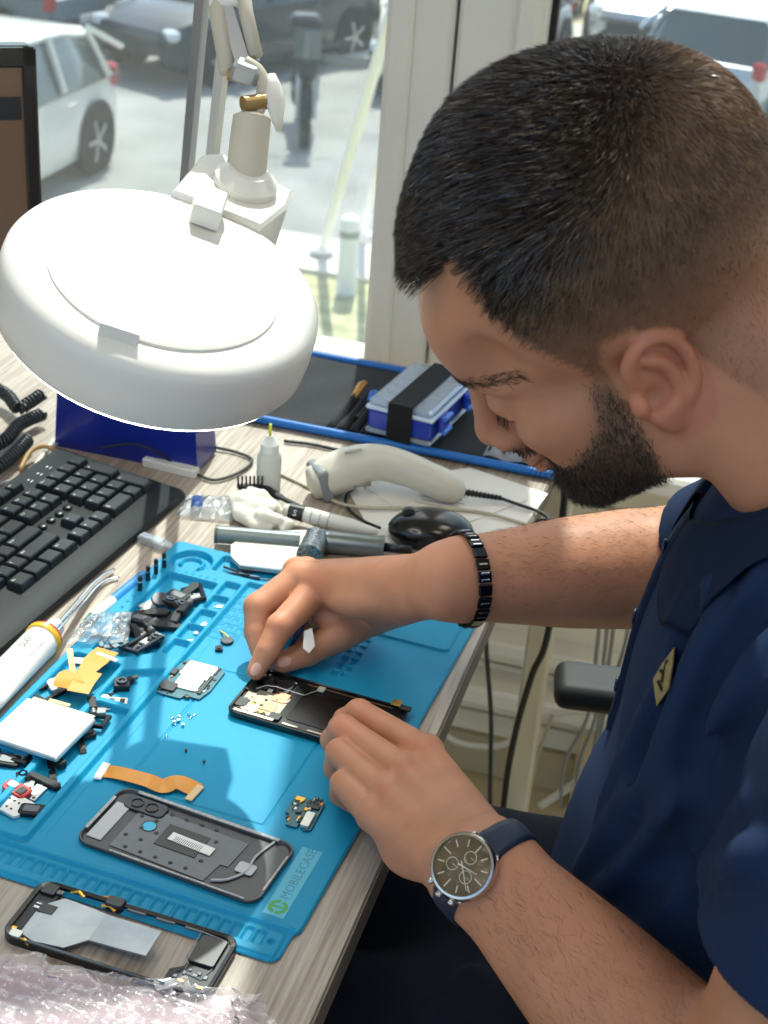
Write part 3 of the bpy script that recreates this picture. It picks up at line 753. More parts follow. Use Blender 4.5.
for (a, b) in ((.0068, 90), (.0068, 210), (.0068, -30)):
    c = wp+Mw@np.array([a*math.cos(R_(b)), a*math.sin(R_(b)), .0073]); mb = MB()
    mb.ring(c, wn, .0038, .00025, 24); mb.tube([c+wn*.0004, c+wn*.0004+Mw@np.array([.003, .0005, 0])], .0002, 4); mb.build('sub_dial', lum, DL, True)
for ang, ln, w in ((15, .0105, .0006), (-35, .0150, .0005)):
    a = R_(ang); d = Mw@np.array([math.cos(a), math.sin(a), 0]); mb = MB(); mb.tube([wp+wn*.0082-d*.003, wp+wn*.0082+d*ln], [w, w*.5], 4); mb.build('watch_hand', lum, Wt, True)
mb = MB(); mb.lathe([(.0182, .0084), (.0178, .0094), (.0001, .0098)], wp, wn, 40); mb.build('crystal', clear_mat('crystal', refl=.35), Wt, True, True)
for k in (-1, 0, 1):
    a = PI/2+R_(24)*k if True else 0; d = Mw@np.array([math.cos(a), math.sin(a), 0]); d = -d if (d@LLAT) > 0 else d
    mb = MB(); mb.lathe([(.0016, 0), (.0020, .001), (.0020, .0028), (.0014, .0034)], wp+wn*.0045+d*.0205, d, 12); mb.build('crown' if k == 0 else 'pusher', STEEL, Wt, True, True)
def strap(idx, w0, w1, name):
    rows = []; m = len(idx)
    for j, i in enumerate(idx):
        w = w0+(w1-w0)*(j/(m-1)); p = R0[i % 48]; e = E0_[i % 48]
        t = .0012 if 2 < j < m-2 else .0026
        rows.append([p+e*.0008-ax*w/2, p+e*(.0008+t*.8)-ax*w/2, p+e*(.0012+t)-ax*w*.3, p+e*(.0012+t)+ax*w*.3, p+e*(.0008+t*.8)+ax*w/2, p+e*.0008+ax*w/2])
    mb = MB(); mb.sheet(rows); return mb.build(name, mat('strap_leather', '1A2740', .45, bump=.3, bscale=900), Wt, True, True)
strap(range(i0+4, i0+26), .020, .016, 'strap'); strap(range(i0-4, i0-24, -1), .020, .016, 'strap')
for s in (4, -4):
    for sd in (-1, 1):
        p = R0[(i0+s) % 48]+E0_[(i0+s) % 48]*.002; q = wp+(p-wp)/np.linalg.norm(p-wp)*.0185+wn*.003
        mb = MB(); mb.tube([q+ax*.0105*sd, p+ax*.0105*sd], [.0022, .0014], 6); mb.build('lug', STEEL, Wt, True, True)

ax = (REL-RWR)/np.linalg.norm(REL-RWR); bc = RWR+ax*.018+np.array([0, 0, 0])
rp_ = ring_pts(bc, ax, 44, .0008); R0 = np.array([p for p, e in rp_]); R0 = (R0+np.roll(R0, 1, 0)+np.roll(R0, -1, 0))/3
Br = thing('bracelet', 'black link bracelet with small silver bars on the right wrist', 'bracelet', tuple(R0.min(0)*.0+bc*1.0))
lkb = mat('black_steel', '15161A', .25, .6); lks = mat('link_silver', 'D0D2D6', .2, 1.0)
for k in range(22):
    p, q = R0[2*k], R0[(2*k+2) % 44]; c = (p+q)/2; t = (q-p); e = rp_[(2*k+1) % 44][1]; t = t-e*(t@e); ln = np.linalg.norm(t); t /= ln
    M = np.stack([t, np.cross(e, t), e], 1); e = M[:, 2]
    mb = MB(); mb.box(c+e*.0018, (ln*.93, .0115, .0028), bev=.0007, M=M)
    L_ = mb.build('link', lkb, Br, True)
    if k % 3 != 1:
        mb = MB()
        for s_ in ((-.3, .3) if k % 3 == 0 else (0,)): mb.box(c+e*.0033+M[:, 0]*ln*s_*.9, (ln*.16, .0070, .0008), bev=.0002, M=M)
        mb.build('silver_bar', lks, L_, True)
# ------------------------------------------------------------------ room shell
WY = 1.28
WHITE = mat('window_frame_white', 'DCD8CE', .45, noise=.03, nscale=8)
PANEL = mat('painted_panel', 'F0E9D8', .6, noise=.04, nscale=6)
LEDGE = mat('ledge_white', 'F0EDE6', .5)
FLOORM = mat('floor_vinyl', 'C4B594', .5, noise=.18, nscale=3.0, stretch=(1, 8, 1))
WALL = mat('wall_paint', 'D8D2C6', .9, noise=.03, nscale=5)
def sbox(name, c, d, m, bev=.003, **k):
    mb = MB(); mb.box(c, d, bev=bev); o = mb.build(name, m, None, True); o['kind'] = 'structure'
    for a, b in k.items(): o[a] = b
    return o
Fz = -DESK_Z
sbox('floor', (0, -.6, Fz-.05), (5.2, 3.78, .1), FLOORM, 0)
sbox('ceiling', (0, -.16, 2.45), (5.2, 2.9, .1), WALL, 0)
sbox('wall_left', (-2.65, -.05, .82), (.1, 2.9, 3.14), WALL, 0)
sbox('wall_right', (2.65, -.05, .82), (.1, 2.9, 3.14), WALL, 0)
xa = aty(397, 0, WY)[0]; xb = aty(372, 370, WY)[0]; xp0 = (xa+xb)/2
xp1 = (aty(555, 0, WY)[0]+aty(548, 60, WY)[0])/2
zsill = -.06
def window(n, x0, x1):
    w = bpy.data.objects.new('window_%d' % n, None); COL.objects.link(w); w.location = ((x0+x1)/2, WY, zsill); w['kind'] = 'structure'
    for c, d in ((((x0+x1)/2, WY, zsill-.03), (x1-x0, .07, .06)), (((x0+x1)/2, WY, 2.34), (x1-x0, .07, .10))):
        mb = MB(); mb.box(c, d, bev=.004); mb.build('window_rail', WHITE, w, True)
    mb = MB(); mb.box(((x0+x1)/2, WY+.012, (zsill+2.30)/2), (x1-x0-.002, .006, 2.32-zsill)); mb.build('window_pane', clear_mat('window_glass', 'F4FAF8', 1.0, .10, 'F2F5F5'), w, True)
    for x in (x0, x1):
        mb = MB(); mb.box((x+(.004 if x == x0 else -.004), WY-.006, (zsill+2.30)/2), (.008, .016, 2.32-zsill)); mb.build('window_gasket', mat('gasket', '14171A', .5), w, True)
    return w
window(1, -2.58, xp0); window(2, xp1, 2.58)
# post between the windows: two frame profiles meeting at a groove
pw = xp1-xp0; xm = aty(455, 60, WY-.04)[0]
mb = MB(); mb.box(((xp0+xm)/2-.001, WY-.01, 1.16), (xm-xp0-.003, .085, 2.44), bev=.006); mb.box((xp0+.022, WY-.055, 1.16), (.032, .014, 2.44), bev=.005)
o = mb.build('trim_1', WHITE, None, True); o['kind'] = 'structure'
mb = MB(); mb.box(((xm+xp1)/2+.001, WY-.014, 1.16), (xp1-xm-.003, .080, 2.44), bev=.006); mb.box((xp1-.020, WY-.056, 1.16), (.030, .012, 2.44), bev=.005); mb.box((xm, WY+.01, 1.16), (.02, .03, 2.44))
o = mb.build('trim_2', WHITE, None, True); o['kind'] = 'structure'
# cladding below the windows with two white ledges
zA = aty(480, 640, WY-.03)[2]; zB = aty(480, 690, WY-.05)[2]
mb = MB()
zz = [zsill-.06, -.16, -.23, zA, zA-.055, zB, zB-.075, zB-.15, Fz+.002]
for a, b in zip(zz[:-1], zz[1:]): mb.box((0, WY+.03, (a+b)/2), (5.2, .06, a-b-.004), bev=.002)
o = mb.build('wall_back', PANEL, None, True); o['kind'] = 'structure'
sbox('trim_3', (0, WY-.035, zsill-.075), (5.2, .13, .03), LEDGE, .006)
sbox('trim_4', (0, WY-.012, zA-.004), (5.2, .060, .026), LEDGE, .005)
sbox('trim_5', (0, WY-.022, zB-.006), (5.2, .080, .032), LEDGE, .005)
sbox('baseboard_back', (0, WY-.006, Fz+.035), (5.2, .016, .07), mat('baseboard_tan', 'B5A688', .6), .002)

# ------------------------------------------------------------------ street seen through the window (the room is one storey up)
GZ = -3.75
def plane(name, x0, y0, x1, y1, z, m, th=.1):
    mb = MB(); mb.box(((x0+x1)/2, (y0+y1)/2, z-th/2), (x1-x0, y1-y0, th)); o = mb.build(name, m, None, True); o['kind'] = 'structure'; return o
ASPH = mat('asphalt', '93928E', .9, noise=.22, nscale=.9)
plane('street', -40, 12.3, 30, 19.8, GZ, ASPH); plane('parking_bay', -40, 3.0, -5.0, 12.3, GZ, ASPH)
plane('pavement', -40, 19.8, 30, 24.5, GZ+.12, mat('concrete', 'C6C2B8', .9, noise=.1, nscale=1.5), .22)
plane('near_pavement', -5.0, 11.4, 30, 12.3, GZ+.06, mat('concrete_light', 'D6D2C8', .9, noise=.06, nscale=2), .16)
plane('lawn', -5.0, 3.0, 30, 11.4, GZ+.02, mat('grass', 'B2AE88', .95, noise=.3, nscale=6), .12)
plane('far_ground', -40, 24.5, 30, 60, GZ+.1, mat('dry_ground', 'B5AB88', .95, noise=.2, nscale=.6), .2)
plane('street_wall', -40, 29.8, 30, 30.2, GZ+3.6, mat('rendered_wall', 'D8CFA8', .9, noise=.06, nscale=1), 3.6)
CARG = mat('car_glass', '3C4A4E', .08, coat=.5); TYRE = mat('tyre', '1E1E20', .8); RIM = mat('alloy_rim', 'AEB2B6', .3, .8)
def car(name, label, x, y, rz, paint, L=4.1, W=1.75, Hh=1.5, flip=False):
    t = thing(name, label, 'car', (x, y, GZ), rz, 'parked cars in the street')
    s = L/4.1
    st = [(-2.05, .42, .66, .62), (-1.98, .25, .88, .76), (-1.6, .20, .98, .84), (-1.1, .20, 1.00, .86), (0, .20, .96, .87), (.9, .20, .93, .86), (1.35, .20, .90, .84), (1.8, .22, .80, .78), (2.03, .30, .68, .62), (2.06, .40, .58, .5)]
    mb = MB(); rows = []
    for X, z0, z1, hw in st:
        hw = hw*W/1.75; rows.append([(X*s, -hw*.94, z0), (X*s, -hw, z0+.18), (X*s, -hw, (z0+z1)/2+.05), (X*s, -hw*.93, z1-.02), (X*s, -hw*.80, z1), (X*s, hw*.80, z1), (X*s, hw*.93, z1-.02), (X*s, hw, (z0+z1)/2+.05), (X*s, hw, z0+.18), (X*s, hw*.94, z0)])
    mb.sheet(rows); n = len(rows); mb.f.append([i for i in range(9, -1, -1)]); mb.m.append(0); mb.f.append([(n-1)*10+i for i in range(10)]); mb.m.append(0)
    mb.build('car_body', paint, t, False, 'auto')
    cab = [(-1.92, .90, .70, .62), (-1.55, 1.38*Hh/1.5, .66, .60), (-1.0, 1.47*Hh/1.5, .64, .60), (-.2, 1.5*Hh/1.5, .64, .61), (.35, 1.42*Hh/1.5, .63, .60), (1.15, .94, .66, .60)]
    mb = MB(); rows = [[(X*s, -.84*W/1.75, .90), (X*s, -hb*W/1.75, zt-.08 if zt > 1 else zt), (X*s, -(hb-.08)*W/1.75, zt), (X*s, (hb-.08)*W/1.75, zt), (X*s, hb*W/1.75, zt-.08 if zt > 1 else zt), (X*s, .84*W/1.75, .90)] for X, zt, hb, _ in cab]
    mb.sheet(rows); mb.build('car_windows', CARG, t, False, 'auto')
    mb = MB(); rows = [[(X*s, -(hb+.005)*W/1.75, zt-.06), (X*s, -(hb-.08)*W/1.75, zt+.012), (X*s, (hb-.08)*W/1.75, zt+.012), (X*s, (hb+.005)*W/1.75, zt-.06)] for X, zt, hb, _ in cab[1:5]]
    mb.sheet(rows, .03); mb.build('car_roof', paint, t, False, 'auto')
    for X0, X1 in (((-1.62, .92), (-1.50, 1.36)), ((-.62, .94), (-.66, 1.44)), ((.40, .94), (.30, 1.38)), ((-1.92, 1.16), (-1.5, 1.40)), ((1.12, .92), (.38, 1.42))):
        for sg in (1, -1):
            mb = MB(); mb.tube([(X0[0]*s, sg*.855*W/1.75, X0[1]), (X1[0]*s, sg*.675*W/1.75, X1[1]*Hh/1.5)], .035, 5); mb.build('car_pillar', paint, t)
    for X in (-1.28, 1.30):
        for sg in (1, -1):
            mb = MB(); mb.lathe([(.20, 0), (.32, .01), (.33, .05), (.33, .18), (.31, .21), (.22, .21)], (X*s, sg*(.66*W/1.75), .33), (0, sg, 0), 24); w = mb.build('wheel', TYRE, t, False, 'auto')
            mb = MB(); mb.lathe([(.21, .205), (.20, .215), (.05, .20), (.04, .225), (.001, .225)], (X*s, sg*(.66*W/1.75), .33), (0, sg, 0), 10)
            for k in range(5): a = 2*PI*k/5; mb.box((X*s+.12*math.cos(a), sg*(.66*W/1.75+.222), .33+.12*math.sin(a)), (.20, .012, .045), M=np.array(Matrix.Rotation(-a, 3, 'Y')))
            mb.build('rim', RIM, w)
            mb = MB(); mb.lathe([(.36, .19), (.40, .215), (.40, .222), (.355, .222)], (X*s, sg*(.66*W/1.75), .345), (0, sg, 0), 24); mb.build('wheel_arch', TYRE, t)
    for sg in (1, -1):
        mb = MB(); mb.box((1.96*s, sg*.62*W/1.75, .66), (.16, .26, .13), bev=.03, rz=-sg*.4); mb.build('headlight', mat('lamp_clear', 'DDE4E8', .1), t)
        mb = MB(); mb.box((-1.95*s, sg*.70*W/1.75, .86), (.14, .16, .22), bev=.03, rz=sg*.3); mb.build('tail_light', mat('lamp_red', 'B0202A', .2), t)
        mb = MB(); mb.box((.95*s, sg*(.92*W/1.75), .98), (.12, .18, .12), bev=.03); mb.build('side_mirror', paint, t)
        mb = MB(); mb.box((-.75*s, sg*(.872*W/1.75), .80), (.16, .02, .03), bev=.006); mb.build('door_handle', paint, t)
    mb = MB(); mb.box((2.05*s, 0, .46), (.05, .9, .16), bev=.02); mb.build('grille', TYRE, t)
    mb = MB(); mb.box((-2.045*s, 0, .62), (.02, .5, .11), bev=.004); mb.build('number_plate', mat('plate_white', 'E8E8E0', .5), t)
    return t
WPAINT = mat('paint_white', 'E9E5DC', .22, coat=.6); DPAINT = mat('paint_dark', '2B3036', .25, coat=.6); SPAINT = mat('paint_silver', 'B4BAC0', .3, .5, coat=.5); BPAINT = mat('paint_blue_grey', '55646E', .28, .3, coat=.5)
def gp(u, v): q = at(u, v, GZ); return q[0], q[1]
X_, Y_ = gp(98, 172); d = np.array([-.86, -.51]); 
car('parked_car', 'white hatchback parked nearest the window, seen from its rear side', X_-.87, Y_-1.28, R_(-90), WPAINT)
X_, Y_ = gp(60, 62); car('parked_car', 'dark blue car on the street behind the white hatchback', X_-1.6, Y_+.6, R_(165), BPAINT, 4.3)
X_, Y_ = gp(230, 92); car('parked_car', 'dark grey car facing the window behind the lamp arm', X_-.5, Y_+1.8, R_(-112), DPAINT, 4.2)
X_, Y_ = gp(360, 100); car('parked_car', 'white car facing the window left of the window post', X_+1.0, Y_+2.1, R_(-96), WPAINT, 4.2)
X_, Y_ = gp(650, 52); car('parked_car', 'silver car facing the window, left one of the pair right of the post', X_, Y_+1.2, R_(-95), SPAINT, 4.2)
X_, Y_ = gp(735, 140); car('parked_car', 'silver car with a red tail light right of the post, partly behind the head', X_-.2, Y_+2.0, R_(80), SPAINT, 4.2)
X_, Y_ = gp(566, 52); car('parked_car', 'white car just right of the window post', X_-1.3, Y_+1.6, R_(-95), WPAINT, 4.0)
# dark motorcycle between the cars
X_, Y_ = gp(303, 132); t = thing('motorcycle', 'dark motorcycle parked between the grey and the white car', 'motorcycle', (X_, Y_, GZ), R_(-70))
for X in (-.65, .65):
    mb = MB(); mb.lathe([(.26, -.05), (.31, -.055), (.32, 0), (.31, .055), (.26, .05)], (X, 0, .32), (0, 1, 0), 24); w = mb.build('wheel', TYRE, t, False, 'auto')
    mb = MB(); mb.lathe([(.25, -.02), (.25, .02), (.04, .03), (.04, -.03)], (X, 0, .32), (0, 1, 0), 10); mb.build('rim', RIM, w)
DK = mat('bike_black', '202226', .35)
s_ = Sdf(); s_.cone((-.2, 0, .55), (.25, 0, .62), .17, .14, .1); s_.cone((.2, 0, .78), (.30, 0, .72), .14, .12, .08); s_.cone((.45, 0, .95), (.5, 0, .80), .13, .12, .08); s_.ell((0, 0, .42), (.24, .16, .16), None, .06)
v, f = s_.mesh(.02); mesh_obj('engine_body', v, f, DK, t, False, True)
mb = MB(); mb.sheet([[(-.85+.1*i, y, .80+.012*abs(i-4)+(.02 if y == 0 else 0)) for y in (-.13, 0, .13)] for i in range(9)], .07); mb.build('saddle', DK, t)
mb = MB(); mb.tube([(.35, -.36, 1.08), (.42, -.15, 1.06), (.45, 0, 1.02), (.42, .15, 1.06), (.35, .36, 1.08)], .018, 6); mb.build('handlebar', DK, t)
mb = MB(); mb.tube([(.48, .09, .95), (.65, .09, .32)], .03, 6); mb.tube([(.48, -.09, .95), (.65, -.09, .32)], .03, 6); mb.build('fork', RIM, t)
mb = MB(); mb.box((.60, 0, 1.12), (.05, .30, .34), bev=.02); mb.build('windscreen', CARG, t)
mb = MB(); mb.box((-.85, 0, 1.02), (.36, .38, .32), bev=.05); mb.build('top_box', DK, t)
# leaning white poles, bollard
a0 = aty(392, 10, 9.0); a1 = at(322, 250, GZ+.1)
mb = MB(); mb.tube([a1, a1+(a0-a1)*.5, a0], .045, 8); mb.lathe([(.12, 0), (.12, .03), (.06, .06)], a1, (0, 0, 1), 12)
o = mb.build('leaning_pole', mat('pole_white', 'F2F0F2', .6), None, True); tag(o, 'tall white pole leaning in front of the white car', 'pole', 'leaning white poles outside')
a0 = aty(396, 90, 9.6); a1 = at(362, 236, GZ+.1)
mb = MB(); mb.tube([a1, a1+(a0-a1)*.5, a0], .035, 8); mb.lathe([(.10, 0), (.10, .03), (.05, .06)], a1, (0, 0, 1), 12)
o = mb.build('leaning_pole', mat('pole_white', 'F2F0F2', .6), None, True); tag(o, 'shorter white pole leaning close to the window post', 'pole', 'leaning white poles outside')
b0 = at(346, 293, GZ+.02); mb = MB(); mb.lathe([(.085, 0), (.085, .62), (.07, .66), (.02, .69)], b0, (0, 0, 1), 16); mb.lathe([(.087, .50), (.087, .56)], b0, (0, 0, 1), 16, mi=1)
o = mb.build('bollard', [mat('pole_white', 'F2F0F2', .6), mat('band_grey', '9AA0A4', .4)], None, True); tag(o, 'short white bollard at the edge of the grass', 'bollard')
# hedge behind the street
rg = np.random.default_rng(3)
for k, (u, v) in enumerate(((150, 8), (430, 0), (300, 6))): pass
for k in range(7):
    x0 = -15.5+3.2*k; s_ = Sdf()
    for i in range(9): s_.ell((x0+rg.uniform(-.6, .6), 28.6+rg.uniform(-.15, .15), GZ+rg.uniform(.4, 1.5)), (rg.uniform(.5, .75), .5, rg.uniform(.4, .7)), None, .25)
    v, f = s_.mesh(.11); v = v+rg.normal(0, .035, v.shape); o = mesh_obj('shrub', v, f, mat('shrub_green', '5C6A45', .95, noise=.4, nscale=5), None, True, False); tag(o, 'green shrub in the row before the far wall', 'shrub', 'row of shrubs across the street')

# ------------------------------------------------------------------ light
w = bpy.data.worlds.new('world'); scene.world = w; w.use_nodes = True; nt = w.node_tree; bg = nt.nodes['Background']
SUN_EL, SUN_AZ = R_(55), R_(-13)       # azimuth from +y towards +x
sky = nt.nodes.new('ShaderNodeTexSky'); sky.sky_type = 'NISHITA'; sky.sun_disc = False; sky.sun_elevation = SUN_EL; sky.sun_rotation = SUN_AZ; sky.air_density = 1.2; sky.dust_density = 2.0
nt.links.new(sky.outputs[0], bg.inputs[0]); bg.inputs[1].default_value = .29
l = bpy.data.lights.new('sun', 'SUN'); l.energy = 6.8; l.angle = R_(.6); l.color = (1, .96, .90); lo = bpy.data.objects.new('sun', l); COL.objects.link(lo)
sd = Vector((math.sin(SUN_AZ)*math.cos(SUN_EL), math.cos(SUN_AZ)*math.cos(SUN_EL), math.sin(SUN_EL))); lo.rotation_euler = sd.to_track_quat('Z', 'Y').to_euler(); lo.location = (0, 2, 3)
for i, (x, y) in enumerate(((-.9, -.9), (.9, -.9), (.9, .55))):      # glowing panels out of view, added as indoor fill light
    t = thing('fill_light_panel', 'unseen flat square fill light panel added under the ceiling', 'lamp', (x, y, 2.36), 0, 'added fill light panels')
    mb = MB(); mb.box((x, y, 2.385), (.62, .62, .03), bev=.005); mb.build('fill_panel_frame', WHITE, t, True)
    mb = MB(); mb.box((x, y, 2.368), (.58, .58, .006)); mb.build('fill_diffuser', mat('fill_diffuser', 'FFF6E8', .5, emit=6.0), t, True)

# ------------------------------------------------------------------ camera
cam = bpy.data.cameras.new('camera'); co = bpy.data.objects.new('camera', cam); COL.objects.link(co); scene.camera = co
M = Matrix(np.stack([_R, _U, -_F], 1).tolist()).to_4x4(); M.translation = Vector(CC.tolist()); co.matrix_world = M
cam.sensor_fit = 'VERTICAL'; cam.sensor_height = 36; cam.lens = CF/1024*36; cam.clip_end = 200; cam.clip_start = .02
cam.dof.use_dof = True; cam.dof.focus_distance = 1.08; cam.dof.aperture_fstop = 13
scene.view_settings.view_transform = 'Standard'; scene.view_settings.look = 'None'; scene.view_settings.gamma = 1; scene.view_settings.use_curve_mapping = False; scene.view_settings.exposure = 0.15
# ------------------------------------------------------------------ desk
WOODM = None
def wood():
    m = bpy.data.materials.new('grey_oak'); m.use_nodes = True; nt = m.node_tree; b = nt.nodes['Principled BSDF']; b.inputs['Roughness'].default_value = .5
    tc = nt.nodes.new('ShaderNodeTexCoord'); mp = nt.nodes.new('ShaderNodeMapping'); mp.inputs['Scale'].default_value = (120, 4.0, 40); nt.links.new(tc.outputs['Object'], mp.inputs[0])
    mp2 = nt.nodes.new('ShaderNodeMapping'); mp2.inputs['Scale'].default_value = (10, 1.0, 8); nt.links.new(tc.outputs['Object'], mp2.inputs[0])
    n1 = nt.nodes.new('ShaderNodeTexNoise'); n1.inputs['Scale'].default_value = 2.2; n1.inputs['Detail'].default_value = 8; n1.inputs['Roughness'].default_value = .65; nt.links.new(mp.outputs[0], n1.inputs[0])
    n2 = nt.nodes.new('ShaderNodeTexNoise'); n2.inputs['Scale'].default_value = 1.3; n2.inputs['Detail'].default_value = 3; nt.links.new(mp2.outputs[0], n2.inputs[0])
    mx = nt.nodes.new('ShaderNodeMix'); mx.data_type = 'FLOAT'; mx.inputs[0].default_value = .38; nt.links.new(n1.outputs['Fac'], mx.inputs['A']); nt.links.new(n2.outputs['Fac'], mx.inputs['B'])
    r = nt.nodes.new('ShaderNodeValToRGB'); nt.links.new(mx.outputs[0], r.inputs[0])
    for p, c in ((.34, '75655A'), (.46, '9A8B7C'), (.54, 'B0A395'), (.66, 'C4B9AC')):
        e = r.color_ramp.elements.new(p); e.color = srgb(c)
    r.color_ramp.elements.remove(r.color_ramp.elements[0]); r.color_ramp.elements.remove(r.color_ramp.elements[-1])
    nt.links.new(r.outputs[0], b.inputs['Base Color'])
    bp = nt.nodes.new('ShaderNodeBump'); bp.inputs['Strength'].default_value = .12; bp.inputs['Distance'].default_value = .001; nt.links.new(n1.outputs['Fac'], bp.inputs['Height']); nt.links.new(bp.outputs[0], b.inputs['Normal'])
    return m
WOODM = wood()
DK_ = thing('desk', 'grey oak desk with a pale metal leg frame, covered with repair tools and parts', 'desk', (-.75, .3, Fz))
mb = MB(); mb.box((-.751, .31, -.0125), (1.498, 1.62, .025), bev=.0008); mb.build('tabletop', WOODM, DK_, True)
mb = MB(); mb.box((-.0006, .31, -.0125), (.0016, 1.62, .0235)); mb.build('edge_band', mat('edge_band', '6E6256', .5, noise=.25, nscale=12, stretch=(1, .3, 6)), DK_, True)
LEGM = mat('leg_cream', 'CFC8B8', .45)
LX = aty(533, 690, 1.0)[0]
for x, y in ((LX, 1.0), (-.045, -.40), (-1.42, 1.02), (-1.42, -.40)):
    mb = MB(); mb.box((x, y, -.025-.352), (.031, .031, .700), bev=.003); mb.box((x, y, Fz+.003), (.05, .05, .006)); mb.build('leg', LEGM, DK_, True)
for a, b in (((-.045, .31, -.045), (.03, 1.38, .04)), ((-1.42, .31, -.045), (.03, 1.38, .04)), ((-.73, 1.02, -.045), (1.33, .03, .04))):
    mb = MB(); mb.box(a, b, bev=.002); mb.build('frame_bar', LEGM, DK_, True)

# ------------------------------------------------------------------ blue silicone repair mat
M0 = np.array([-.0375277, .0921612]); MW = -.0554444; cM, sM = math.cos(MW), math.sin(MW)
def mt(a, b, z=0.0): a, b = a/1000, b/1000; return np.array([M0[0]-a*cM-b*sM, M0[1]-a*sM+b*cM, z])
def rbox(A, Bq, a0, a1, b0, b1, r=3.0):      # 2D signed distance of a rounded rectangle (mm)
    qa = np.abs(A-(a0+a1)/2)-(a1-a0)/2+r; qb = np.abs(Bq-(b0+b1)/2)-(b1-b0)/2+r
    return np.hypot(np.maximum(qa, 0), np.maximum(qb, 0))+np.minimum(np.maximum(qa, qb), 0)-r
def step_(d, w=.7): return np.clip(.5-d/(2*w), 0, 1)
def mat_mesh():
    st = 1.0; a = np.arange(-4, 316, st); b = np.arange(-10, 474, st); A, Bq = np.meshgrid(a, b, indexing='ij')
    body = np.minimum(rbox(A, Bq, -3, 309, 19, 468, 9), rbox(A, Bq, 1, 309, -8, 60, 9))
    z = np.full(A.shape, 4.0)
    z = z-1.6*step_(Bq-21.5)                                            # lower ruler strip in front
    z = z+1.2*step_(np.abs(Bq-24)-1.4)*step_(rbox(A, Bq, 2, 307, 15, 35, 2))
    z = z+2.2*step_(np.abs(rbox(A, Bq, 17, 320, 1.0, 18.5, 2))-.9)*step_(3-Bq+18)*0
    rul = step_(rbox(A, Bq, 5, 320, -5, 18.5, 3)); z = z+1.6*rul
    for k in range(35):
        a0 = 18+8.6*k
        if a0+6 < 306: z = z-2.2*step_(rbox(A, Bq, a0, a0+6.4, 2.5, 15, 1.2), .5)
    z = z-2.2*step_(np.hypot(A-11.5, Bq-8)-2.3, .5)
    # tray block along the left side
    blk = np.minimum(rbox(A, Bq, 213.5, 309, 26, 462, 6), rbox(A, Bq, 186, 309, 424, 466, 6)); z = z+4.6*step_(blk, 1.0)
    def rec(a0, a1, b0, b1, r=3, dep=6.2): 
        nonlocal z; z = z-dep*step_(rbox(A, Bq, a0, a1, b0, b1, r), .8)
    tray = np.maximum(rbox(A, Bq, 239, 290, 262, 408, 3), -(Bq-262-(A-262)*.0-np.maximum(0, (262-A))*.85)-0)
    z = z-6.2*step_(tray, .8)
    for k in range(5): rec(218.5, 233, 284+27*k, 308+27*k, 2, 5.4)
    n_ = rbox(A, Bq, 220, 251, 204, 262, 3); z = z-6.0*step_(np.maximum(n_, (Bq-(262-(A-220)*.55))*.9), .8)
    rec(220, 250, 36, 197); rec(257, 301, 120, 252); rec(257, 301, 36, 112)
    z = z-6.0*step_(np.hypot(A-279, Bq-436)-19.5, .8)+3.6*step_(np.abs(np.hypot(A-279, Bq-436)-11)-1.6, .6)*step_(-(Bq-430))
    rec(192, 255, 430, 459, 3, 5.6)
    z = z-1.5*step_(np.abs(np.hypot(A-279, Bq-436)-22.5)-.8, .5)*0
    for k in range(6): z = z+1.6*step_(np.hypot(A-(246+7*k), Bq-413)-1.6, .5)*0-1.2*step_(np.hypot(A-(245+7.5*k), Bq-413.5)-1.5, .5)
    for k in range(10): z = z-2*step_(np.hypot(A-299.5, Bq-(300+11*k))-1.2, .5)
    # fine lines of the work area
    z = z-1.5*step_(np.abs(rbox(A, Bq, 64, 181, 115, 287, 3))-.7, .4)
    z = z-.7*step_(np.abs(A-206)-.6, .4)*step_(rbox(A, Bq, 190, 212, 40, 418, 1))
    for i in range(3):
        for j in range(6): 
            d = rbox(A, Bq, 186+9.6*i, 193.5+9.6*i, 330+13*j, 339.5+13*j, 1); z = z+1.3*step_(np.abs(d)-.7, .4)
    for i in range(2):
        for j in range(6): z = z-1.8*step_(rbox(A, Bq, 76+9*i, 82+9*i, 322+11*j, 330+11*j, 1), .4)
    z = z+2.4*step_(np.abs(rbox(A, Bq, 8, 78, 398, 459, 5))-1.3, .6)
    z = z+2.0*step_(np.abs(rbox(A, Bq, 84, 180, 430, 459, 4))-1.2, .6)
    edge = step_(body, .5); z = z*edge
    nx, ny = A.shape; keep = body < .8
    V = np.stack([M0[0]-A/1000*cM-Bq/1000*sM, M0[1]-A/1000*sM+Bq/1000*cM, np.where(keep, np.maximum(z, .15), .15)/1000], -1).reshape(-1, 3)
    idx = np.arange(nx*ny).reshape(nx, ny); k4 = keep[:-1, :-1] & keep[1:, :-1] & keep[1:, 1:] & keep[:-1, 1:]
    F = np.stack([idx[:-1, :-1], idx[:-1, 1:], idx[1:, 1:], idx[1:, :-1]], -1)[k4]
    u, inv = np.unique(F, return_inverse=True); return V[u], inv.reshape(-1, 4)
V_, F_ = mat_mesh()
MAT_ = thing('repair_mat', 'bright blue silicone repair mat with moulded parts trays, lying on the desk', 'mat', mt(150, 230))
SIL = mat('silicone_blue', '0A8FB8', .55, noise=.03, nscale=14, spec=.35)
mesh_obj('mat_sheet', V_, F_, SIL, MAT_, True, True)
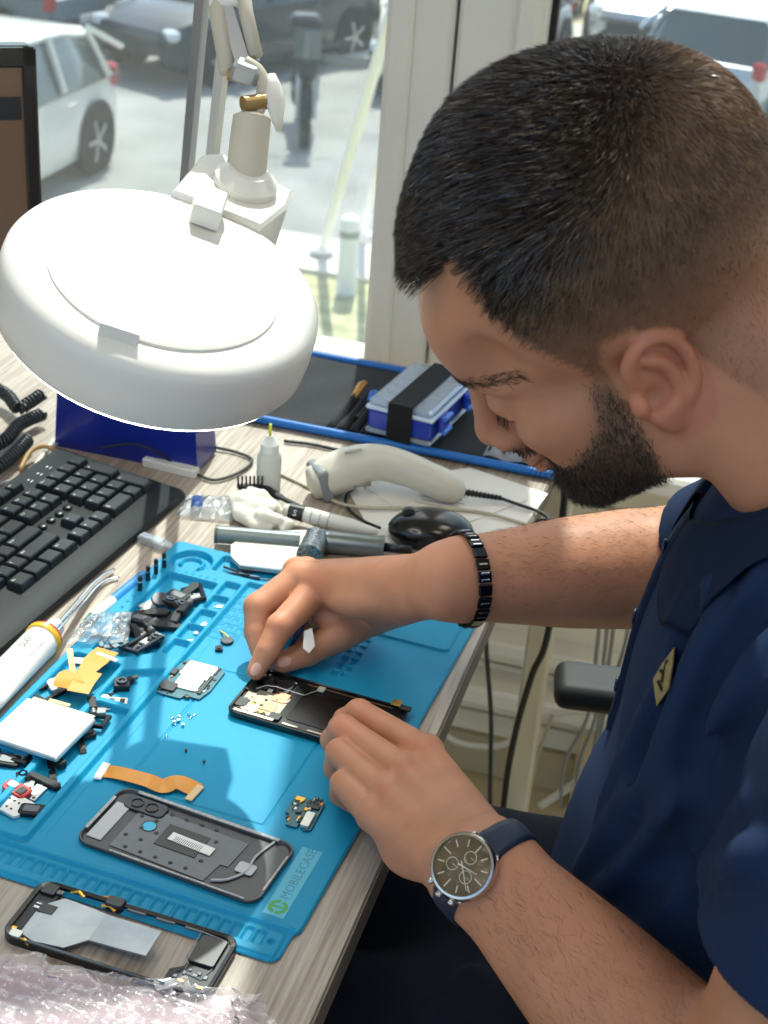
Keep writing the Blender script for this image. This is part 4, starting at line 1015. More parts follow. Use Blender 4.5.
# printed logo on the mat: translucent patch, green round mark, name
Mt = np.array([[sM*-1, cM*1, 0], [-cM*-1*-1*0+0, 0, 0], [0, 0, 1]])
bx = np.array([-sM, cM, 0.]); axl = np.array([-cM, -sM, 0.]); ML = np.stack([bx, axl, np.array([0, 0, 1.])], 1)   # text runs away from the viewer, letters' tops to the left
mb = MB(); c = mt(20.5, 68, .0041); mb.box(c, (.074, .016, .0002), M=ML, bev=0); mb.build('logo_patch', mat('logo_patch', '3AA9C6', .35), MAT_, True)
V, F = text_mesh('MOBILECASE', .0098, ML, mt(16.5, 49, .00425)); mb = MB(); mb.add(V, F); mb.build('logo_lettering', mat('logo_ink', '2F7F9C', .5), MAT_, True)
GRN = mat('logo_green', '3FA45A', .5); c = mt(20.5, 40, .00425); mb = MB()
for s0 in (0, PI):
    pts = []; n = 14
    for i in range(n): 
        a = s0+PI*.92*i/(n-1); pts.append((a, .0072 if i < n-1 else .0072, .0040))
    V = []; 
    for a, r1, r0 in pts: V += [c+ML@np.array([r1*math.cos(a), r1*math.sin(a), 0]), c+ML@np.array([r0*math.cos(a), r0*math.sin(a), 0])]
    mb.add(V, [[2*i, 2*i+2, 2*i+3, 2*i+1] for i in range(n-1)])
mb.add([c+ML@np.array(q) for q in ((-.0012, -.0042, 0), (.0012, -.0042, 0), (.0012, .0042, 0), (-.0012, .0042, 0))], [[0, 1, 2, 3]])
mb.build('logo_mark', GRN, MAT_, True)

# ------------------------------------------------------------------ keyboard
KB = thing('keyboard', 'black full size computer keyboard lying left of the blue mat', 'keyboard', (-.351, .672, 0), R_(84.5))
KBM = mat('keyboard_black', '1D2124', .6, noise=.06, nscale=60, spec=.3); KEYM = mat('key_black', '1E2225', .32); LEG = mat('legend', 'E4E8EA', .5)
def kz(y): return .0125+.085*y
mb = MB(); n = 9; rows = []
for x in (-.455, -.450, -.30, -.15, -.006, 0):
    e = .004 if x in (-.455, 0) else 0
    rows.append([(x, 0+e*.5, .003), (x, .001+e*.5, .010-e), (x, .008, .0135-e), (x, .026, kz(.026)-e), (x, .150, kz(.15)-e), (x, .156-e*.5, kz(.15)-.003-e), (x, .158-e*.5, .004)])
mb.sheet(rows); mb.f.append([i for i in range(6, -1, -1)]); mb.m.append(0); mb.f.append([5*7+i for i in range(7)]); mb.m.append(0)
mb.build('keyboard_case', KBM, KB, False, 'auto')
U = .01905
def key(x0, y0, w, h=1.0, leg=None, ls=.0058):
    if x0 < -.375: return
    g = .0011; W, D = w*U-g, h*U-g; cx, cy = x0+w*U/2, y0+h*U/2; zb, zt = kz(cy)-.001, kz(cy)+.0075
    mb = MB(); t = .0024; ring = lambda ww, dd, z, oy=0: [(cx-ww/2, cy-dd/2+oy, z), (cx+ww/2, cy-dd/2+oy, z), (cx+ww/2, cy+dd/2+oy, z), (cx-ww/2, cy+dd/2+oy, z)]
    V = ring(W, D, zb)+ring(W-t*1.2, D-t*1.2, zt-.0012, .0003)+ring(W-t*2, D-t*2, zt, .0004)
    mb.add(V, [[0, 1, 5, 4], [1, 2, 6, 5], [2, 3, 7, 6], [3, 0, 4, 7], [4, 5, 9, 8], [5, 6, 10, 9], [6, 7, 11, 10], [7, 4, 8, 11], [8, 9, 10, 11]])
    if leg:
        V, F = text_mesh(leg, ls, np.eye(3), (cx-W/2+.0030, cy+D/2-.0030-ls, zt+.00015)); mb.add(V, F, 1)
    mb.build('key', [KEYM, LEG], KB)
yr = lambda r: .029+r*U
x0 = -.449
rows_ = [(4, '`1234567890-=', 1, ('Back', 2)), (3, 'QWERTYUIOP[]', 1.5, ('\\', 1.5)), (2, "ASDFGHJKL;'", 1.75, ('Enter', 2.25)), (1, 'ZXCVBNM,./', 2.25, ('Shift', 2.75))]
for r, s, off, (ln, lw) in rows_:
    x = x0
    if off > 1: key(x, yr(r), off); x += off*U
    for ch in s: key(x, yr(r), 1, 1, ch); x += U
    key(x, yr(r), lw, 1, ln, .0034)
x = x0
for w, s in ((1.25, 'Ctrl'), (1.25, None), (1.25, 'Alt'), (6.25, None), (1.25, 'Alt'), (1.25, None), (1.25, None), (1.25, 'Ctrl')): key(x, yr(0), w, 1, s, .0034); x += w*U
for k, s in enumerate(('F5', 'F6', 'F7', 'F8')): key(x0+6.5*U+k*U, yr(5)+.006, 1, .78, s, .0034)
for k, s in enumerate(('F9', 'F10', 'F11', 'F12')): key(x0+11*U+k*U, yr(5)+.006, 1, .78, s, .0034)
xn = x0+15.28*U
for k, s in enumerate(('Prt', 'Scr', 'Brk')): key(xn+k*U, yr(5)+.006, 1, .78, s, .003)
for r, ss in ((4, ('Ins', 'Hm', 'Pu')), (3, ('Del', 'End', 'Pd'))):
    for k, s in enumerate(ss): key(xn+k*U, yr(r), 1, 1, s, .0034)
key(xn+U, yr(1), 1, 1, '^')
for k, s in enumerate('<v>'): key(xn+k*U, yr(0), 1, 1, s)
for k in range(4):
    mb = MB(); c = (xn+.006+k*.0148, yr(2)+.010, kz(yr(2)+.01)); mb.lathe([(.0046, -.001), (.0046, .0022), (.0036, .003), (.0001, .003)], c, (0, 0, 1), 16); mb.build('round_button', KEYM, KB, False, True)
xq = x0+18.56*U
for r, ss in ((4, ('Num', '/', '*', '-')), (3, ('7', '8', '9')), (2, ('4', '5', '6')), (1, ('1', '2', '3'))):
    for k, s in enumerate(ss): key(xq+k*U, yr(r), 1, 1, s, .0034 if len(s) > 1 else .0046)
key(xq+3*U, yr(2), 1, 2, '+'); key(xq+3*U, yr(0), 1, 2, 'Ent', .0034); key(xq, yr(0), 2, 1, '0'); key(xq+2*U, yr(0), 1, 1, '.')
for k in range(3):
    mb = MB(); mb.box((xq+.012+k*.017, yr(5)+.014, kz(.14)+.0003), (.003, .0015, .0004)); mb.box((xq+.012+k*.017, yr(5)+.010, kz(.136)+.0003), (.005, .0008, .0004)); mb.build('indicator', LEG, KB)
mb = MB(); yb = [(-.33+.02*k, yr(5)+.022) for k in range(3)]
for x, y in yb: mb.box((x+.10, y+.002, kz(y)+.0004), (.004, .002, .0004))
mb.build('printed_icons', LEG, KB)

# ------------------------------------------------------------------ magnifier lamp
LC = atd(165, 277, 1.085); n_ = _R*.20+_U*.77-ray(165, 277)*.61; n_ /= np.linalg.norm(n_)
lex = _R*.95-_U*.22; lex = lex-n_*(lex@n_); lex /= np.linalg.norm(lex); ley = np.cross(n_, lex); LMx = np.stack([lex, ley, n_], 1)
def lp(u, v, h=0.0): d = ray(u, v); o = LC+n_*h; return CC+d*(((o-CC)@n_)/(d@n_))
base_l = at(181, 395, 0)
LAMP = thing('magnifier_lamp', 'white round magnifier lamp on a jointed arm, hanging over the keyboard', 'lamp', tuple(base_l))
LW = mat('lamp_white', 'E4E0D8', .38, coat=.15)
RO = .1165
off = ley*.007
mb = MB(); mb.lathe([(RO-.005, -.052), (RO-.001, -.051), (RO+.001, -.048), (RO+.002, -.034), (RO+.0015, -.016), (RO+.0002, -.009), (RO-.0025, -.0048), (RO-.0065, -.0022), (RO-.012, -.0010), (.092, 0), (.0700, .0002), (.0001, .0002)], LC+off, n_, 96, xdir=lex)
mb.build('lamp_housing', LW, LAMP, True, 'auto')
mb = MB(); mb.lathe([(.0848, -.001), (.0848, .0016), (.0830, .0026), (.04, .0040), (.0001, .0044)], LC-ley*.001, n_, 96, xdir=lex); mb.build('lens_cover', LW, LAMP, True, 'auto')
mb = MB(); V = []
for r, h in ((RO-.002, -.0505), (RO-.003, -.0540), (RO-.030, -.0540), (RO-.032, -.051), (RO-.030, -.051)):
    for k in range(64): a = 2*PI*k/64; V.append(LC+off+LMx@np.array([r*math.cos(a), r*math.sin(a), h]))
mb.add(V, [[i*64+k, (i+1)*64+k, (i+1)*64+(k+1) % 64, i*64+(k+1) % 64] for i in range(4) for k in range(64)])
mb.build('light_ring', mat('lamp_tube', 'FFFBF0', .4, emit=9.0), LAMP, True, True)
mb = MB(); mb.lathe([(RO-.031, -.051), (RO-.05, -.054), (.0001, -.056)], LC+off, n_, 48); mb.build('lens', clear_mat('lens_glass', refl=1), LAMP, True, True)
# lid tab, small switch box, neck wedge
def lpoly(pts, h0, h1, name, m, shrink=.0, bev=.001):
    P = [LMx.T@(lp(u, v, h1)-LC) for u, v in pts]; Q2 = [(p[0], p[1]) for p in P]
    ar = sum(Q2[i][0]*Q2[(i+1) % len(Q2)][1]-Q2[(i+1) % len(Q2)][0]*Q2[i][1] for i in range(len(Q2)))
    if ar < 0: Q2 = Q2[::-1]
    mb = MB(); mb.prism(Q2, h0, h1, bev, M=LMx, t=LC); return mb.build(name, m, LAMP, True, 'auto')
lpoly([(108, 309), (128, 306), (141, 320), (140, 336), (100, 323)], -.004, .009, 'lid_tab', LW)
NK = lpoly([(172, 190), (203, 153), (222, 152), (293, 190), (288, 206), (262, 226)], -.040, .004, 'neck_block', LW, bev=.003)
lpoly([(196, 186), (203, 181), (229, 193), (222, 214), (194, 204)], .004, .020, 'switch_box', LW, bev=.0015)
lpoly([(222, 180), (231, 174), (245, 186), (238, 192)], .004, .008, 'cable_clip', mat('black_plastic', '1A1B1D', .4))
jd = 1.0*((lp(246, 183, .006)-CC)@_F)
A3 = lambda u, v, dd=0.0: atd(u, v, jd+dd)
BEI = mat('arm_beige', 'C9C0AE', .4); GRYA = mat('arm_grey', 'A6A9AC', .35, .4)
j0 = A3(245, 184); j1 = A3(252, 118)
mb = MB(); mb.lathe([(.024, -.004), (.026, 0), (.026, .006), (.021, .010), (.0165, .014)], j0-(j1-j0)*.02, n_, 32); mb.build('swivel_base', LW, LAMP, True, 'auto')
mb = MB(); mb.tube([j0, j0+(j1-j0)*.5, j1, j1+(j1-j0)*.06], [.0165, .0160, .0155, .010], 24); mb.build('swivel_post', BEI, LAMP, True, 'auto')
mb = MB(); mb.tube(spline([A3(252, 122), A3(261, 103), A3(263, 84), A3(257, 70), A3(245, 62)], 6), .0055, 10); mb.build('bent_rod', BEI, LAMP, True, True)
mb = MB(); mb.tube([A3(243, 104, -.01), A3(266, 101, .0)], .0065, 12); mb.build('pivot_bolt', mat('brass_tan', 'A68B5E', .35, .5), LAMP, True, 'auto')
mb = MB(); mb.tube([A3(271, 74), A3(274, 84), A3(275, 100), A3(277, 118), A3(279, 131)], [.004, .0065, .010, .006, .003], 10, flat=.45); mb.tube([A3(264, 100), A3(275, 100)], .005, 10); mb.build('wing_knob', LW, LAMP, True, True)
mb = MB(); mb.box((A3(240, 68)+A3(252, 76))/2, (.022, .02, .016), bev=.003, M=LMx); mb.build('joint_bracket', GRYA, LAMP, True)
mb = MB(); mb.tube([A3(211, -50, .03), A3(217, 10, .02), A3(228, 72, .01)], .0072, 12); mb.build('arm_rod', BEI, LAMP, True, True)
mb = MB(); mb.tube([A3(238, -50, .02), A3(246, 12, .01), A3(256, 56, .005)], .0060, 12); mb.build('arm_rod', BEI, LAMP, True, True)
mb = MB(); mb.tube([A3(224, -50, .03), A3(232, 10, .02), A3(248, 62, .01)], .0105, 4, flat=.5); mb.build('arm_bar', GRYA, LAMP, True)
mb = MB(); mb.tube([A3(228, 73, .01), A3(242, 75, .01)], .006, 10); mb.build('arm_pin', mat('brass_tan', 'A68B5E', .35, .5), LAMP, True, 'auto')
mb = MB(); mb.tube([A3(210, 4, .02), A3(240, 3, .02)], .006, 10); mb.build('cross_pin', LW, LAMP, True, 'auto')
el = A3(222, -60, .04)
top1, top2 = el+_R*(-.012), el+_R*.012
for nm, tp, bs, m_ in (('lower_arm', top1, base_l+np.array([-.012, 0, .06]), GRYA), ('lower_arm', top2, base_l+np.array([.012, 0, .06]), LW)):
    mb = MB(); mb.tube([bs, tp], .0068, 4); mb.build(nm, m_, LAMP, True)
mb = MB(); mb.lathe([(.02, -.016), (.022, -.010), (.022, .010), (.02, .016)], el, _R*.6+_U*.0+_F*.5, 20); mb.build('elbow_joint', BEI, LAMP, True, 'auto')
mb = MB(); mb.lathe([(.036, 0), (.036, .012), (.032, .016), (.016, .018), (.016, .07), (.012, .074)], base_l, (0, 0, 1), 32); mb.build('lamp_base', LW, LAMP, True, 'auto')

# ------------------------------------------------------------------ blue bin, monitor
q0, q1 = at(55, 446, 0), at(198, 474, 0); wB = q1[0]-q0[0]
BIN = thing('storage_bin', 'dark blue plastic bin standing behind the keyboard under the lamp', 'bin', ((q0[0]+q1[0])/2, q0[1]+.055, 0))
BLU = mat('bin_blue', '10247A', .3, noise=.05, nscale=20, coat=.2)
def ringb(z, g, y0, y1): return [(q0[0]+g, y0+g*.3, z), (q1[0]-g, y0+g*.3, z), (q1[0]-g, y1-g, z), (q0[0]+g, y1-g, z)]
y0, y1 = q0[1], q0[1]+.055
mb = MB(); V = ringb(0, .002, y0, y1)+ringb(.004, 0, y0, y1)+ringb(.095, .006, y0, y1)+ringb(.095, .010, y0, y1)+ringb(.006, .004, y0, y1)
F = [[3, 2, 1, 0]]
for k in range(4):
    for i in range(4): j = (i+1) % 4; F.append([k*4+i, k*4+j, k*4+4+j, k*4+4+i])
F.append([16, 17, 18, 19]); mb.add(V, F); mb.build('bin_body', BLU, BIN, True)
mb = MB(); zt = .095; P = ringb(zt, .006, y0, y1)+[]; P.append(P[0]); mb.tube(P, .0035, 6); mb.build('bin_rim', BLU, BIN, True)
mr = aty(36, 48, .80); mdir = np.array([-.80, -.60, 0]); mn = np.array([.60, -.80, 0]); 
MON = thing('monitor', 'black framed computer monitor at the left edge, showing a dim brown screen', 'monitor', tuple(np.array([mr[0], mr[1], 0])+mdir*.27+np.array([-.01, .03, 0])))
MM = np.stack([mdir, np.cross((0, 0, 1.), mdir), np.array([0, 0, 1.])], 1)
if (MM[:, 1]@mn) < 0: pass
BLK = mat('monitor_black', '121315', .3, coat=.2); zt = mr[2]; Hm, Wm = .30, .50
cM_ = np.array([mr[0], mr[1], zt-Hm/2])+mdir*Wm/2
mb = MB(); mb.box(cM_-mn*.022, (Wm, .03, Hm), bev=.006, M=MM); mb.build('monitor_shell', BLK, MON, True)
for c, d in ((cM_+mdir*(-Wm/2+.0075), (.015, .008, Hm)), (cM_+mdir*(Wm/2-.0075), (.015, .008, Hm)), (cM_+np.array([0, 0, Hm/2-.010]), (Wm, .008, .020)), (cM_-np.array([0, 0, Hm/2-.012]), (Wm, .008, .024))):
    mb = MB(); mb.box(c-mn*.004, d, bev=.002, M=MM); mb.build('bezel', BLK, MON, True)
mb = MB(); mb.box(cM_-mn*.006, (Wm-.02, .004, Hm-.02), M=MM); SC = mb.build('screen', mat('screen_glow', '5E4A3A', .25, emit=.25), MON, True)
mb = MB(); mb.box(cM_-mn*.0036+np.array([0, 0, Hm/2-.062]), (Wm-.034, .001, .024), M=MM); mb.build('dark_toolbar', mat('screen_bar', '23272B', .25), SC, True)
mb = MB(); mb.tube([cM_-mn*.035-np.array([0, 0, .05]), np.array([cM_[0], cM_[1], .012])-mn*.05], [.03, .035], 12, flat=.4); mb.build('stand_neck', BLK, MON, True)
mb = MB(); mb.lathe([(.115, 0), (.115, .008), (.10, .012), (.03, .016)], np.array([cM_[0], cM_[1], 0])-mn*.05, (0, 0, 1), 32); mb.build('stand_foot', BLK, MON, True, 'auto')
# ------------------------------------------------------------------ phone pieces and tools on the mat
MZ = .0042
PCB = mat('circuit_board', '2C6470', .35, noise=.35, nscale=700); PCBD = mat('board_dark', '20262A', .4, noise=.3, nscale=500); SHIELD = mat('shield_metal', 'C9CBC4', .38, .55); GOLD = mat('gold_contact', 'C99A45', .3, .9)
BLKP = mat('phone_black', '0E0F12', .28, coat=.3); BLKM = mat('black_matte', '15171A', .6); GREYP = mat('graphite_grey', '66696D', .45, .2, noise=.06, nscale=200); CU = mat('copper_pad', 'C4906E', .45, .3); PINKC = mat('pale_copper', 'D8B0A0', .4, .3)
FLEX = mat('flex_orange', 'D98F1F', .38, noise=.06, nscale=80, coat=.2); WPL = mat('white_plastic', 'E6E4DE', .4); CHR = mat('chrome', 'D6D8DA', .15, 1.0); CHIP = mat('chip_black', '1B1C20', .35)
SILV = mat('silver_foil', 'C4C8C6', .32, .7, noise=.05, nscale=30)
def fr3(O, A_, B_, z=0):      # local frame: x from O to A_, y towards B_, in the desk plane
    x = A_-O; x[2] = 0; x /= np.linalg.norm(x); y = np.array([-x[1], x[0], 0]); 
    if y@(B_-O) < 0: y = -y
    return np.stack([x, y, np.cross(x, y)], 1)
def small(mb, name, m, parent, label=None):
    o = mb.build(name, m, parent)
    if label: o['label'] = label
    return o
# --- phone back cover (lying inside up)
def rect_thing(name, label, cat, pts, z):
    """pts: photographed corners BL, BR, TR, TL on height z -> thing, length, width"""
    P = [at(u, v, z) for u, v in pts]; x = (P[1]-P[0]+P[2]-P[3])/2; y = (P[3]-P[0]+P[2]-P[1])/2; L, W = np.linalg.norm(x), np.linalg.norm(y)
    c = sum(P)/4; t = thing(name, label, cat, (c[0], c[1], z), math.atan2(x[1], x[0])); return t, L, W
t, L, W = rect_thing('phone_back_cover', 'grey phone back cover lying inside up on the near end of the blue mat', 'phone cover', ((74, 843), (256, 909), (298, 849), (122, 788)), MZ)
W *= 1.0; o_ = rrect(L, W, .011, 6); i_ = rrect(L-.006, W-.006, .009, 6)
mb = MB(); n = len(o_); V = [(x, y, 0) for x, y in rrect(L-.002, W-.002, .010, 6)]+[(x, y, .0022) for x, y in o_]+[(x, y, .0036) for x, y in rrect(L-.001, W-.001, .0105, 6)]+[(x, y, .0036) for x, y in rrect(L-.0035, W-.0035, .0095, 6)]+[(x, y, .0014) for x, y in i_]
F = [list(range(n-1, -1, -1)), list(range(4*n, 5*n))]
for k in range(4):
    for i in range(n): j = (i+1) % n; F.append([k*n+i, k*n+j, (k+1)*n+j, (k+1)*n+i])
mb.add(V, F); small(mb, 'cover_shell', mat('cover_grey', '3F4043', .35, .2), t)
mb = MB(); mb.box((0, W/2-.0022, .0040), (L-.03, .0026, .0008)); mb.box((-L/2+.0022, 0, .0040), (.0024, W-.03, .0008)); mb.box((.01, -W/2+.0018, .0039), (L-.04, .0014, .0006)); mb.box((L/2-.0018, .0, .0039), (.0014, W-.03, .0006)); small(mb, 'adhesive_rim', mat('glue_grey', 'B0AEAA', .6, noise=.3, nscale=400), t)
mb = MB(); pts = [(-L/2+.026, W/2-.012), (-L/2+.026, -W/2+.008), (L/2-.045, -W/2+.006), (L/2-.042, -.008), (L/2-.036, -.008), (L/2-.034, W/2-.014)]
mb.prism(pts[::-1] if False else [(x, y) for x, y in pts], .0014, .0021); small(mb, 'graphite_sheet', GREYP, t)
mb = MB(); rr = random.Random(3)
for i in range(-5, 4):
    for j in (-2, -1, 0, 1, 2):
        x, y = i*.0125+(.006 if j % 2 else 0), j*.0115
        if -.022 < x < .014 and abs(y) < .014: continue
        if abs(y) < .03 and -L/2+.029 < x < L/2-.05: mb.lathe([(.0018, .0021), (.0016, .0024), (.0001, .0024)], (x, y, 0), (0, 0, 1), 8)
small(mb, 'sheet_holes', mat('hole_dark', '232427', .6), t)
mb = MB(); mb.box((-.004, .001, .0024), (.034, .024, .0006), bev=0); small(mb, 'dark_label', mat('label_dark', '2A2928', .4), t)
mb = MB(); mb.box((.004, .0005, .0031), (.036, .0085, .0005), rz=-.05); lb = small(mb, 'white_label', WPL, t)
V, F = text_mesh('|||||||||||||||', .006, np.array(Matrix.Rotation(-.05, 3, 'Z')), (-.010, -.0015, .0034)); mb = MB(); mb.add(V, F); small(mb, 'barcode', CHIP, lb)
mb = MB(); mb.box((-L/2+.0115, -.004, .0020), (.0125, .043, .0012), bev=.0005); small(mb, 'white_strip', mat('strip_grey', 'B9BABC', .5), t)
mb = MB(); mb.ring((-L/2+.041, .004, .0023), (0, 0, 1), .0056, .0005, 24); mb.lathe([(.0054, .0018), (.0054, .0024), (.0001, .0024)], (-L/2+.041, .004, 0), (0, 0, 1), 24, mi=1); small(mb, 'fingerprint_hole', [BLKP, mat('silicone_seen', '2DB4DC', .4)], t)
mb = MB(); mb.prism(rrect(.034, .0155, .005, 4, -L/2+.028, W/2-.013), .0014, .0034, .0006); cf = small(mb, 'camera_frame', mat('dark_metal', '3A3C40', .3, .7), t)
for k in (0, 1): mb = MB(); mb.lathe([(.0050, .0034), (.0052, .0042), (.0040, .0044), (.0038, .0036), (.0001, .0036)], (-L/2+.0205+.0125*k, W/2-.013, 0), (0, 0, 1), 20); small(mb, 'lens_ring', CHIP, cf)
mb = MB(); mb.tube(spline([(L/2-.018, W/2-.004, .0026), (L/2-.023, .010, .0026), (L/2-.022, -.006, .0026), (L/2-.030, -.020, .0026), (L/2-.040, -.026, .0026)], 5), [.0011]*21, 5); mb.prism(rrect(.014, .011, .002, 2, L/2-.0235, -.004), .0021, .0029); small(mb, 'antenna_flex', mat('pale_flex', 'B8B9B8', .4), t)
# --- mid frame of a phone in front of the mat
t, L, W = rect_thing('phone_mid_frame', 'black phone mid frame with an open middle lying in front of the blue mat', 'phone part', ((-2, 940), (203, 1006), (244, 945), (44, 885)), 0)
mb = MB(); o_ = rrect(L, W, .011, 6); n = len(o_); P2 = rrect(L-.007, W-.007, .009, 6)
V = [(x, y, 0) for x, y in o_]+[(x, y, .0058) for x, y in o_]+[(x, y, .0064) for x, y in rrect(L-.0016, W-.0016, .0102, 6)]+[(x, y, .0058) for x, y in P2]+[(x, y, 0) for x, y in P2]; F = []
for k in range(4):
    for i in range(n): j = (i+1) % n; F.append([k*n+i, k*n+j, (k+1)*n+j, (k+1)*n+i])
for i in range(n): j = (i+1) % n; F.append([4*n+i, 4*n+j, j, i])
mb.add(V, F); small(mb, 'rim', BLKP, t)
FD = mat('frame_dark', '26282C', .5, noise=.2, nscale=300)
mb = MB(); mb.prism([(-L/2+.003, -W/2+.003), (-L/2+.046, -W/2+.003), (-L/2+.046, -.004), (-L/2+.036, -.004), (-L/2+.036, W/2-.022), (-L/2+.018, W/2-.022), (-L/2+.018, W/2-.003), (-L/2+.003, W/2-.003)], .001, .0040, .0004); small(mb, 'top_section', FD, t)
mb = MB(); mb.prism([(L/2-.034, -W/2+.003), (L/2-.003, -W/2+.003), (L/2-.003, W/2-.003), (L/2-.026, W/2-.003), (L/2-.026, -.006), (L/2-.034, -.012)], .001, .0042, .0004); bs = small(mb, 'bottom_section', FD, t)
mb = MB(); mb.prism(rrect(.019, .026, .002, 3, L/2-.016, .010), .0042, .0066, .0006); small(mb, 'speaker_module', CHIP, t)
mb = MB()
for p in ([(L/2-.028, .026), (L/2-.028, .0), (L/2-.024, -.004), (L/2-.024, -.012), (L/2-.010, -.014), (L/2-.007, .0), (L/2-.007, .024), (L/2-.028, .026)],): mb.tube([(x, y, .0048) for x, y in p], .0005, 4)
small(mb, 'bright_outline', SHIELD, t)
for x, y in ((-.022, -.020), (-.013, -.028), (-.020, -.028), (-.008, -.021)): mb = MB(); mb.box((L/2+x, y, .0048), (.005, .0022, .0014), bev=.0003); small(mb, 'gold_contact', GOLD, t)
mb = MB(); rows = []
for x, y0, y1, z in ((-L/2+.012, -.022, .006, .0052), (-L/2+.024, -.026, .018, .0056), (-L/2+.046, -.024, .016, .0062), (-L/2+.058, -.012, .014, .0068), (-L/2+.085, -.014, .011, .0100), (-L/2+.102, -.015, .009, .0120)): rows.append([(x, y0, z), (x, (y0+y1)/2, z+.0004), (x, y1, z)])
mb.sheet(rows, .0014); small(mb, 'silver_shield', mat('shield_foil', '9DA3A6', .35, .55, noise=.08, nscale=60), t, 'bent silver shield plate')
for x, y in ((.024, .026), (.045, .029), (.050, .022), (.012, -.028)): mb = MB(); mb.tube([(-L/2+x, y, .0046), (-L/2+x+.006, y+.001, .006), (-L/2+x+.011, y-.001, .0046)], .0016, 6, flat=.5); small(mb, 'gold_flex', GOLD, t)
for x, y, w, h in ((.010, .022, .011, .010), (.010, -.024, .009, .007), (.018, .004, .012, .009)): mb = MB(); mb.prism(rrect(w, h, .001, 2, -L/2+x, y), .004, .0062, .0004); small(mb, 'camera_module' if h > .009 else 'connector', SHIELD if y < -.01 else CHIP, t)
mb = MB(); mb.prism(rrect(.014, .010, .003, 3, -L/2+.058, .027), .002, .0078, .001); small(mb, 'vibration_motor', CHIP, t)
for k in range(3): mb = MB(); mb.box((-L/2+.075+.022*k, W/2-.0045, .0052), (.014, .0015, .0012)); small(mb, 'side_rail', GREYP, t)
rm_ = random.Random(21)
for k in range(26):
    x, y = -L/2+rm_.uniform(.006, .034), rm_.uniform(-W/2+.007, W/2-.007); mb = MB(); mb.box((x, y, .0044+rm_.uniform(0, .0006)), (rm_.uniform(.0015, .006), rm_.uniform(.0012, .004), .0012), bev=.0002); small(mb, 'soldered_part', rm_.choice([CHIP, SHIELD, GOLD, GREYP, PCB]), t)
for k in range(10):
    x, y = L/2-rm_.uniform(.006, .030), rm_.uniform(-W/2+.007, -.004); mb = MB(); mb.box((x, y, .0046), (rm_.uniform(.0015, .004), rm_.uniform(.0012, .004), .0010), bev=.0002); small(mb, 'soldered_part', rm_.choice([CHIP, SHIELD, GREYP]), t)
# --- the phone he is working on
t, L, W = rect_thing('phone_chassis', 'black opened phone chassis on the mat, held by both hands', 'phone', ((228, 713), (378, 765), (412, 712), (258, 676)), MZ)
mb = MB(); o_ = rrect(L, W, .008, 6); n = len(o_); P2 = rrect(L-.004, W-.004, .007, 6)
V = [(x, y, 0) for x, y in rrect(L-.002, W-.002, .008, 6)]+[(x, y, .002) for x, y in o_]+[(x, y, .0066) for x, y in o_]+[(x, y, .0070) for x, y in rrect(L-.001, W-.001, .0078, 6)]+[(x, y, .0066) for x, y in P2]+[(x, y, .0044) for x, y in P2]; F = [list(range(n-1, -1, -1)), list(range(5*n, 6*n))]
for k in range(5):
    for i in range(n): j = (i+1) % n; F.append([k*n+i, k*n+j, (k+1)*n+j, (k+1)*n+i])
mb.add(V, F); small(mb, 'frame', BLKP, t)
X0 = -L/2
mb = MB(); mb.prism(rrect(L*.50, W*.66, .003, 3, X0+L*.60, .001), .0044, .0050, .0002); small(mb, 'battery_bay', mat('bay_black', '0A0B0E', .22), t)
mb = MB(); mb.prism(rrect(L*.27, W*.44, .002, 3, X0+L*.17, -.010), .0044, .0054, .0003); small(mb, 'metal_plate', mat('plate_tan', '8E8A78', .4, .5, noise=.2, nscale=200), t)
for x, y, w, h, m_ in ((.245, .002, .013, .014, CU), (.215, -.0145, .014, .011, CU), (.115, -.021, .013, .011, PINKC)):
    mb = MB(); mb.prism(rrect(w, h, .001, 2, X0+L*x, y), .0054, .0060, .0002); small(mb, 'copper_pad', m_, t)
for x, y, w, h in ((.055, -.018, .010, .012), (.29, -.024, .010, .009), (.16, .018, .030, .018), (.05, .008, .012, .016), (.20, -.026, .008, .006)):
    mb = MB(); mb.prism(rrect(w, h, .0015, 2, X0+L*x, y), .0046, .0064, .0003); small(mb, 'black_component', CHIP, t)
mb = MB(); mb.tube([(X0+.010, .004, .0064), (X0+.016, .012, .0064), (X0+.024, .014, .0064), (X0+.050, .013, .0064), (X0+.058, .025, .0064)], .0004, 4); mb.box((X0+.060, .027, .0066), (.006, .007, .0012)); mb.box((X0+.022, .006, .0064), (.004, .004, .001)); small(mb, 'bright_trace', SHIELD, t)
mb = MB(); mb.box((X0+L*.17, -W/2+.0045, .0062), (L*.26, .0032, .0014), bev=.0003); mb.box((X0+L*.41, -W/2+.004, .0062), (L*.10, .0022, .0012)); mb.box((X0+L*.58, -W/2+.004, .0062), (L*.12, .0018, .0012)); small(mb, 'side_contacts', mat('pale_metal', 'B5AF9E', .35, .7), t)
mb = MB(); mb.box((X0+L*.2, -W/2+.010, .0064), (.003, .003, .0012)); small(mb, 'gold_dot', GOLD, t)
mb = MB(); mb.box((X0+L*.62, W/2-.0055, .0060), (L*.56, .0008, .0008)); small(mb, 'copper_line', mat('copper_line', '8A6A50', .4, .5), t)
p = at(397, 704, MZ+.006); q = np.array(basis(t).inverted())@np.append(p, 1)
mb = MB(); mb.box((q[0], q[1]-.001, .0078), (.008, .008, .0012), bev=.0003); mb.box((q[0]+.009, q[1]-.004, .0072), (.010, .006, .002), bev=.0005, mi=1); small(mb, 'gold_connector', [GOLD, CHIP], t)
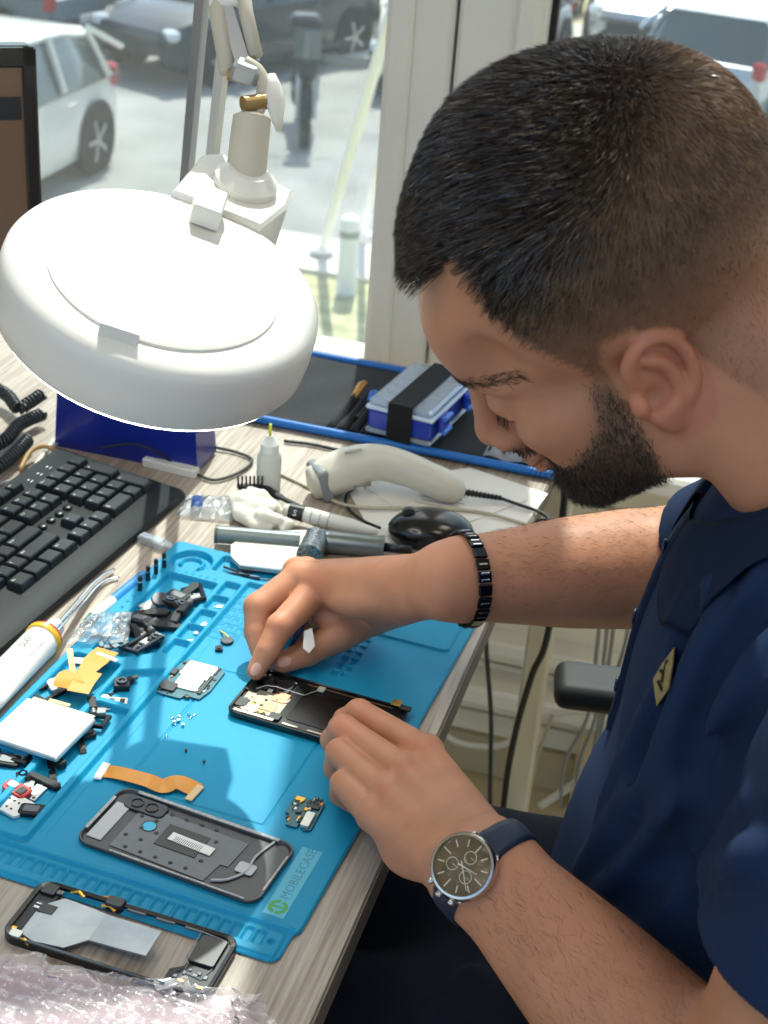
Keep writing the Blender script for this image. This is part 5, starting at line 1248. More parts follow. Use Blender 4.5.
for k in range(34):
    x, y = X0+L*rm_.uniform(.03, .31), rm_.uniform(-W/2+.006, W/2-.006); mb = MB(); mb.box((x, y, .0058), (rm_.uniform(.001, .004), rm_.uniform(.001, .003), .0012), bev=.0002); small(mb, 'tiny_component', rm_.choice([CHIP, CHIP, SHIELD, GREYP, GOLD, BLKM]), t)
# --- logic board, charging board
def board(name, label, pts, polygon, comps, z=MZ, m_=PCB):
    t, L, W = rect_thing(name, label, 'circuit board', pts, z)
    mb = MB(); mb.prism([(x*L/2, y*W/2) for x, y in polygon], .0006, .0018, .0001); small(mb, 'board', m_, t)
    for nm, x, y, w, h, hh, mm_ in comps:
        mb = MB(); mb.prism(rrect(w*L, h*W, min(w*L, h*W)*.12, 2, x*L/2, y*W/2), .0018, .0018+hh, .0002); small(mb, nm, mm_, t)
    return t, L, W
rr = random.Random(11)
def chips(n, x0, x1, y0, y1, s=.05): return [('chip' if rr.random() < .5 else 'capacitor', rr.uniform(x0, x1), rr.uniform(y0, y1), s*rr.uniform(.5, 1.4), s*rr.uniform(.6, 1.6), rr.uniform(.0006, .0013), rr.choice([CHIP, SHIELD, PCBD, GOLD, CHIP])) for _ in range(n)]
board('logic_board', 'green phone logic board with two pale shields beside the trays', ((152, 695), (205, 704), (223, 672), (176, 655)),
      [(-1, -.75), (-.7, -1), (.2, -1), (.3, -.8), (.85, -.8), (1, -.3), (1, .8), (.6, .95), (.0, .9), (-.6, 1), (-.75, .6), (-.95, .2)],
      [('shield', .12, .50, .58, .40, .0014, SHIELD), ('shield', .10, -.22, .46, .34, .0014, SHIELD), ('camera_socket', -.42, -.62, .26, .22, .0020, CHIP), ('camera_socket', -.78, -.55, .16, .22, .0018, CHIP), ('connector', .70, -.1, .07, .5, .0014, PCBD), ('connector', -.72, .15, .16, .16, .0018, CHIP), ('shield', .62, .72, .16, .2, .001, PCBD)]+chips(46, -.9, .9, -.9, .9, .045))
board('charging_board', 'small blue green charging board right of the flex cable', ((284, 826), (316, 835), (321, 800), (292, 793)),
      [(-1, -.3), (-.75, -.3), (-.6, -.95), (.1, -.95), (.15, -.7), (.6, -1), (1, -.9), (1, .7), (.6, .75), (.55, 1), (.2, 1), (.15, .75), (-1, .75)],
      [('usb_socket', .55, -.45, .28, .42, .0022, SHIELD), ('connector', -.55, .60, .30, .12, .0013, GOLD), ('connector', .45, .35, .4, .12, .0014, CHIP)]+chips(34, -.85, .9, -.65, .85, .08))
# --- flex cables
def ribbon(name, label, pts, w, m_, ends=None, zb=MZ):
    P = [np.array([*at(u, v, zb)[:2], zb+h]) for u, v, h in pts]; t = thing(name, label, 'flex cable', (P[0][0], P[0][1], zb)); S_ = spline(P, 6); rows = []; n = len(S_)
    for i, p in enumerate(S_):
        d = S_[min(i+1, n-1)]-S_[max(i-1, 0)]; s_ = np.array([-d[1], d[0], 0]); s_ /= np.linalg.norm(s_)+1e-9; ww = w if np.isscalar(w) else np.interp(i/(n-1), np.linspace(0, 1, len(w)), w)
        rows.append([p-s_*ww/2, p, p+s_*ww/2])
    mb = MB(); mb.sheet(rows, .0003); mb.build('ribbon', m_, t, True); return t, S_
t, S_ = ribbon('flex_cable', 'long orange flex cable with a white end, lying between board and back cover', ((104, 772, .0012), (120, 776, .0030), (147, 785, .0050), (163, 788, .0022), (178, 786, .0040), (198, 792, .0015)), [.0155, .0150, .015, .017, .0165, .016], FLEX)
for (u0, v0, u1, v1, h) in ((97, 779, 107, 763, .002), (188, 800, 201, 786, .0015)):
    a, b = at(u0, v0, MZ+h), at(u1, v1, MZ+h); mb = MB(); d = (b-a); mb.box((a+b)/2, (.0062, np.linalg.norm(d), .0012), rz=math.atan2(d[1], d[0])-PI/2, bev=.0002); mb.build('connector_end', WPL if u0 < 100 else mat('tan_end', 'D8B98A', .4), t, True)
t, S_ = ribbon('flex_cable', 'orange branched flex cable lying over the left trays', ((108, 660, .0105), (96, 672, .012), (84, 684, .0115), (72, 690, .013), (66, 698, .010)), [.021, .021, .014, .026, .022], FLEX)
for pts, w in ((((92, 684, .013), (84, 694, .0125), (78, 703, .011)), .019), (((74, 688, .012), (72, 676, .014), (70, 665, .017)), .005)):
    P = spline([np.array([*at(u, v, MZ)[:2], MZ+h]) for u, v, h in pts], 5); rows = []
    for i, p in enumerate(P):
        d = P[min(i+1, len(P)-1)]-P[max(i-1, 0)]; s_ = np.array([-d[1], d[0], 0]); s_ /= np.linalg.norm(s_); rows.append([p-s_*w/2, p+s_*w/2])
    mb = MB(); mb.sheet(rows, .0003); mb.build('branch', FLEX, t, True)
for (u0, v0, u1, v1, h, m_) in ((97, 653, 117, 661, .011, WPL), (49, 700, 70, 706, .009, mat('tan_end', 'D8B98A', .4))):
    a, b = at(u0, v0, MZ+h), at(u1, v1, MZ+h); d = b-a; mb = MB(); mb.box((a+b)/2, (np.linalg.norm(d), .004, .0016), rz=math.atan2(d[1], d[0]), bev=.0003); mb.build('connector_end', m_, t, True)
# --- silver battery
t, L, W = rect_thing('phone_battery', 'silver foil phone battery lying across the tray ridges', 'battery', ((-6, 742), (61, 765), (92, 722), (20, 700)), .0115)
mb = MB(); mb.box((0, 0, .0024), (L, W, .0048), bev=.0012); small(mb, 'cell', SILV, t)
mb = MB(); mb.box((-.002, 0, .00485), (L*.80, W*.74, .0002)); lb = small(mb, 'printed_label', mat('battery_label', 'C9CAC5', .4, .1), t)
mb = MB(); r2 = random.Random(4)
for k in range(6):
    V, F = text_mesh('-'.join(''.join(r2.choice('nmoeau') for _ in range(r2.randint(3, 6))) for _ in range(4)), .0036, np.eye(3), (-L*.36, .018-.0072*k, .0050)); mb.add(V, F)
small(mb, 'fine_print', mat('fine_print', '7E807E', .5), lb)
mb = MB(); mb.box((0, W/2+.002, .0030), (L*.9, .005, .0012), bev=.0003); small(mb, 'protection_strip', mat('strip_yellowish', 'B8B6A4', .4), t)

# --- loose pieces, each an object
def place(build, name, label, cat, u, v, z, rz, group=None, tilt=(0, 0)):
    p = at(u, v, z); t = thing(name, label, cat, (p[0], p[1], z), rz, group); t.rotation_euler = (tilt[0], tilt[1], rz); build(t); return t
def b_speaker(t, s=1.0):
    mb = MB(); mb.prism(rrect(.016*s, .010*s, .002, 3), 0, .0028, .0004); small(mb, 'casing', BLKM, t); mb = MB(); mb.prism(rrect(.010*s, .0055*s, .001, 2), .0028, .0033); small(mb, 'grille', GREYP, t)
def b_camera(t, s=1.0):
    mb = MB(); mb.prism(rrect(.009*s, .009*s, .001, 2), 0, .0038, .0004); small(mb, 'module', CHIP, t); mb = MB(); mb.lathe([(.0032, .0038), (.0030, .0050), (.0018, .0050), (.0014, .0042), (.0001, .0042)], (0, 0, 0), (0, 0, 1), 16); small(mb, 'lens', mat('lens_dark', '151A2A', .08, coat=1), t)
def b_bracket(t, s=1.0):
    mb = MB(); mb.prism([(-.008, -.003), (.006, -.003), (.006, .001), (.009, .001), (.009, .005), (-.004, .005), (-.004, .001), (-.008, .001)], 0, .0010, .0002); small(mb, 'plate', SHIELD, t)
    for x, y in ((-.006, -.001), (.0075, .003)): mb = MB(); mb.lathe([(.0011, .001), (.0011, .0013), (.0001, .0013)], (x, y, 0), (0, 0, 1), 8); small(mb, 'screw_hole', CHIP, t)
def b_flexbit(t, s=1.0):
    mb = MB(); mb.sheet([[(-.012+.003*i, -.0022, .001+.0016*math.sin(i*.9)), (-.012+.003*i, .0022, .001+.0016*math.sin(i*.9))] for i in range(9)], .0003); small(mb, 'strip', BLKM, t); mb = MB(); mb.box((.013, 0, .0022), (.005, .006, .0014), bev=.0003); small(mb, 'connector', CHIP, t)
def b_coin(t, s=1.0):
    mb = MB(); mb.lathe([(.0058, 0), (.0062, .0006), (.0062, .0022), (.0056, .0028), (.0001, .0029)], (0, 0, 0), (0, 0, 1), 24); o = mb.build('disc', mat('disc_grey', '3D4044', .4, .4), t, False, 'auto')
def b_jack(t, s=1.0):
    mb = MB(); mb.prism(rrect(.012, .006, .001, 2), 0, .005, .0006); small(mb, 'housing', BLKM, t); mb = MB(); mb.tube([(.006, 0, .0025), (.0105, 0, .0025)], .0022, 10); small(mb, 'socket', GREYP, t)
def b_frame(t, s=1.0):
    mb = MB()
    for c, d in (((0, .006, .0014), (.026, .003, .0028)), ((0, -.006, .0014), (.026, .003, .0028)), ((-.0115, 0, .0014), (.003, .010, .0028)), ((.0115, 0, .0014), (.003, .010, .0028))): mb.box(c, d, bev=.0004)
    small(mb, 'surround', BLKP, t); mb = MB(); mb.box((.004, .0, .0008), (.008, .008, .001)); small(mb, 'inset', SHIELD, t)
def b_slug(t, s=1.0):
    mb = MB(); mb.prism([(-.012, -.002), (.010, -.0035), (.013, 0), (.010, .0035), (-.004, .003), (-.012, .0025)], 0, .0030, .0006); small(mb, 'body', BLKM, t)
GT = 'loose phone parts heaped in the top left tray'
TZ = .0030; rr = random.Random(8)
heap = [(160, 601, b_coin, 'speaker_disc'), (147, 606, b_bracket, 'bracket'), (170, 604, b_camera, 'camera_module'), (178, 598, b_speaker, 'loudspeaker'), (186, 595, b_slug, 'vibration_motor'), (191, 602, b_bracket, 'bracket'), (181, 608, b_camera, 'camera_module'), (163, 613, b_flexbit, 'flex_strip'), (152, 615, b_slug, 'vibration_motor'), (172, 616, b_flexbit, 'flex_strip'),
        (157, 624, b_flexbit, 'flex_strip'), (165, 627, b_slug, 'vibration_motor'), (140, 621, b_speaker, 'loudspeaker'), (133, 627, b_frame, 'plastic_surround'), (146, 628, b_jack, 'audio_jack'), (138, 636, b_flexbit, 'flex_strip'), (128, 634, b_jack, 'audio_jack'), (150, 636, b_bracket, 'bracket'), (143, 645, b_frame, 'plastic_surround'), (132, 646, b_bracket, 'bracket'),
        (155, 642, b_camera, 'camera_module'), (185, 612, b_jack, 'audio_jack'), (176, 622, b_jack, 'audio_jack'), (194, 596, b_frame, 'plastic_surround')]
nice = {'speaker_disc': 'dark round speaker disc on top of the heap of parts', 'bracket': 'small silver bracket in the heap of phone parts', 'camera_module': 'tiny black camera module in the heap of phone parts', 'loudspeaker': 'small black loudspeaker with a grey grille in the heap of phone parts', 'vibration_motor': 'slim black motor piece in the heap of phone parts', 'flex_strip': 'short black flex strip in the heap of phone parts', 'plastic_surround': 'black rectangular plastic surround in the heap of phone parts', 'audio_jack': 'small black audio jack in the heap of phone parts'}
for k, (u, v, b_, nm) in enumerate(heap):
    big = 1.35
    o = place(b_, nm, nice[nm], 'phone part', u, v, TZ+(.0045 if k % 3 == 0 else .0010 if k % 3 == 1 else .0028), rr.uniform(0, 6.28), nm.replace('_', ' ')+' pieces in the heap', (rr.uniform(-.25, .25), rr.uniform(-.25, .25))); o.scale = (big, big, big)
def pick(u, v, b_, nm, label, rz=0., z=TZ, sc=1.2, tilt=(0, 0), group=None):
    o = place(b_, nm, label, 'phone part', u, v, z, rz, group, tilt); o.scale = (sc, sc, sc); return o
pick(122, 687, b_camera, 'camera_module', 'black round camera module in the small middle tray', .4, TZ, 1.5)
pick(127, 684, b_jack, 'audio_jack', 'dark jack piece touching the round camera in the middle tray', 1.1, TZ+.001, 1.0)
def b_sim(t, s=1.0):
    mb = MB(); mb.prism(rrect(.017, .013, .0015, 3), 0, .0013, .0002); small(mb, 'tray', WPL, t)
    for k in (-1, 1): mb = MB(); mb.prism(rrect(.004, .0085, .0006, 2, .0042*k, 0), .0013, .0017); small(mb, 'slot', CHIP, t)
pick(117, 703, b_sim, 'sim_bracket', 'white sim bracket with two dark slots in the middle tray', .3, TZ, 1.0)
def b_foam(t, s=1.0):
    mb = MB(); mb.lathe([(.004, 0), (.0046, .002), (.003, .0038), (.0001, .004)], (0, 0, 0), (0, 0, 1), 12); mb.build('pad', WPL, t, False, True)
pick(105, 700, b_foam, 'foam_pad', 'round white foam pad in the middle tray', 0, TZ, 1.0)
pick(111, 694, b_flexbit, 'flex_strip', 'short flex strip between camera and sim bracket', 1.3, TZ, .8)
def b_simw(t, s=1.0):
    mb = MB(); mb.prism([(-.011, -.009), (.009, -.009), (.011, -.007), (.011, .009), (-.011, .009)], 0, .0022, .0003); small(mb, 'plate', WPL, t)
    for i in range(3):
        for j in (-1, 1): mb = MB(); mb.lathe([(.0009, .0022), (.0009, .0024), (.0001, .0024)], (-.005+.004*i, .0035*j-.001, 0), (0, 0, 1), 8); small(mb, 'contact_dot', CHIP, t)
pick(13, 806, b_simw, 'sim_reader', 'white metal sim card reader in the front corner tray', -.30, TZ, 1.15)
def b_red(t, s=1.0):
    mb = MB(); mb.prism(rrect(.022, .012, .005, 4), 0, .0030, .0006); small(mb, 'ring_body', mat('red_plastic', 'C03A32', .35), t); mb = MB(); mb.prism(rrect(.008, .006, .002, 3, -.004, .0005), .003, .0042, .0004); small(mb, 'silver_inset', SHIELD, t); mb = MB(); mb.prism(rrect(.006, .007, .001, 2, .005, -.0005), .003, .0036); small(mb, 'dark_inset', CHIP, t)
pick(17, 791, b_red, 'red_bumper', 'red plastic piece with silver inset beside the white sim reader', -.3, TZ+.001, 1.1)
for k, (u, v, b_, nm, lb) in enumerate(((34, 775, b_flexbit, 'flex_strip', 'black flex strip under the near edge of the silver battery'), (44, 783, b_slug, 'vibration_motor', 'slim dark motor lying below the silver battery'), (30, 784, b_bracket, 'bracket', 'silver bracket just above the red plastic piece'), (52, 772, b_flexbit, 'flex_strip', 'flex strip poking out right below the battery corner'), (38, 793, b_bracket, 'bracket', 'silver bracket right of the red plastic piece'), (58, 764, b_jack, 'audio_jack', 'jack piece in the shadow of the battery corner'), (24, 779, b_camera, 'camera_module', 'camera module left under the battery edge'),
        (32, 812, b_speaker, 'loudspeaker', 'small speaker right of the white sim reader'), (90, 722, b_frame, 'plastic_surround', 'black surround right of the battery tip'), (97, 712, b_bracket, 'bracket', 'silver bracket behind the battery tip'), (86, 733, b_speaker, 'loudspeaker', 'speaker between battery and tray ridge'), (80, 742, b_flexbit, 'flex_strip', 'flex strip along the right edge of the battery'), (92, 707, b_jack, 'audio_jack', 'jack piece below the orange flex cable'), (8, 762, b_speaker, 'loudspeaker', 'speaker in the left tray below the battery'), (14, 756, b_frame, 'plastic_surround', 'surround partly under the battery in the left tray'))):
    pick(u, v, b_, nm, lb, rr.uniform(0, 6.3), TZ+.0004*(k % 3), 1.2, (rr.uniform(-.12, .12), rr.uniform(-.12, .12)))
pick(78, 662, b_bracket, 'bracket', 'silver bracket at the far end of the orange flex tray', .3, TZ+.001, 1.1); pick(52, 692, b_frame, 'plastic_surround', 'black surround at the near end of the orange flex tray', 1.2, TZ, 1.3); pick(60, 684, b_simw, 'white_clip', 'white clip under the orange flex cable', .8, TZ+.002, .9)
# disc, chip and yellow wire beside the right hand
pick(227, 642, b_coin, 'button_cell', 'grey button cell on the mat left of the right hand', 0, MZ, .95); pick(219, 650, b_camera, 'square_chip', 'small dark square chip beside the button cell', .4, MZ, .75)
mb = MB(); mb.tube(spline([at(220, 631, MZ+.001), at(225, 634, MZ+.003), at(229, 638, MZ+.002)], 4), .0009, 6); o = mb.build('yellow_wire', mat('wire_yellow', 'D8C46A', .4), None, True, True); tag(o, 'short yellow wire touching the button cell', 'wire')
# screws
def b_screw(t, s=1.0):
    mb = MB(); mb.lathe([(.0007, 0), (.0007, .0016), (.0013, .0018), (.0013, .0024), (.0001, .0025)], (0, 0, 0), (0, 0, 1), 10); o = mb.build('screw_body', CHR if s == 1 else CHIP, t, False, 'auto')
sp = [(171, 719), (174, 723), (179, 721), (181, 717), (188, 714), (176, 726), (190, 719), (183, 726), (166, 738), (193, 716)]
s0 = place(b_screw, 'screw', 'tiny silver screw among the screws below the logic board', 'screw', 178, 722, MZ, 0, 'silver screws below the logic board')
for k, (u, v) in enumerate(sp): p = at(u, v, MZ); dup(s0, None, (p[0], p[1], MZ), (rr.choice([0, 1.5]), 0, rr.uniform(0, 6)))
for (u, v), lb in zip(((186, 752), (204, 763)), ('tiny black screw on the mat above the flex cable, left of two', 'tiny black screw on the mat above the flex cable, right of two')):
    t = place(lambda t: b_screw(t, 2), 'screw', lb, 'screw', u, v, MZ, 0)
bits = [(229, 440), (230, 447), (222, 451), (212, 447), (238, 444), (244, 452)]
BITM = mat('bit_steel', '3A3D40', .3, .8)
for k, (u, v, r_) in enumerate(((228, 574, .3), (236, 571, -.2), (246, 575, .15), (240, 579, -.4), (252, 571, .5), (234, 582, .1), (256, 578, .2), (224, 579, -.1))):
    t = place(lambda t: None, 'driver_bit', 'thin dark screwdriver bit in the far tray of the mat', 'tool bit', u, v, TZ+.0016+.0012*(k % 3), r_, 'driver bits in the far tray'); mb = MB(); mb.tube([(-.014, 0, 0), (.004, 0, 0)], .0012, 6); mb.build('shank', BITM, t); mb = MB(); mb.tube([(.004, 0, 0), (.012, 0, 0), (.014, 0, 0)], [.0007, .0006, .0002], 6); mb.build('tip', CHR, t)
for k in range(6):
    u, v = ((225, 600), (219, 607), (213, 615), (204, 625), (196, 634), (190, 641))[k]; pick(u, v, b_bracket if k % 2 else b_foam, 'bracket' if k % 2 else 'washer', 'tiny silver bracket in the row of little square compartments' if k % 2 else 'round pale washer in the row of little square compartments', rr.uniform(0, 6), TZ+.0005, .55, group='small silver '+('brackets' if k % 2 else 'washers')+' in the square compartments')
# magnetised posts standing in the mat border
for k, (u, v) in enumerate(((140, 591), (148, 581), (156, 574), (164, 568))):
    p = at(u, v, .0075); t = thing('standing_bit', ('nearest', 'second', 'third', 'farthest')[k]+' of the four dark bits standing upright in the mat border', 'tool bit', (p[0], p[1], .0070), 0, 'bits standing in the mat border')
    mb = MB(); mb.lathe([(.0022, 0), (.0024, .0005), (.0024, .0150), (.0017, .0170), (.0001, .0170)], (0, 0, 0), (0, 0, 1), 6); mb.build('shank', BITM, t)
    mb = MB(); mb.lathe([(.0026, .0105), (.0026, .0120)], (0, 0, 0), (0, 0, 1), 10); mb.build('collar_ring', CHR, t)
# ------------------------------------------------------------------ tube of glue, tweezers, pen, cases
p0, p1, p2 = at(-20, 702, .018), at(44, 636, .019), at(58, 622, .018)
t = thing('glue_tube', 'white glue tube with a yellow and red ring lying on the desk beside the keyboard', 'tube', ((p0+p1)[0]/2, (p0+p1)[1]/2, 0))
d = (p1-p0)/np.linalg.norm(p1-p0); TUB = mat('tube_white', 'DDDEDB', .3, coat=.3)
mb = MB(); n = 9; P = [p0+(p1-p0)*i/(n-1) for i in range(n)]; R_t = np.linspace(.0155, .0165, n); s_ = np.cross(d, (0, 0, 1.)); V = []
for i in range(n):
    f = i/(n-1); rx, rz_ = .0185-.003*f, .006+.0095*f**.7
    for k in range(28): a = 2*PI*k/28; V.append(P[i]*np.array([1, 1, 0])+np.array([0, 0, .0165])+s_*rx*math.cos(a)+np.array([0, 0, 1])*rz_*math.sin(a))
F = [[i*28+k, i*28+(k+1) % 28, (i+1)*28+(k+1) % 28, (i+1)*28+k] for i in range(n-1) for k in range(28)]+[list(range(27, -1, -1)), list(range((n-1)*28, n*28))]
mb.add(V, F); mb.build('tube_body', TUB, t, True, True)
mb = MB(); mb.lathe([(.0163, -.004), (.0168, -.003), (.0168, .001), (.0160, .002)], p1-d*.001+np.array([0, 0, -.0025]), d, 28); mb.build('yellow_ring', mat('ring_yellow', 'DDB02E', .35), t, True, 'auto')
mb = MB(); mb.lathe([(.0161, -.001), (.0163, .001), (.0150, .003)], p1+d*.0015+np.array([0, 0, -.0025]), d, 28); mb.build('red_ring', mat('ring_red', 'B5402E', .35), t, True, 'auto')
mb = MB(); mb.lathe([(.0150, .003), (.0095, .008), (.0085, .020), (.0070, .023), (.0001, .023)], p1+np.array([0, 0, -.0025]), d, 24); mb.build('cap', mat('cap_clear_white', 'D5D8D6', .3), t, True, 'auto')
ink = mat('tube_ink', '4A4E50', .5)
up_ = -_F-(-_F@d)*d; up_ /= np.linalg.norm(up_); side = np.cross(up_, d)
for k, (s, sz, a, b) in enumerate((('5000', .0095, .060, .0035), ('INDUSTRIAL', .0030, .056, -.002), ('STRENGTH ADHESIVE', .0026, .050, -.006))):
    V, F = text_mesh(s, sz, np.eye(3), (0, 0, 0)); O = p1-d*(.040 if k == 0 else .045)+np.array([0, 0, -.0025]); W3 = []
    for v in V:
        x, y = v[0], v[1]+b; yy = y/.0165; W3.append(O+d*x+side*.0168*math.sin(yy)+up_*.0169*math.cos(yy))
    mb = MB(); mb.add(W3, F); mb.build('lettering', ink, t, True)
def tw(pts, name, m_, parent, r=.0022, flat=.35): mb = MB(); mb.tube(spline(pts, 6), r, 8, flat=flat); return mb.build(name, m_, parent, True, True)
t = thing('tweezers', 'silver tweezers with fine curved tips beside the keyboard', 'tweezers', tuple(at(80, 605, 0)))
A_ = lambda u, v, z: at(u, v, z)
tw([A_(52, 632, .026), A_(64, 617, .020), A_(80, 598, .012), A_(92, 584, .009), (A_(104, 574, .006)), A_(114, 569, .004)], 'tweezer_arm', CHR, t, [.0020]*30+[.0006] if False else .0019)
tw([A_(54, 634, .026), A_(68, 618, .018), A_(84, 601, .009), A_(97, 586, .006), (A_(108, 579, .004)), A_(119, 577, .003)], 'tweezer_arm', CHR, t, .0019)
a, b = A_(86, 625, .0052), A_(166, 560, .0052); a = A_(81, 627, .0068); b = A_(136, 582, .0068)
t = thing('ballpoint_pen', 'blue and white ballpoint pen lying between mat and keyboard', 'pen', tuple((a+b)/2*np.array([1, 1, 0]))); d = (b-a)/np.linalg.norm(b-a); Lp = np.linalg.norm(b-a)
for s0, s1, r0, r1, m_, nm in ((.0, .05, .0012, .0030, CHR, 'tip'), (.05, .20, .0034, .0052, mat('pen_navy', '24406A', .35), 'dark_grip'), (.20, .56, .0054, .0056, WPL, 'white_barrel'), (.56, 1.15, .0056, .0054, mat('pen_blue', '2A86C8', .3), 'blue_barrel')):
    mb = MB(); mb.tube([a+d*Lp*s0, a+d*Lp*s1], [r0, r1], 16); mb.build(nm, m_, t, True, 'auto')
mb = MB(); mb.tube([a+d*Lp*.04+np.array([-.001, -.001, .0035]), a+d*Lp*.19+np.array([-.001, -.001, .0045])], .0011, 6); mb.build('green_stripe', mat('pen_green', '2F7A4C', .4), t, True)
def clearbox(name, label, cat, p, L, W, h, rz, m_):
    t = thing(name, label, cat, (p[0], p[1], 0), rz); return t
p = at(157, 547, 0); t = thing('plastic_case', 'small flat clear plastic case beyond the far corner of the mat', 'case', (p[0], p[1], 0), R_(-12))
CLR = clear_mat('clear_plastic', 'F2F6F8', 1.6, .22, 'E8EDF0')
mb = MB(); mb.box((0, 0, .004), (.042, .011, .008), bev=.0012); mb.build('case_body', CLR, t); mb = MB(); mb.box((-.006, 0, .0088), (.026, .0095, .0014), bev=.0004); mb.build('case_lid', CLR, t)
# clear bag with a blue print
t = thing('plastic_bag', 'small clear plastic bag with a dark blue print beyond the keyboard', 'bag', tuple(at(205, 510, 0)))
rows = []; r3 = np.random.default_rng(2); g0, g1, g2, g3 = at(176, 518, .0), at(236, 524, .0), at(232, 499, .0), at(184, 499, .0)
for i in range(15):
    row = []
    for j in range(9):
        a, b = i/14, j/8; p = (g0*(1-a)+g1*a)*(1-b)+(g3*(1-a)+g2*a)*b; e = math.sin(PI*a)*math.sin(PI*b); row.append(p+np.array([0, 0, .0012+.009*e**.6+r3.uniform(0, .0035)]))
    rows.append(row)
mb = MB(); mb.sheet(rows); mb.build('film', clear_mat('bag_film', 'F4F8FA', 2.6, .28, 'E3EAF0', .12), t, True, False)
mb = MB(); c = at(197, 507, .004); mb.sheet([[np.array(rows[i][j])*1+np.array([0, 0, .0006]) for j in (2, 3, 4, 5, 6)] for i in (3, 4, 5, 6)]); mb.build('blue_print', mat('print_navy', '2B4A86', .4), t, True)
t = thing('parts_bag', 'crumpled clear bag of grey parts between the flex cable and the heap', 'bag', tuple(at(104, 640, .004)))
rows = []; g0, g1, g2, g3 = at(66, 655, 0), at(128, 655, 0), at(132, 622, 0), at(86, 628, 0)
for i in range(17):
    row = []
    for j in range(11):
        a, b = i/16, j/10; p = (g0*(1-a)+g1*a)*(1-b)+(g3*(1-a)+g2*a)*b; e = math.sin(PI*a)*math.sin(PI*b); row.append(p+np.array([0, 0, .0092+.010*e**.7+r3.uniform(0, .005)]))
    rows.append(row)
mb = MB(); mb.sheet(rows); mb.build('film', clear_mat('bag_film', 'F4F8FA', 2.6, .28, 'E3EAF0', .12), t, True, False)
for k in range(12):
    p = at(r3.uniform(96, 126), r3.uniform(630, 652), .011); mb = MB(); mb.box(p+np.array([0, 0, r3.uniform(0, .004)]), (r3.uniform(.005, .011), r3.uniform(.003, .006), .002), rz=r3.uniform(0, 3), bev=.0004); mb.build('grey_part', mat('grey_bits', '6E777B', .4, .4), t, True)
# white eraser strip by the keyboard
a, b = at(143, 466, .0), at(196, 479, .0); mb = MB(); d = b-a; mb.box((a+b)/2+np.array([0, .004, .005]), (np.linalg.norm(d), .012, .010), rz=math.atan2(d[1], d[0]), bev=.001); o = mb.build('white_strip', mat('paper_white', 'D9D6CE', .7), None, True); tag(o, 'short white strip lying against the blue bin', 'strip')

# ------------------------------------------------------------------ bottle
p = at(268, 492, 0); t = thing('dropper_bottle', 'small translucent plastic bottle with a thin yellow tip', 'bottle', (p[0], p[1], 0))
BOT = mat('bottle_plastic', 'D3D9D8', .3, trans=.55, ior=1.1)
mb = MB(); mb.lathe([(.0105, 0), (.0125, .001), (.013, .004), (.013, .040), (.0122, .044), (.0085, .049), (.0070, .051), (.0001, .051)], (0, 0, 0), (0, 0, 1), 32); mb.build('bottle_body', BOT, t, False, 'auto')
mb = MB(); mb.lathe([(.0098, .049), (.0098, .058), (.0082, .060), (.0048, .064), (.0036, .067), (.0001, .067)], (0, 0, 0), (0, 0, 1), 24); mb.build('cap', mat('cap_milky', 'DCDFDB', .35), t, False, 'auto')
mb = MB(); mb.lathe([(.0019, .066), (.0016, .080), (.0001, .080)], (0, 0, 0), (0, 0, 1), 10); mb.build('yellow_tip', mat('tip_yellow', 'D8D63A', .35), t, False, True)
# ------------------------------------------------------------------ white glove, brush, marker, tools behind the mat
S = Sdf(); A_ = lambda u, v, z: at(u, v, z)
S.ell(A_(255, 512, .014), (.016, .020, .011), None, .006); S.ell(A_(248, 500, .020), (.014, .010, .008), None, .006); S.ell(A_(262, 505, .024), (.016, .008, .006), None, .005)
S.chain([A_(244, 494, .022), A_(236, 500, .014), A_(240, 514, .012), A_(256, 526, .012), A_(270, 528, .010)], [.005, .007, .007, .0055, .003], .004)
S.chain([A_(262, 516, .020), A_(276, 520, .015), A_(288, 524, .010), A_(282, 530, .008)], [.008, .006, .005, .003], .004); S.chain([A_(250, 490, .022), A_(262, 496, .026), A_(274, 506, .018), A_(284, 514, .012)], [.004, .006, .005, .003], .004)
S.chain([A_(240, 506, .022), A_(254, 512, .026), A_(268, 520, .016)], [.002, .003, .002], .002, sub=True) if False else None
v, f = S.mesh(.0016); v = v+np.random.default_rng(1).normal(0, .00012, v.shape); t = mesh_obj('glove', v, f, mat('glove_white', 'E3E0D2', .7, bump=.2, bscale=300, sss=.1), None, True, True); tag(t, 'crumpled white latex glove lying behind the mat', 'glove')
t = thing('antistatic_brush', 'black antistatic brush with its bristles up, left of the bottle foot', 'brush', tuple(at(262, 492, 0)))
mb = MB(); mb.tube(spline([A_(238, 487, .012), A_(262, 487, .012), A_(276, 495, .011), A_(296, 505, .009), A_(330, 522, .008)], 5), [.0045]*6+[.005]*6+[.0035]*9, 10, flat=.6); mb.build('handle', BLKM, t, True, True)
for k in range(7):
    mb = MB(); a = A_(238+4.0*k, 488, .014); mb.tube([a, a+np.array([-.001, .002, .013])], [.0013, .0012], 5); mb.build('bristle_tuft', CHIP, t, True)
a, b = A_(284, 509, .016), A_(378, 533, .010); d = (b-a)/np.linalg.norm(b-a); Lm = np.linalg.norm(b-a)
t = thing('marker_pen', 'white tapered marker with a black label block beside the glove', 'pen', tuple((a+b)/2*np.array([1, 1, 0])))
mb = MB(); mb.tube([a, a+d*Lm*.10, a+d*Lm*.30, a+d*Lm*.72, a+d*Lm*.93, b], [.0060, .0074, .0082, .0078, .0045, .0012], 20); mb.build('barrel', mat('marker_white', 'DADBD0', .3, coat=.3), t, True, True)
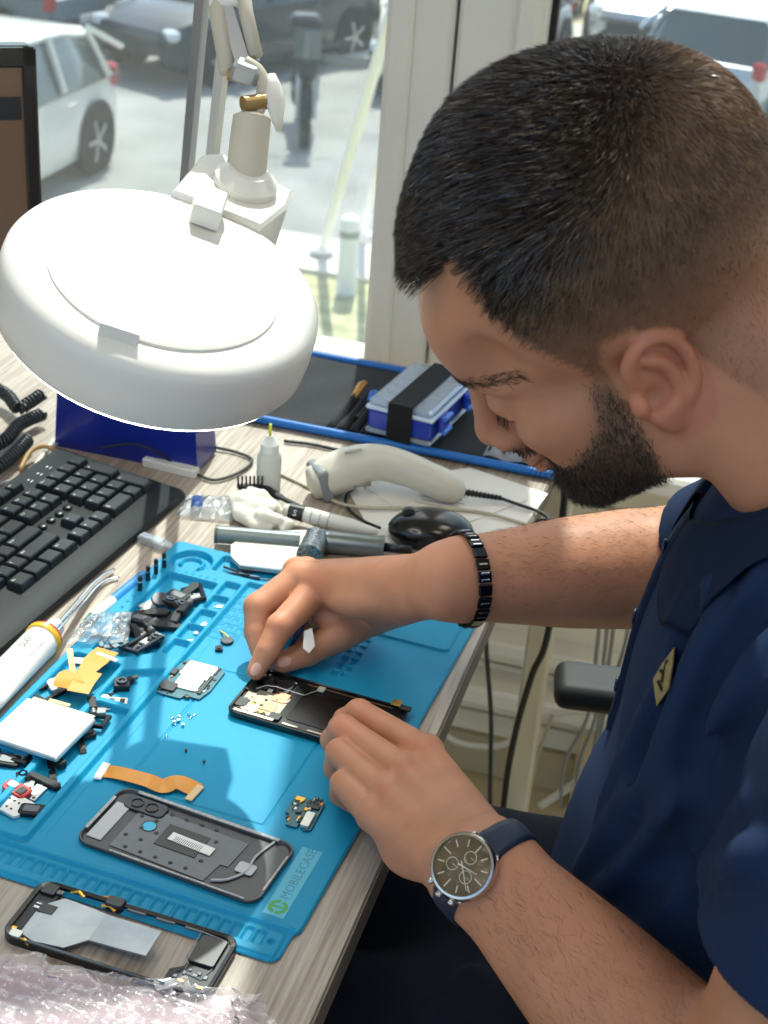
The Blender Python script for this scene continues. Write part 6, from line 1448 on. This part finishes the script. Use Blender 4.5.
mb = MB(); mb.tube([a+d*Lm*.06, a+d*Lm*.22], [.0078, .0087], 20); LB_ = mb.build('black_label', CHIP, t, True, 'auto')
up_ = -_F-(-_F@d)*d; up_ /= np.linalg.norm(up_); sd_ = np.cross(up_, d)
V, F = text_mesh('S', .009, np.eye(3), (0, 0, 0)); mb = MB(); mb.add([a+d*Lm*(.12)+d*q[0]+sd_*(q[1]-.004)*1+up_*.0089 for q in V], F); mb.build('letter', WPL, LB_, True)
for k in range(3): mb = MB(); c = a+d*Lm*(.30+.09*k); mb.tube([c, c+d*.0012], .0084, 20); mb.build('grey_band', mat('band_grey', '9AA0A4', .4), t, True)
GT_ = mat('tool_grey', '6F7B78', .35, .25, coat=.2)
def rodthing(name, label, cat, pts, rs, m_, tip=None):
    P = [A_(*q) for q in pts]; t = thing(name, label, cat, tuple((P[0]+P[-1])/2*np.array([1, 1, 0]))); mb = MB(); mb.tube(P, rs, 24); mb.build('handle', m_, t, True, 'auto'); return t, P
t, P = rodthing('screwdriver', 'thick grey green cylinder tool handle passing under the white glove', 'tool', ((216, 534, .0125), (300, 541, .0125)), .0088, GT_)
mb = MB(); mb.tube([P[0]-(P[1]-P[0])*.01, P[0]+(P[1]-P[0])*.03], .0092, 24); mb.build('end_ring', mat('tool_dark', '4A5452', .4), t, True, 'auto')
t, P = rodthing('precision_screwdriver', 'grey metal precision screwdriver pointing right below the mouse', 'tool', ((322, 541, .011), (352, 544, .011), (382, 547, .011)), [.0112, .0112, .0108], mat('tool_steel_grey', '7C8585', .28, .5))
d = (P[2]-P[0])/np.linalg.norm(P[2]-P[0])
mb = MB(); mb.tube([P[0]-d*.004, P[0]+d*.002], .0122, 24); mb.build('collar_ring', mat('tool_dark', '4A5452', .4), t, True, 'auto'); mb = MB(); mb.tube([P[2]-d*.003, P[2]+d*.002], .0116, 24); mb.build('end_ring', GT_, t, True, 'auto'); mb = MB(); mb.tube([P[2], P[2]+d*.030], .0046, 12); mb.build('shaft', BITM, t, True, True)
t = thing('textured_roller', 'short black and silver speckled ring standing against the silver plate', 'tool', tuple(at(318, 552, 0)))
mb = MB(); c = A_(313, 548, .012); c2 = A_(320, 543, .012); mb.tube([A_(309, 556, .0135), A_(317, 538, .0135)], [.0128, .0125], 26); mb.build('ring_body', mat('speckled', '6E7274', .3, .6, noise=.9, nscale=420), t, True, 'auto')
t = thing('metal_plate', 'flat rounded silver grey metal plate behind the far edge of the mat', 'plate', tuple(at(275, 552, 0)))
pl = [(240, 565), (231, 556), (231, 545), (241, 537), (262, 531), (306, 530), (312, 540), (308, 556), (300, 572)]
PP = [A_(u, v, .0118) for u, v in pl]; mb = MB(); n = len(PP); mb.add([p-np.array([0, 0, .0045]) for p in PP]+PP, [list(range(n-1, -1, -1)), list(range(n, 2*n))]+[[i, (i+1) % n, (i+1) % n+n, i+n] for i in range(n)])
if np.cross(PP[1]-PP[0], PP[2]-PP[1])[2] < 0: mb.f = [f[::-1] for f in mb.f]
mb.build('plate', mat('plate_silver', 'B3B6AE', .38, .45, noise=.05, nscale=30), t, True); mb = MB(); mb.tube([PP[0]+np.array([0, 0, .0004]), PP[-1]+np.array([0, 0, .0004])], .0016, 8); mb.build('bright_edge', mat('edge_white', 'EEF0EE', .25, .3), t, True)
# spudger between the fingers
t = thing('spudger', 'small dark blue tool with a white tab held under the right fingers', 'tool', tuple(at(306, 640, .0)))
mb = MB(); mb.tube([A_(305, 614, .050), A_(300, 628, .040), A_(290, 648, .022)], [.0040, .0036, .002], 8); mb.build('blue_handle', mat('tool_navy', '1E2C58', .35), t, True, True)
h_ = None
mb = MB(); q = [A_(u, v, .043-.011*(v-628)/24) for u, v in ((304, 631), (312, 628), (315, 646), (309, 653), (303, 648))]; nn = -ray(309, 640)*.006; mb.add([p+nn for p in q]+[p+nn*.7 for p in q], [list(range(5)), list(range(9, 4, -1))]+[[i, (i+1) % 5, (i+1) % 5+5, i+5] for i in range(5)]); mb.build('white_tab', mat('tab_white', 'C9C8C4', .5), t, True)
# bubble wrap at the near edge
BW = clear_mat('bubble_film', 'FBF6F9', 1.6, .22, 'F3EAF0', .15)
t = thing('bubble_wrap', 'pinkish clear bubble wrap lying on the near end of the desk', 'bubble wrap', tuple(at(130, 1000, 0)))
g = [at(-60, 955, 0), at(-60, 1120, 0), at(300, 1120, 0), at(262, 1000, 0)]; nx_, ny_ = 90, 60; rows = []; r5 = np.random.default_rng(9)
from mathutils import noise as mno
for i in range(nx_):
    row = []
    for j in range(ny_):
        a, b = i/(nx_-1), j/(ny_-1); p = (g[0]*(1-a)+g[3]*a)*(1-b)+(g[1]*(1-a)+g[2]*a)*b
        h = .004+.008*abs(mno.noise(Vector((p[0]*22, p[1]*22, 0))))+.004*abs(mno.noise(Vector((p[0]*70, p[1]*70, 3))))
        ed = .014*mno.noise(Vector((a*9, b*9, 7))); cx, cy = (p[0]*1000) % 10-5, (p[1]*1000) % 10-5
        row.append(p+np.array([ed*(b < .1 or a > .9), ed*(b < .1), h+.0022*max(0, 1-(cx*cx+cy*cy)/14)**.5]))
    rows.append(row)
mb = MB(); mb.sheet(rows); mb.build('film', BW, t, True, True)
mb = MB(); mb.sheet([[np.array(rows[i][j])*np.array([1, 1, .35]) for j in range(2, ny_, 3)] for i in range(2, nx_-3, 3)]); mb.build('lower_film', clear_mat('bubble_film_pink', 'F3E4EC', 1.2, .25, 'E3CEDA', .2), t, True, True)
# ------------------------------------------------------------------ tool roll, organiser case
P0, P1, P2, P3 = at(226, 413, .006), np.array([.004, .874, .006]), np.array([.012, 1.085, .006]), at(296, 352, .006)
P3 = np.array([P0[0]+.01, 1.09, .006]) if P3[1] > 1.10 else P3
t = thing('tool_roll', 'open dark grey fabric tool roll with blue piping lying along the back of the desk', 'tool roll', tuple((P0+P2)/2*np.array([1, 1, 0])))
FAB = mat('roll_fabric', '26282C', .85, noise=.15, nscale=200, bump=.3, bscale=600); FABL = mat('roll_lining', '8D9299', .8, noise=.12, nscale=120); PIP = mat('piping_blue', '1A6FC4', .45)
def bil(a, b, z): p = (P0*(1-a)+P1*a)*(1-b)+(P3*(1-a)+P2*a)*b; return np.array([p[0], p[1], z])
rows = [[bil(i/30, j/12, .005+.003*math.sin(i*.9)*math.sin(j*.8)*(0 < j < 12)*(0 < i < 30)+.0015) for j in range(13)] for i in range(31)]
mb = MB(); mb.sheet(rows, .004); mb.build('roll_fabric', FAB, t, True, True)
loop = [bil(i/12, 0, .007) for i in range(13)]+[bil(1, j/6, .007) for j in range(1, 7)]+[bil(1-i/12, 1, .007) for i in range(1, 13)]+[bil(0, 1-j/6, .007) for j in range(1, 6)]
mb = MB(); mb.tube(loop+[loop[0]], .0052, 8); mb.build('blue_piping', PIP, t, True, True)
for k in range(9):      # pockets left of the case
    a0, a1 = .30+.034*k, .30+.034*(k+1)-.004; rws = []
    for i in range(7):
        a = a0+(a1-a0)*i/6; e = math.sin(PI*i/6); rws.append([bil(a, .06+.08*j, .0075+e*(.002+.010*min(1, j/4))) for j in range(6)])
    mb = MB(); mb.sheet(rws, .0012); mb.build('pocket', FAB, t, True, True)
rws = [[bil(.78+.20*i/10, .05+.75*j/8, .0100+.002*math.sin(i*1.3+j)) for j in range(9)] for i in range(11)]
mb = MB(); mb.sheet(rws, .0015); mb.build('grey_flap', FABL, t, True, True)
for k in range(4): mb = MB(); mb.tube([bil(.79+.045*k, .10, .0125), bil(.79+.045*k, .72, .0125)], .0012, 5); mb.build('seam', FAB, t, True)
mb = MB(); rws = [[bil(.46+.20*i/8, .58+.36*j/5, .010+.004*math.sin(i)*math.sin(j*1.2)) for j in range(6)] for i in range(9)]; mb.sheet(rws, .0015); mb.build('upper_pocket', FAB, t, True, True)
mb = MB(); c = bil(.66, .96, .018); mb.box(c, (.032, .030, .016), bev=.004); mb.build('elastic_loop', BLKM, t, True)
def rtool(a, b0, b1, r, m_, name, label, cat='tool', tipm=None):
    o = thing(name, label, cat, tuple(bil(a, b0, 0))); mb = MB(); mb.tube([bil(a, b0, .014), bil(a, b0+(b1-b0)*.6, .020), bil(a, b1, .018)], [r*.8, r, r*.8], 12); mb.build('handle', m_, o, True, 'auto')
    mb = MB(); mb.tube([bil(a, b0-.2, .012), bil(a, b0, .014)], r*.35, 8); mb.build('shaft', BITM, o, True); return o
rtool(.315, .42, .60, .0052, mat('knob_brass', 'B07A2E', .35, .6), 'precision_screwdriver', 'brass ended tool in the tool roll, nearest to the lamp')
rtool(.370, .40, .50, .0048, mat('cap_blue', '2E6CCB', .35), 'precision_screwdriver', 'dark tool with a round blue end cap in the tool roll')
rtool(.490, .42, .56, .0042, SHIELD, 'precision_screwdriver', 'silver tool in the pockets of the roll, left one before the case')
rtool(.530, .42, .54, .0040, SHIELD, 'precision_screwdriver', 'silver tool in the pockets of the roll, right one before the case')
o = thing('pry_tool', 'flat grey prying tool lying in the upper pocket of the tool roll', 'tool', tuple(bil(.56, .7, 0))); mb = MB(); mb.prism([(x, y) for x, y in rrect(.034, .018, .007, 4)], 0, .0022, .0005, t=bil(.56, .78, .0165), M=np.array(Matrix.Rotation(-.5, 3, 'Z'))); mb.build('blade', mat('pry_grey', '6E7880', .35, .4), o, True); mb = MB(); mb.tube([bil(.575, .74, .017), bil(.62, .64, .016)], .0022, 8); mb.build('stem', BITM, o, True)
for k in range(4):
    o = thing('driver_bit', 'pale bit clipped on the grey flap of the roll right of the case', 'tool bit', tuple(bil(.80+.02*k, .4, 0)), 0, 'bits on the grey flap'); mb = MB(); mb.tube([bil(.80+.02*k, .50, .016), bil(.80+.02*k, .68, .016)], .0026, 8); mb.build('shank', SHIELD, o, True); mb = MB(); mb.tube([bil(.80+.02*k, .40, .016), bil(.80+.02*k, .50, .016)], .0014, 8); mb.build('tip', CHR, o, True)
# organiser
zc = .0128; a, b, c = at(364, 432, zc), at(430, 449, zc), at(478, 407, zc)
x = b-a; Lx = np.linalg.norm(x); x = x/Lx; y = np.array([-x[1], x[0], 0]); Ly = abs((c-b)@y)*.95; hC = .044; Mx = np.stack([x, y, np.array([0, 0, 1.])], 1)
cc = (a+b)/2+y*Ly/2
t = thing('organizer_case', 'blue and clear plastic organizer case closed by a wide black strap, on the tool roll', 'case', (cc[0], cc[1], zc), math.atan2(x[1], x[0]))
OB = mat('case_blue', '1B3FB0', .22, coat=.4, trans=0); OC = clear_mat('case_clear', 'EEF4FA', 2.0, .42, 'C4D6EA', .08)
mb = MB(); mb.box((0, 0, .018), (Lx-.004, Ly-.004, .024), bev=.003); mb.build('blue_tray', OB, t)
mb = MB(); mb.box((0, 0, .0035), (Lx, Ly, .007), bev=.0025); mb.build('clear_base', OC, t)
mb = MB(); mb.box((0, 0, .0325), (Lx+.001, Ly+.001, .0050), bev=.0015); mb.build('lid_rim', mat('case_rim', 'C9DAEE', .25, coat=.3), t)
mb = MB(); mb.box((0, 0, .0390), (Lx-.004, Ly-.004, .009), bev=.003); mb.build('clear_lid', OC, t)
for k in range(5): mb = MB(); mb.box((0, -Ly/2+Ly*(k+1)/6, .0365), (Lx-.014, .0016, .005)); mb.build('divider', mat('case_rim', 'C9DAEE', .25), t)
mb = MB(); s0 = .002; w = Lx*.36
for c_, d_ in (((s0, 0, .0446), (w, Ly+.006, .0016)), ((s0, -Ly/2-.0022, .0225), (w, .0016, .0450)), ((s0, Ly/2+.0022, .0225), (w, .0016, .0450)), ((s0, 0, .0006), (w, Ly+.006, .0012))): mb.box(c_, d_, bev=.0004)
mb.build('strap', mat('strap_black', '131416', .8, bump=.3, bscale=900), t)
for yy in (-.30, .28):
    mb = MB(); mb.box((Lx/2+.004, Ly*yy, .024), (.007, .022, .020), bev=.002); lt = mb.build('latch', OB, t)
    mb = MB(); mb.tube([(Lx/2+.0085, Ly*yy-.010, .032), (Lx/2+.0085, Ly*yy+.010, .032)], .003, 8); mb.tube([(Lx/2+.0085, Ly*yy-.010, .015), (Lx/2+.0085, Ly*yy+.010, .015)], .003, 8); mb.build('hinge_pin', mat('latch_blue', '3F78DA', .25), lt, False, 'auto')

# ------------------------------------------------------------------ papers, scanner, mouse, cables
PAP = mat('paper', 'E6E3DC', .8, noise=.02, nscale=10)
for k, (pts, z, lb) in enumerate((([(345, 486), (470, 468), (548, 494), (500, 560), (380, 548)], .0010, 'white paper sheet under the scanner, the larger and lower one'), ([(352, 478), (440, 474), (528, 500), (470, 522), (400, 512)], .0022, 'white paper sheet under the scanner, lying on top'))):
    P = [at(u, v, z) for u, v in pts][::-1]; mb = MB(); n = len(P); up = np.array([0, 0, .0006]); mb.add([p for p in P]+[p+up for p in P], [list(range(n-1, -1, -1)), list(range(n, 2*n))]+[[i, (i+1) % n, (i+1) % n+n, i+n] for i in range(n)])
    o = mb.build('paper_sheet', PAP, None, True); tag(o, lb, 'paper')
    ink_ = mat('print_grey', '9A9A9C', .7)
    mb = MB(); d = (P[-2]-P[-1])*0+np.array([1, .05, 0])
    for r in range(5):
        c = (P[0]+P[2])/2+np.array([-.03+.004*k, .018-.008*r, .0009]); mb.box(c, (.05-.008*(r % 2), .0014, .0002))
    mb.build('printed_lines', ink_, o, True)
t = thing('barcode_scanner', 'cream hand held barcode scanner lying on papers behind the mouse', 'scanner', tuple(at(380, 490, 0)))
S = Sdf(); A_ = lambda u, v, z: at(u, v, z)
SCM = mat('scanner_cream', 'CFCBBD', .35, coat=.2)
pts = [A_(326, 478, .022), A_(346, 469, .029), A_(372, 463, .034), A_(400, 467, .031), A_(430, 479, .024), A_(454, 490, .017)]
S.limb(pts, [.0150, .0150, .0140, .0130, .0118, .0112], (0, .5, 1), [1.1, 1.1, 1.05, 1.0, 1.0, 1.0], .004)
S.box(A_(324, 478, .022), (.013, .017, .017), frame(pts[1]-pts[0]), .006, .008)
S.ell(A_(372, 484, .012), (.020, .016, .008), None, .004, True)
v, f = S.mesh(.0022); mesh_obj('scanner_body', v, f, SCM, t, True, True)
S = Sdf(); d = (pts[0]-pts[1])/np.linalg.norm(pts[0]-pts[1]); Mn = frame(d, (0, 0, 1)); S.box(pts[0]+d*.007, (.020, .018, .007), Mn, .005, .002); S.box(pts[0]+d*.020, (.017, .014, .010), Mn, .003, .003, True)
v, f = S.mesh(.0018); mesh_obj('grey_nose', v, f, mat('scanner_grey', '83878A', .45), t, True, True)
mb = MB(); mb.tube([A_(345, 452, .052), A_(362, 449, .058)], .0030, 8, flat=.4); mb.build('indicator_window', mat('scanner_window', 'A9A79D', .3), t, True)
mb = MB(); mb.tube([pts[1]+np.array([.012, -.012, -.010]), pts[2]+np.array([.004, -.016, -.016])], [.004, .003], 8); mb.build('trigger', mat('scanner_trigger', '9A978C', .4), t, True, True)
mb = MB()
e0, e1 = A_(457, 491, .016), A_(500, 498, .008)
for i in range(12):
    a = i/11; mb.lathe([(.0040-.0012*a, -.0011), (.0048-.0014*a, 0), (.0040-.0012*a, .0011)], e0*(1-a)+e1*a, e1-e0, 12)
mb.tube([e0, e1], [.0034, .0024], 8); mb.build('strain_relief', CHIP, t, True, True)
def cable(name, label, pts, r, m_, group=None, cat='cable', n=7):
    mb = MB(); mb.tube(spline(pts, 8), r, n); o = mb.build(name, m_, None, True, True); return tag(o, label, cat, group)
CBK = mat('cable_black', '17181A', .45); CCR = mat('cable_cream', 'B9B39E', .5); CGR = mat('cable_grey', '8A8C8E', .5); CWH = mat('cable_white', 'DCD9D0', .5)
cable('cable', 'black cable running right from the scanner handle over the desk edge', [e1, A_(520, 505, .006), A_(540, 512, .004), A_(549, 520, .003), np.array([.004, .770, .0]), np.array([.008, .77, -.05])], .0019, CBK)
cable('cable', 'black mouse cable curling up behind the mouse', [A_(380, 528, .008), A_(362, 520, .004), A_(348, 508, .003), A_(346, 496, .003), A_(356, 486, .003)], .0016, CBK)
cable('cable', 'cream cable passing between the scanner and the mouse', [A_(276, 472, .002), A_(310, 488, .002), A_(350, 506, .005), A_(420, 508, .005), A_(480, 512, .005), A_(532, 526, .003)], .0018, CCR)
cable('cable', 'thin black cable between bottle and scanner', [A_(284, 441, .003), A_(310, 444, .003), A_(338, 450, .003)], .0020, CBK)
cable('cable', 'dark cable looping out beside the blue bin', [A_(214, 447, .004), A_(236, 452, .003), A_(252, 460, .003), A_(240, 472, .003), A_(215, 480, .003), A_(196, 474, .003)], .0018, mat('cable_olive', '3C3A32', .5))
cable('cable', 'black cable arching over the keyboard in front of the blue bin', [A_(100, 448, .024), A_(130, 444, .030), A_(152, 450, .026), A_(175, 464, .006)], .0013, CBK)
t = thing('computer_mouse', 'black glossy computer mouse behind the right wrist', 'mouse', tuple(at(430, 530, 0)))
S = Sdf(); c = A_(431, 531, .012); dx = A_(480, 534, .012)-A_(382, 527, .012); dx /= np.linalg.norm(dx); Mm = np.stack([dx, np.array([-dx[1], dx[0], 0]), np.array([0, 0, 1.])], 1)
S.ell(c, (.044, .030, .023), Mm, .004); S.box(c-np.array([0, 0, .016]), (.06, .05, .006), None, .001, .002, True)
v, f = S.mesh(.002); mesh_obj('mouse_shell', v, f, mat('mouse_black', '101214', .22, coat=.3), t, True, True)
mb = MB(); mb.tube([c+Mm@np.array([-.044*math.cos(a)*1.004, -.0303*math.sin(a)*0-.0, .0232*math.sin(a)]) for a in np.linspace(.15, 1.25, 9)], .0007, 5); mb.build('button_split', CHIP, t, True)
mb = MB(); wc = c+Mm@np.array([-.024, 0, .0185]); mb.lathe([(.006, -.003), (.007, -.002), (.007, .002), (.006, .003)], wc, Mm[:, 1], 20); mb.build('scroll_wheel', mat('wheel_grey', '3A3C3F', .5), t, True, 'auto')
# coiled phone cord and wires at the left edge
def coil(pts, R, pitch, r):
    P = np.array(spline(pts, 12)); s = np.concatenate([[0], np.cumsum(np.linalg.norm(np.diff(P, axis=0), axis=1))]); n = int(s[-1]/pitch*10); out = []
    tt = np.linspace(0, s[-1], n); X = np.stack([np.interp(tt, s, P[:, a]) for a in range(3)], 1); T = np.gradient(X, axis=0); T /= np.linalg.norm(T, axis=1)[:, None]
    for i in range(n):
        a = 2*PI*tt[i]/pitch; u_ = np.cross(T[i], (0, 0, 1.)); u_ /= np.linalg.norm(u_); w_ = np.cross(u_, T[i]); out.append(X[i]+R*(u_*math.cos(a)+w_*math.sin(a)))
    return out
CRD = mat('cord_dark', '2B2F33', .35)
for k, (pts, lb) in enumerate((([(-25, 478, .012), (0, 466, .012), (16, 452, .013), (28, 440, .013)], 'dark coiled phone cord at the left edge, nearest run'), ([(-20, 452, .014), (5, 440, .014), (20, 424, .016), (42, 414, .014)], 'dark coiled phone cord at the left edge, middle run'), ([(-10, 385, .020), (8, 396, .018), (18, 408, .015), (30, 402, .018), (42, 394, .020)], 'dark coiled phone cord at the left edge, far run under the monitor'))):
    P = [A_(*q) for q in pts]; mb = MB(); mb.tube(coil(P, .0062, .0052, .0019), .0019, 6); o = mb.build('coiled_cord', CRD, None, True, True); tag(o, lb, 'cord')
cable('cable', 'white cable on the desk between coiled cord and keyboard', [A_(-10, 506, .004), A_(12, 492, .005), A_(30, 476, .008), A_(38, 462, .008), A_(54, 440, .005)], .0026, CWH)
cable('cable', 'tan twisted cable beside the far left keyboard corner', [A_(20, 470, .006), A_(30, 452, .012), A_(44, 446, .014), A_(56, 452, .010), A_(50, 462, .006), A_(34, 464, .005)], .0028, mat('cable_tan', 'A98654', .5))
cable('cable', 'grey cable crossing under the white cable at the left edge', [A_(-10, 486, .003), A_(14, 480, .003), A_(36, 470, .003), A_(60, 440, .003)], .0022, CGR)
cable('cable', 'pale cable lying nearest the keyboard at the left edge', [A_(-12, 520, .003), A_(8, 502, .003), A_(24, 490, .003), A_(44, 468, .003)], .0020, CCR)
# cables hanging under the desk
W_ = lambda u, v, y=1.13: aty(u, v, y)
cable('hanging_cable', 'thin dark cable hanging under the desk edge', [W_(484, 600, 1.0), W_(487, 660, 1.02), W_(491, 720, 1.04), W_(490, 800, 1.06), W_(492, 850, 1.1)], .0032, mat('cable_slate', '3B4044', .5))
cable('hanging_cable', 'thick black cable hanging before the cream desk leg', [np.array([.007, .96, -.032]), W_(549, 628, .93), W_(532, 675, .94), W_(516, 730, .95), W_(506, 785, .96), W_(500, 850, 1.0)], .0042, CBK)
cable('hanging_cable', 'white cable sagging behind the cream desk leg', [W_(430, 715, 1.2), W_(452, 739, 1.2), W_(480, 746, 1.2), W_(505, 744, 1.19), W_(530, 728, 1.18), W_(556, 714, 1.18), W_(600, 712, 1.18), W_(640, 716, 1.18)], .0050, CWH)
cable('hanging_cable', 'white tube lying low at the floor behind the chair', [W_(540, 806, 1.15), W_(562, 792, 1.15), W_(588, 776, 1.15), W_(610, 768, 1.15), W_(640, 766, 1.15)], .0062, CWH)
for k, (u0, u1, u2) in enumerate(((598, 588, 560), (606, 596, 574), (612, 600, 586), (626, 604, 592), (634, 610, 600))):
    cable('hanging_cable', ('leftmost', 'second', 'middle', 'fourth', 'rightmost')[k]+' of the five thin grey cables hanging behind the armrest', [W_(u0+4, 520, 1.16), W_(u0+2, 600, 1.11+.01*k), W_(u0, 640, 1.10+.01*k), W_(u1, 715, 1.11+.01*k), W_(u2+6, 760, 1.12+.01*k), W_(u2, 806, 1.13+.01*k)], .0028, CGR, 'thin grey cables behind the armrest')
cable('hanging_cable', 'thin cream cable leaning beside the desk leg', [W_(552, 715, 1.16), W_(540, 750, 1.16), W_(530, 785, 1.16), W_(526, 810, 1.16)], .003, CCR)
mb = MB(); a = aty(600, 720, 1.235); mb.box((a[0], 1.235, (a[2]+Fz)/2), (.05, .02, a[2]-Fz-.004), bev=.002); o = mb.build('trim_6', mat('board_beige', 'CDBB9C', .6), None, True); o['kind'] = 'structure'

# ------------------------------------------------------------------ office chair
ar = at(598, 680, -.085); ya = ar[1]
t = thing('office_chair', 'black office chair with padded armrests under the man', 'chair', (.36, .235, Fz))
CH = mat('chair_black', '15171A', .62, noise=.05, nscale=40); CHF = mat('chair_fabric', '1A1C20', .9, bump=.3, bscale=500)
S = Sdf(); S.box((.34, .235, -.342), (.24, .25, .04), None, .035, .01); v, f = S.mesh(.008); mesh_obj('seat', v, f, CHF, t, True, True)
S = Sdf(); S.box((.60, .235, .02), (.035, .23, .28), np.array(Matrix.Rotation(R_(10), 3, 'Y')), .03, .01); v, f = S.mesh(.008); mesh_obj('backrest', v, f, CHF, t, True, True)
mb = MB(); mb.tube([(.50, .235, -.37), (.60, .235, -.34), (.625, .235, -.18)], .02, 8, flat=.5); mb.build('back_bar', CH, t, True, True)
for yy in (ya, .47-ya):
    sg_ = 1 if yy > .235 else -1; S = Sdf(); xl = aty(556, 690, ya)[0]; S.box((xl+.120, yy+.022*sg_, -.100), (.125, .031, .0145), np.array(Matrix.Rotation(R_(10)*sg_, 3, 'Z')), .013, .004); v, f = S.mesh(.004); mesh_obj('armrest', v, f, CH, t, True, True)
    mb = MB(); sg = 1 if yy > .235 else -1; mb.tube([(.30, .235+sg*.18, -.372), (.30, yy, -.36), (.28, yy, -.30), (.27, yy, -.112)], .015, 8); mb.build('armrest_post', CH, t, True, True)
mb = MB(); mb.lathe([(.028, 0), (.028, .22), (.04, .225), (.04, .27), (.1, .30), (.1, .31)], (.36, .235, -.68), (0, 0, 1), 20); mb.build('gas_column', CH, t, True, 'auto')
for k in range(5):
    a = 2*PI*k/5+.3; d = np.array([math.cos(a), math.sin(a), 0]); mb = MB(); mb.tube([np.array([.36, .235, -.645])+d*.03, np.array([.36, .235, -.665])+d*.29], [.024, .016], 8, flat=.7); lg = mb.build('base_leg', CH, t, True, True)
    mb = MB(); mb.lathe([(.022, -.012), (.026, -.010), (.026, .010), (.022, .012)], np.array([.36, .235, Fz+.0265])+d*.29, np.array([-d[1], d[0], 0]), 16); mb.build('castor', CHIP, lg, True, 'auto')
# ------------------------------------------------------------------ lift everything from the desk frame to the room's floor
bpy.context.view_layer.update()
for o in list(scene.objects):
    if o.parent is None:
        o.location.z += DESK_Z
scene.cycles.use_denoising = True
scene.cycles.max_bounces = 8; scene.cycles.transparent_max_bounces = 16; scene.cycles.caustics_refractive = False; scene.cycles.caustics_reflective = False
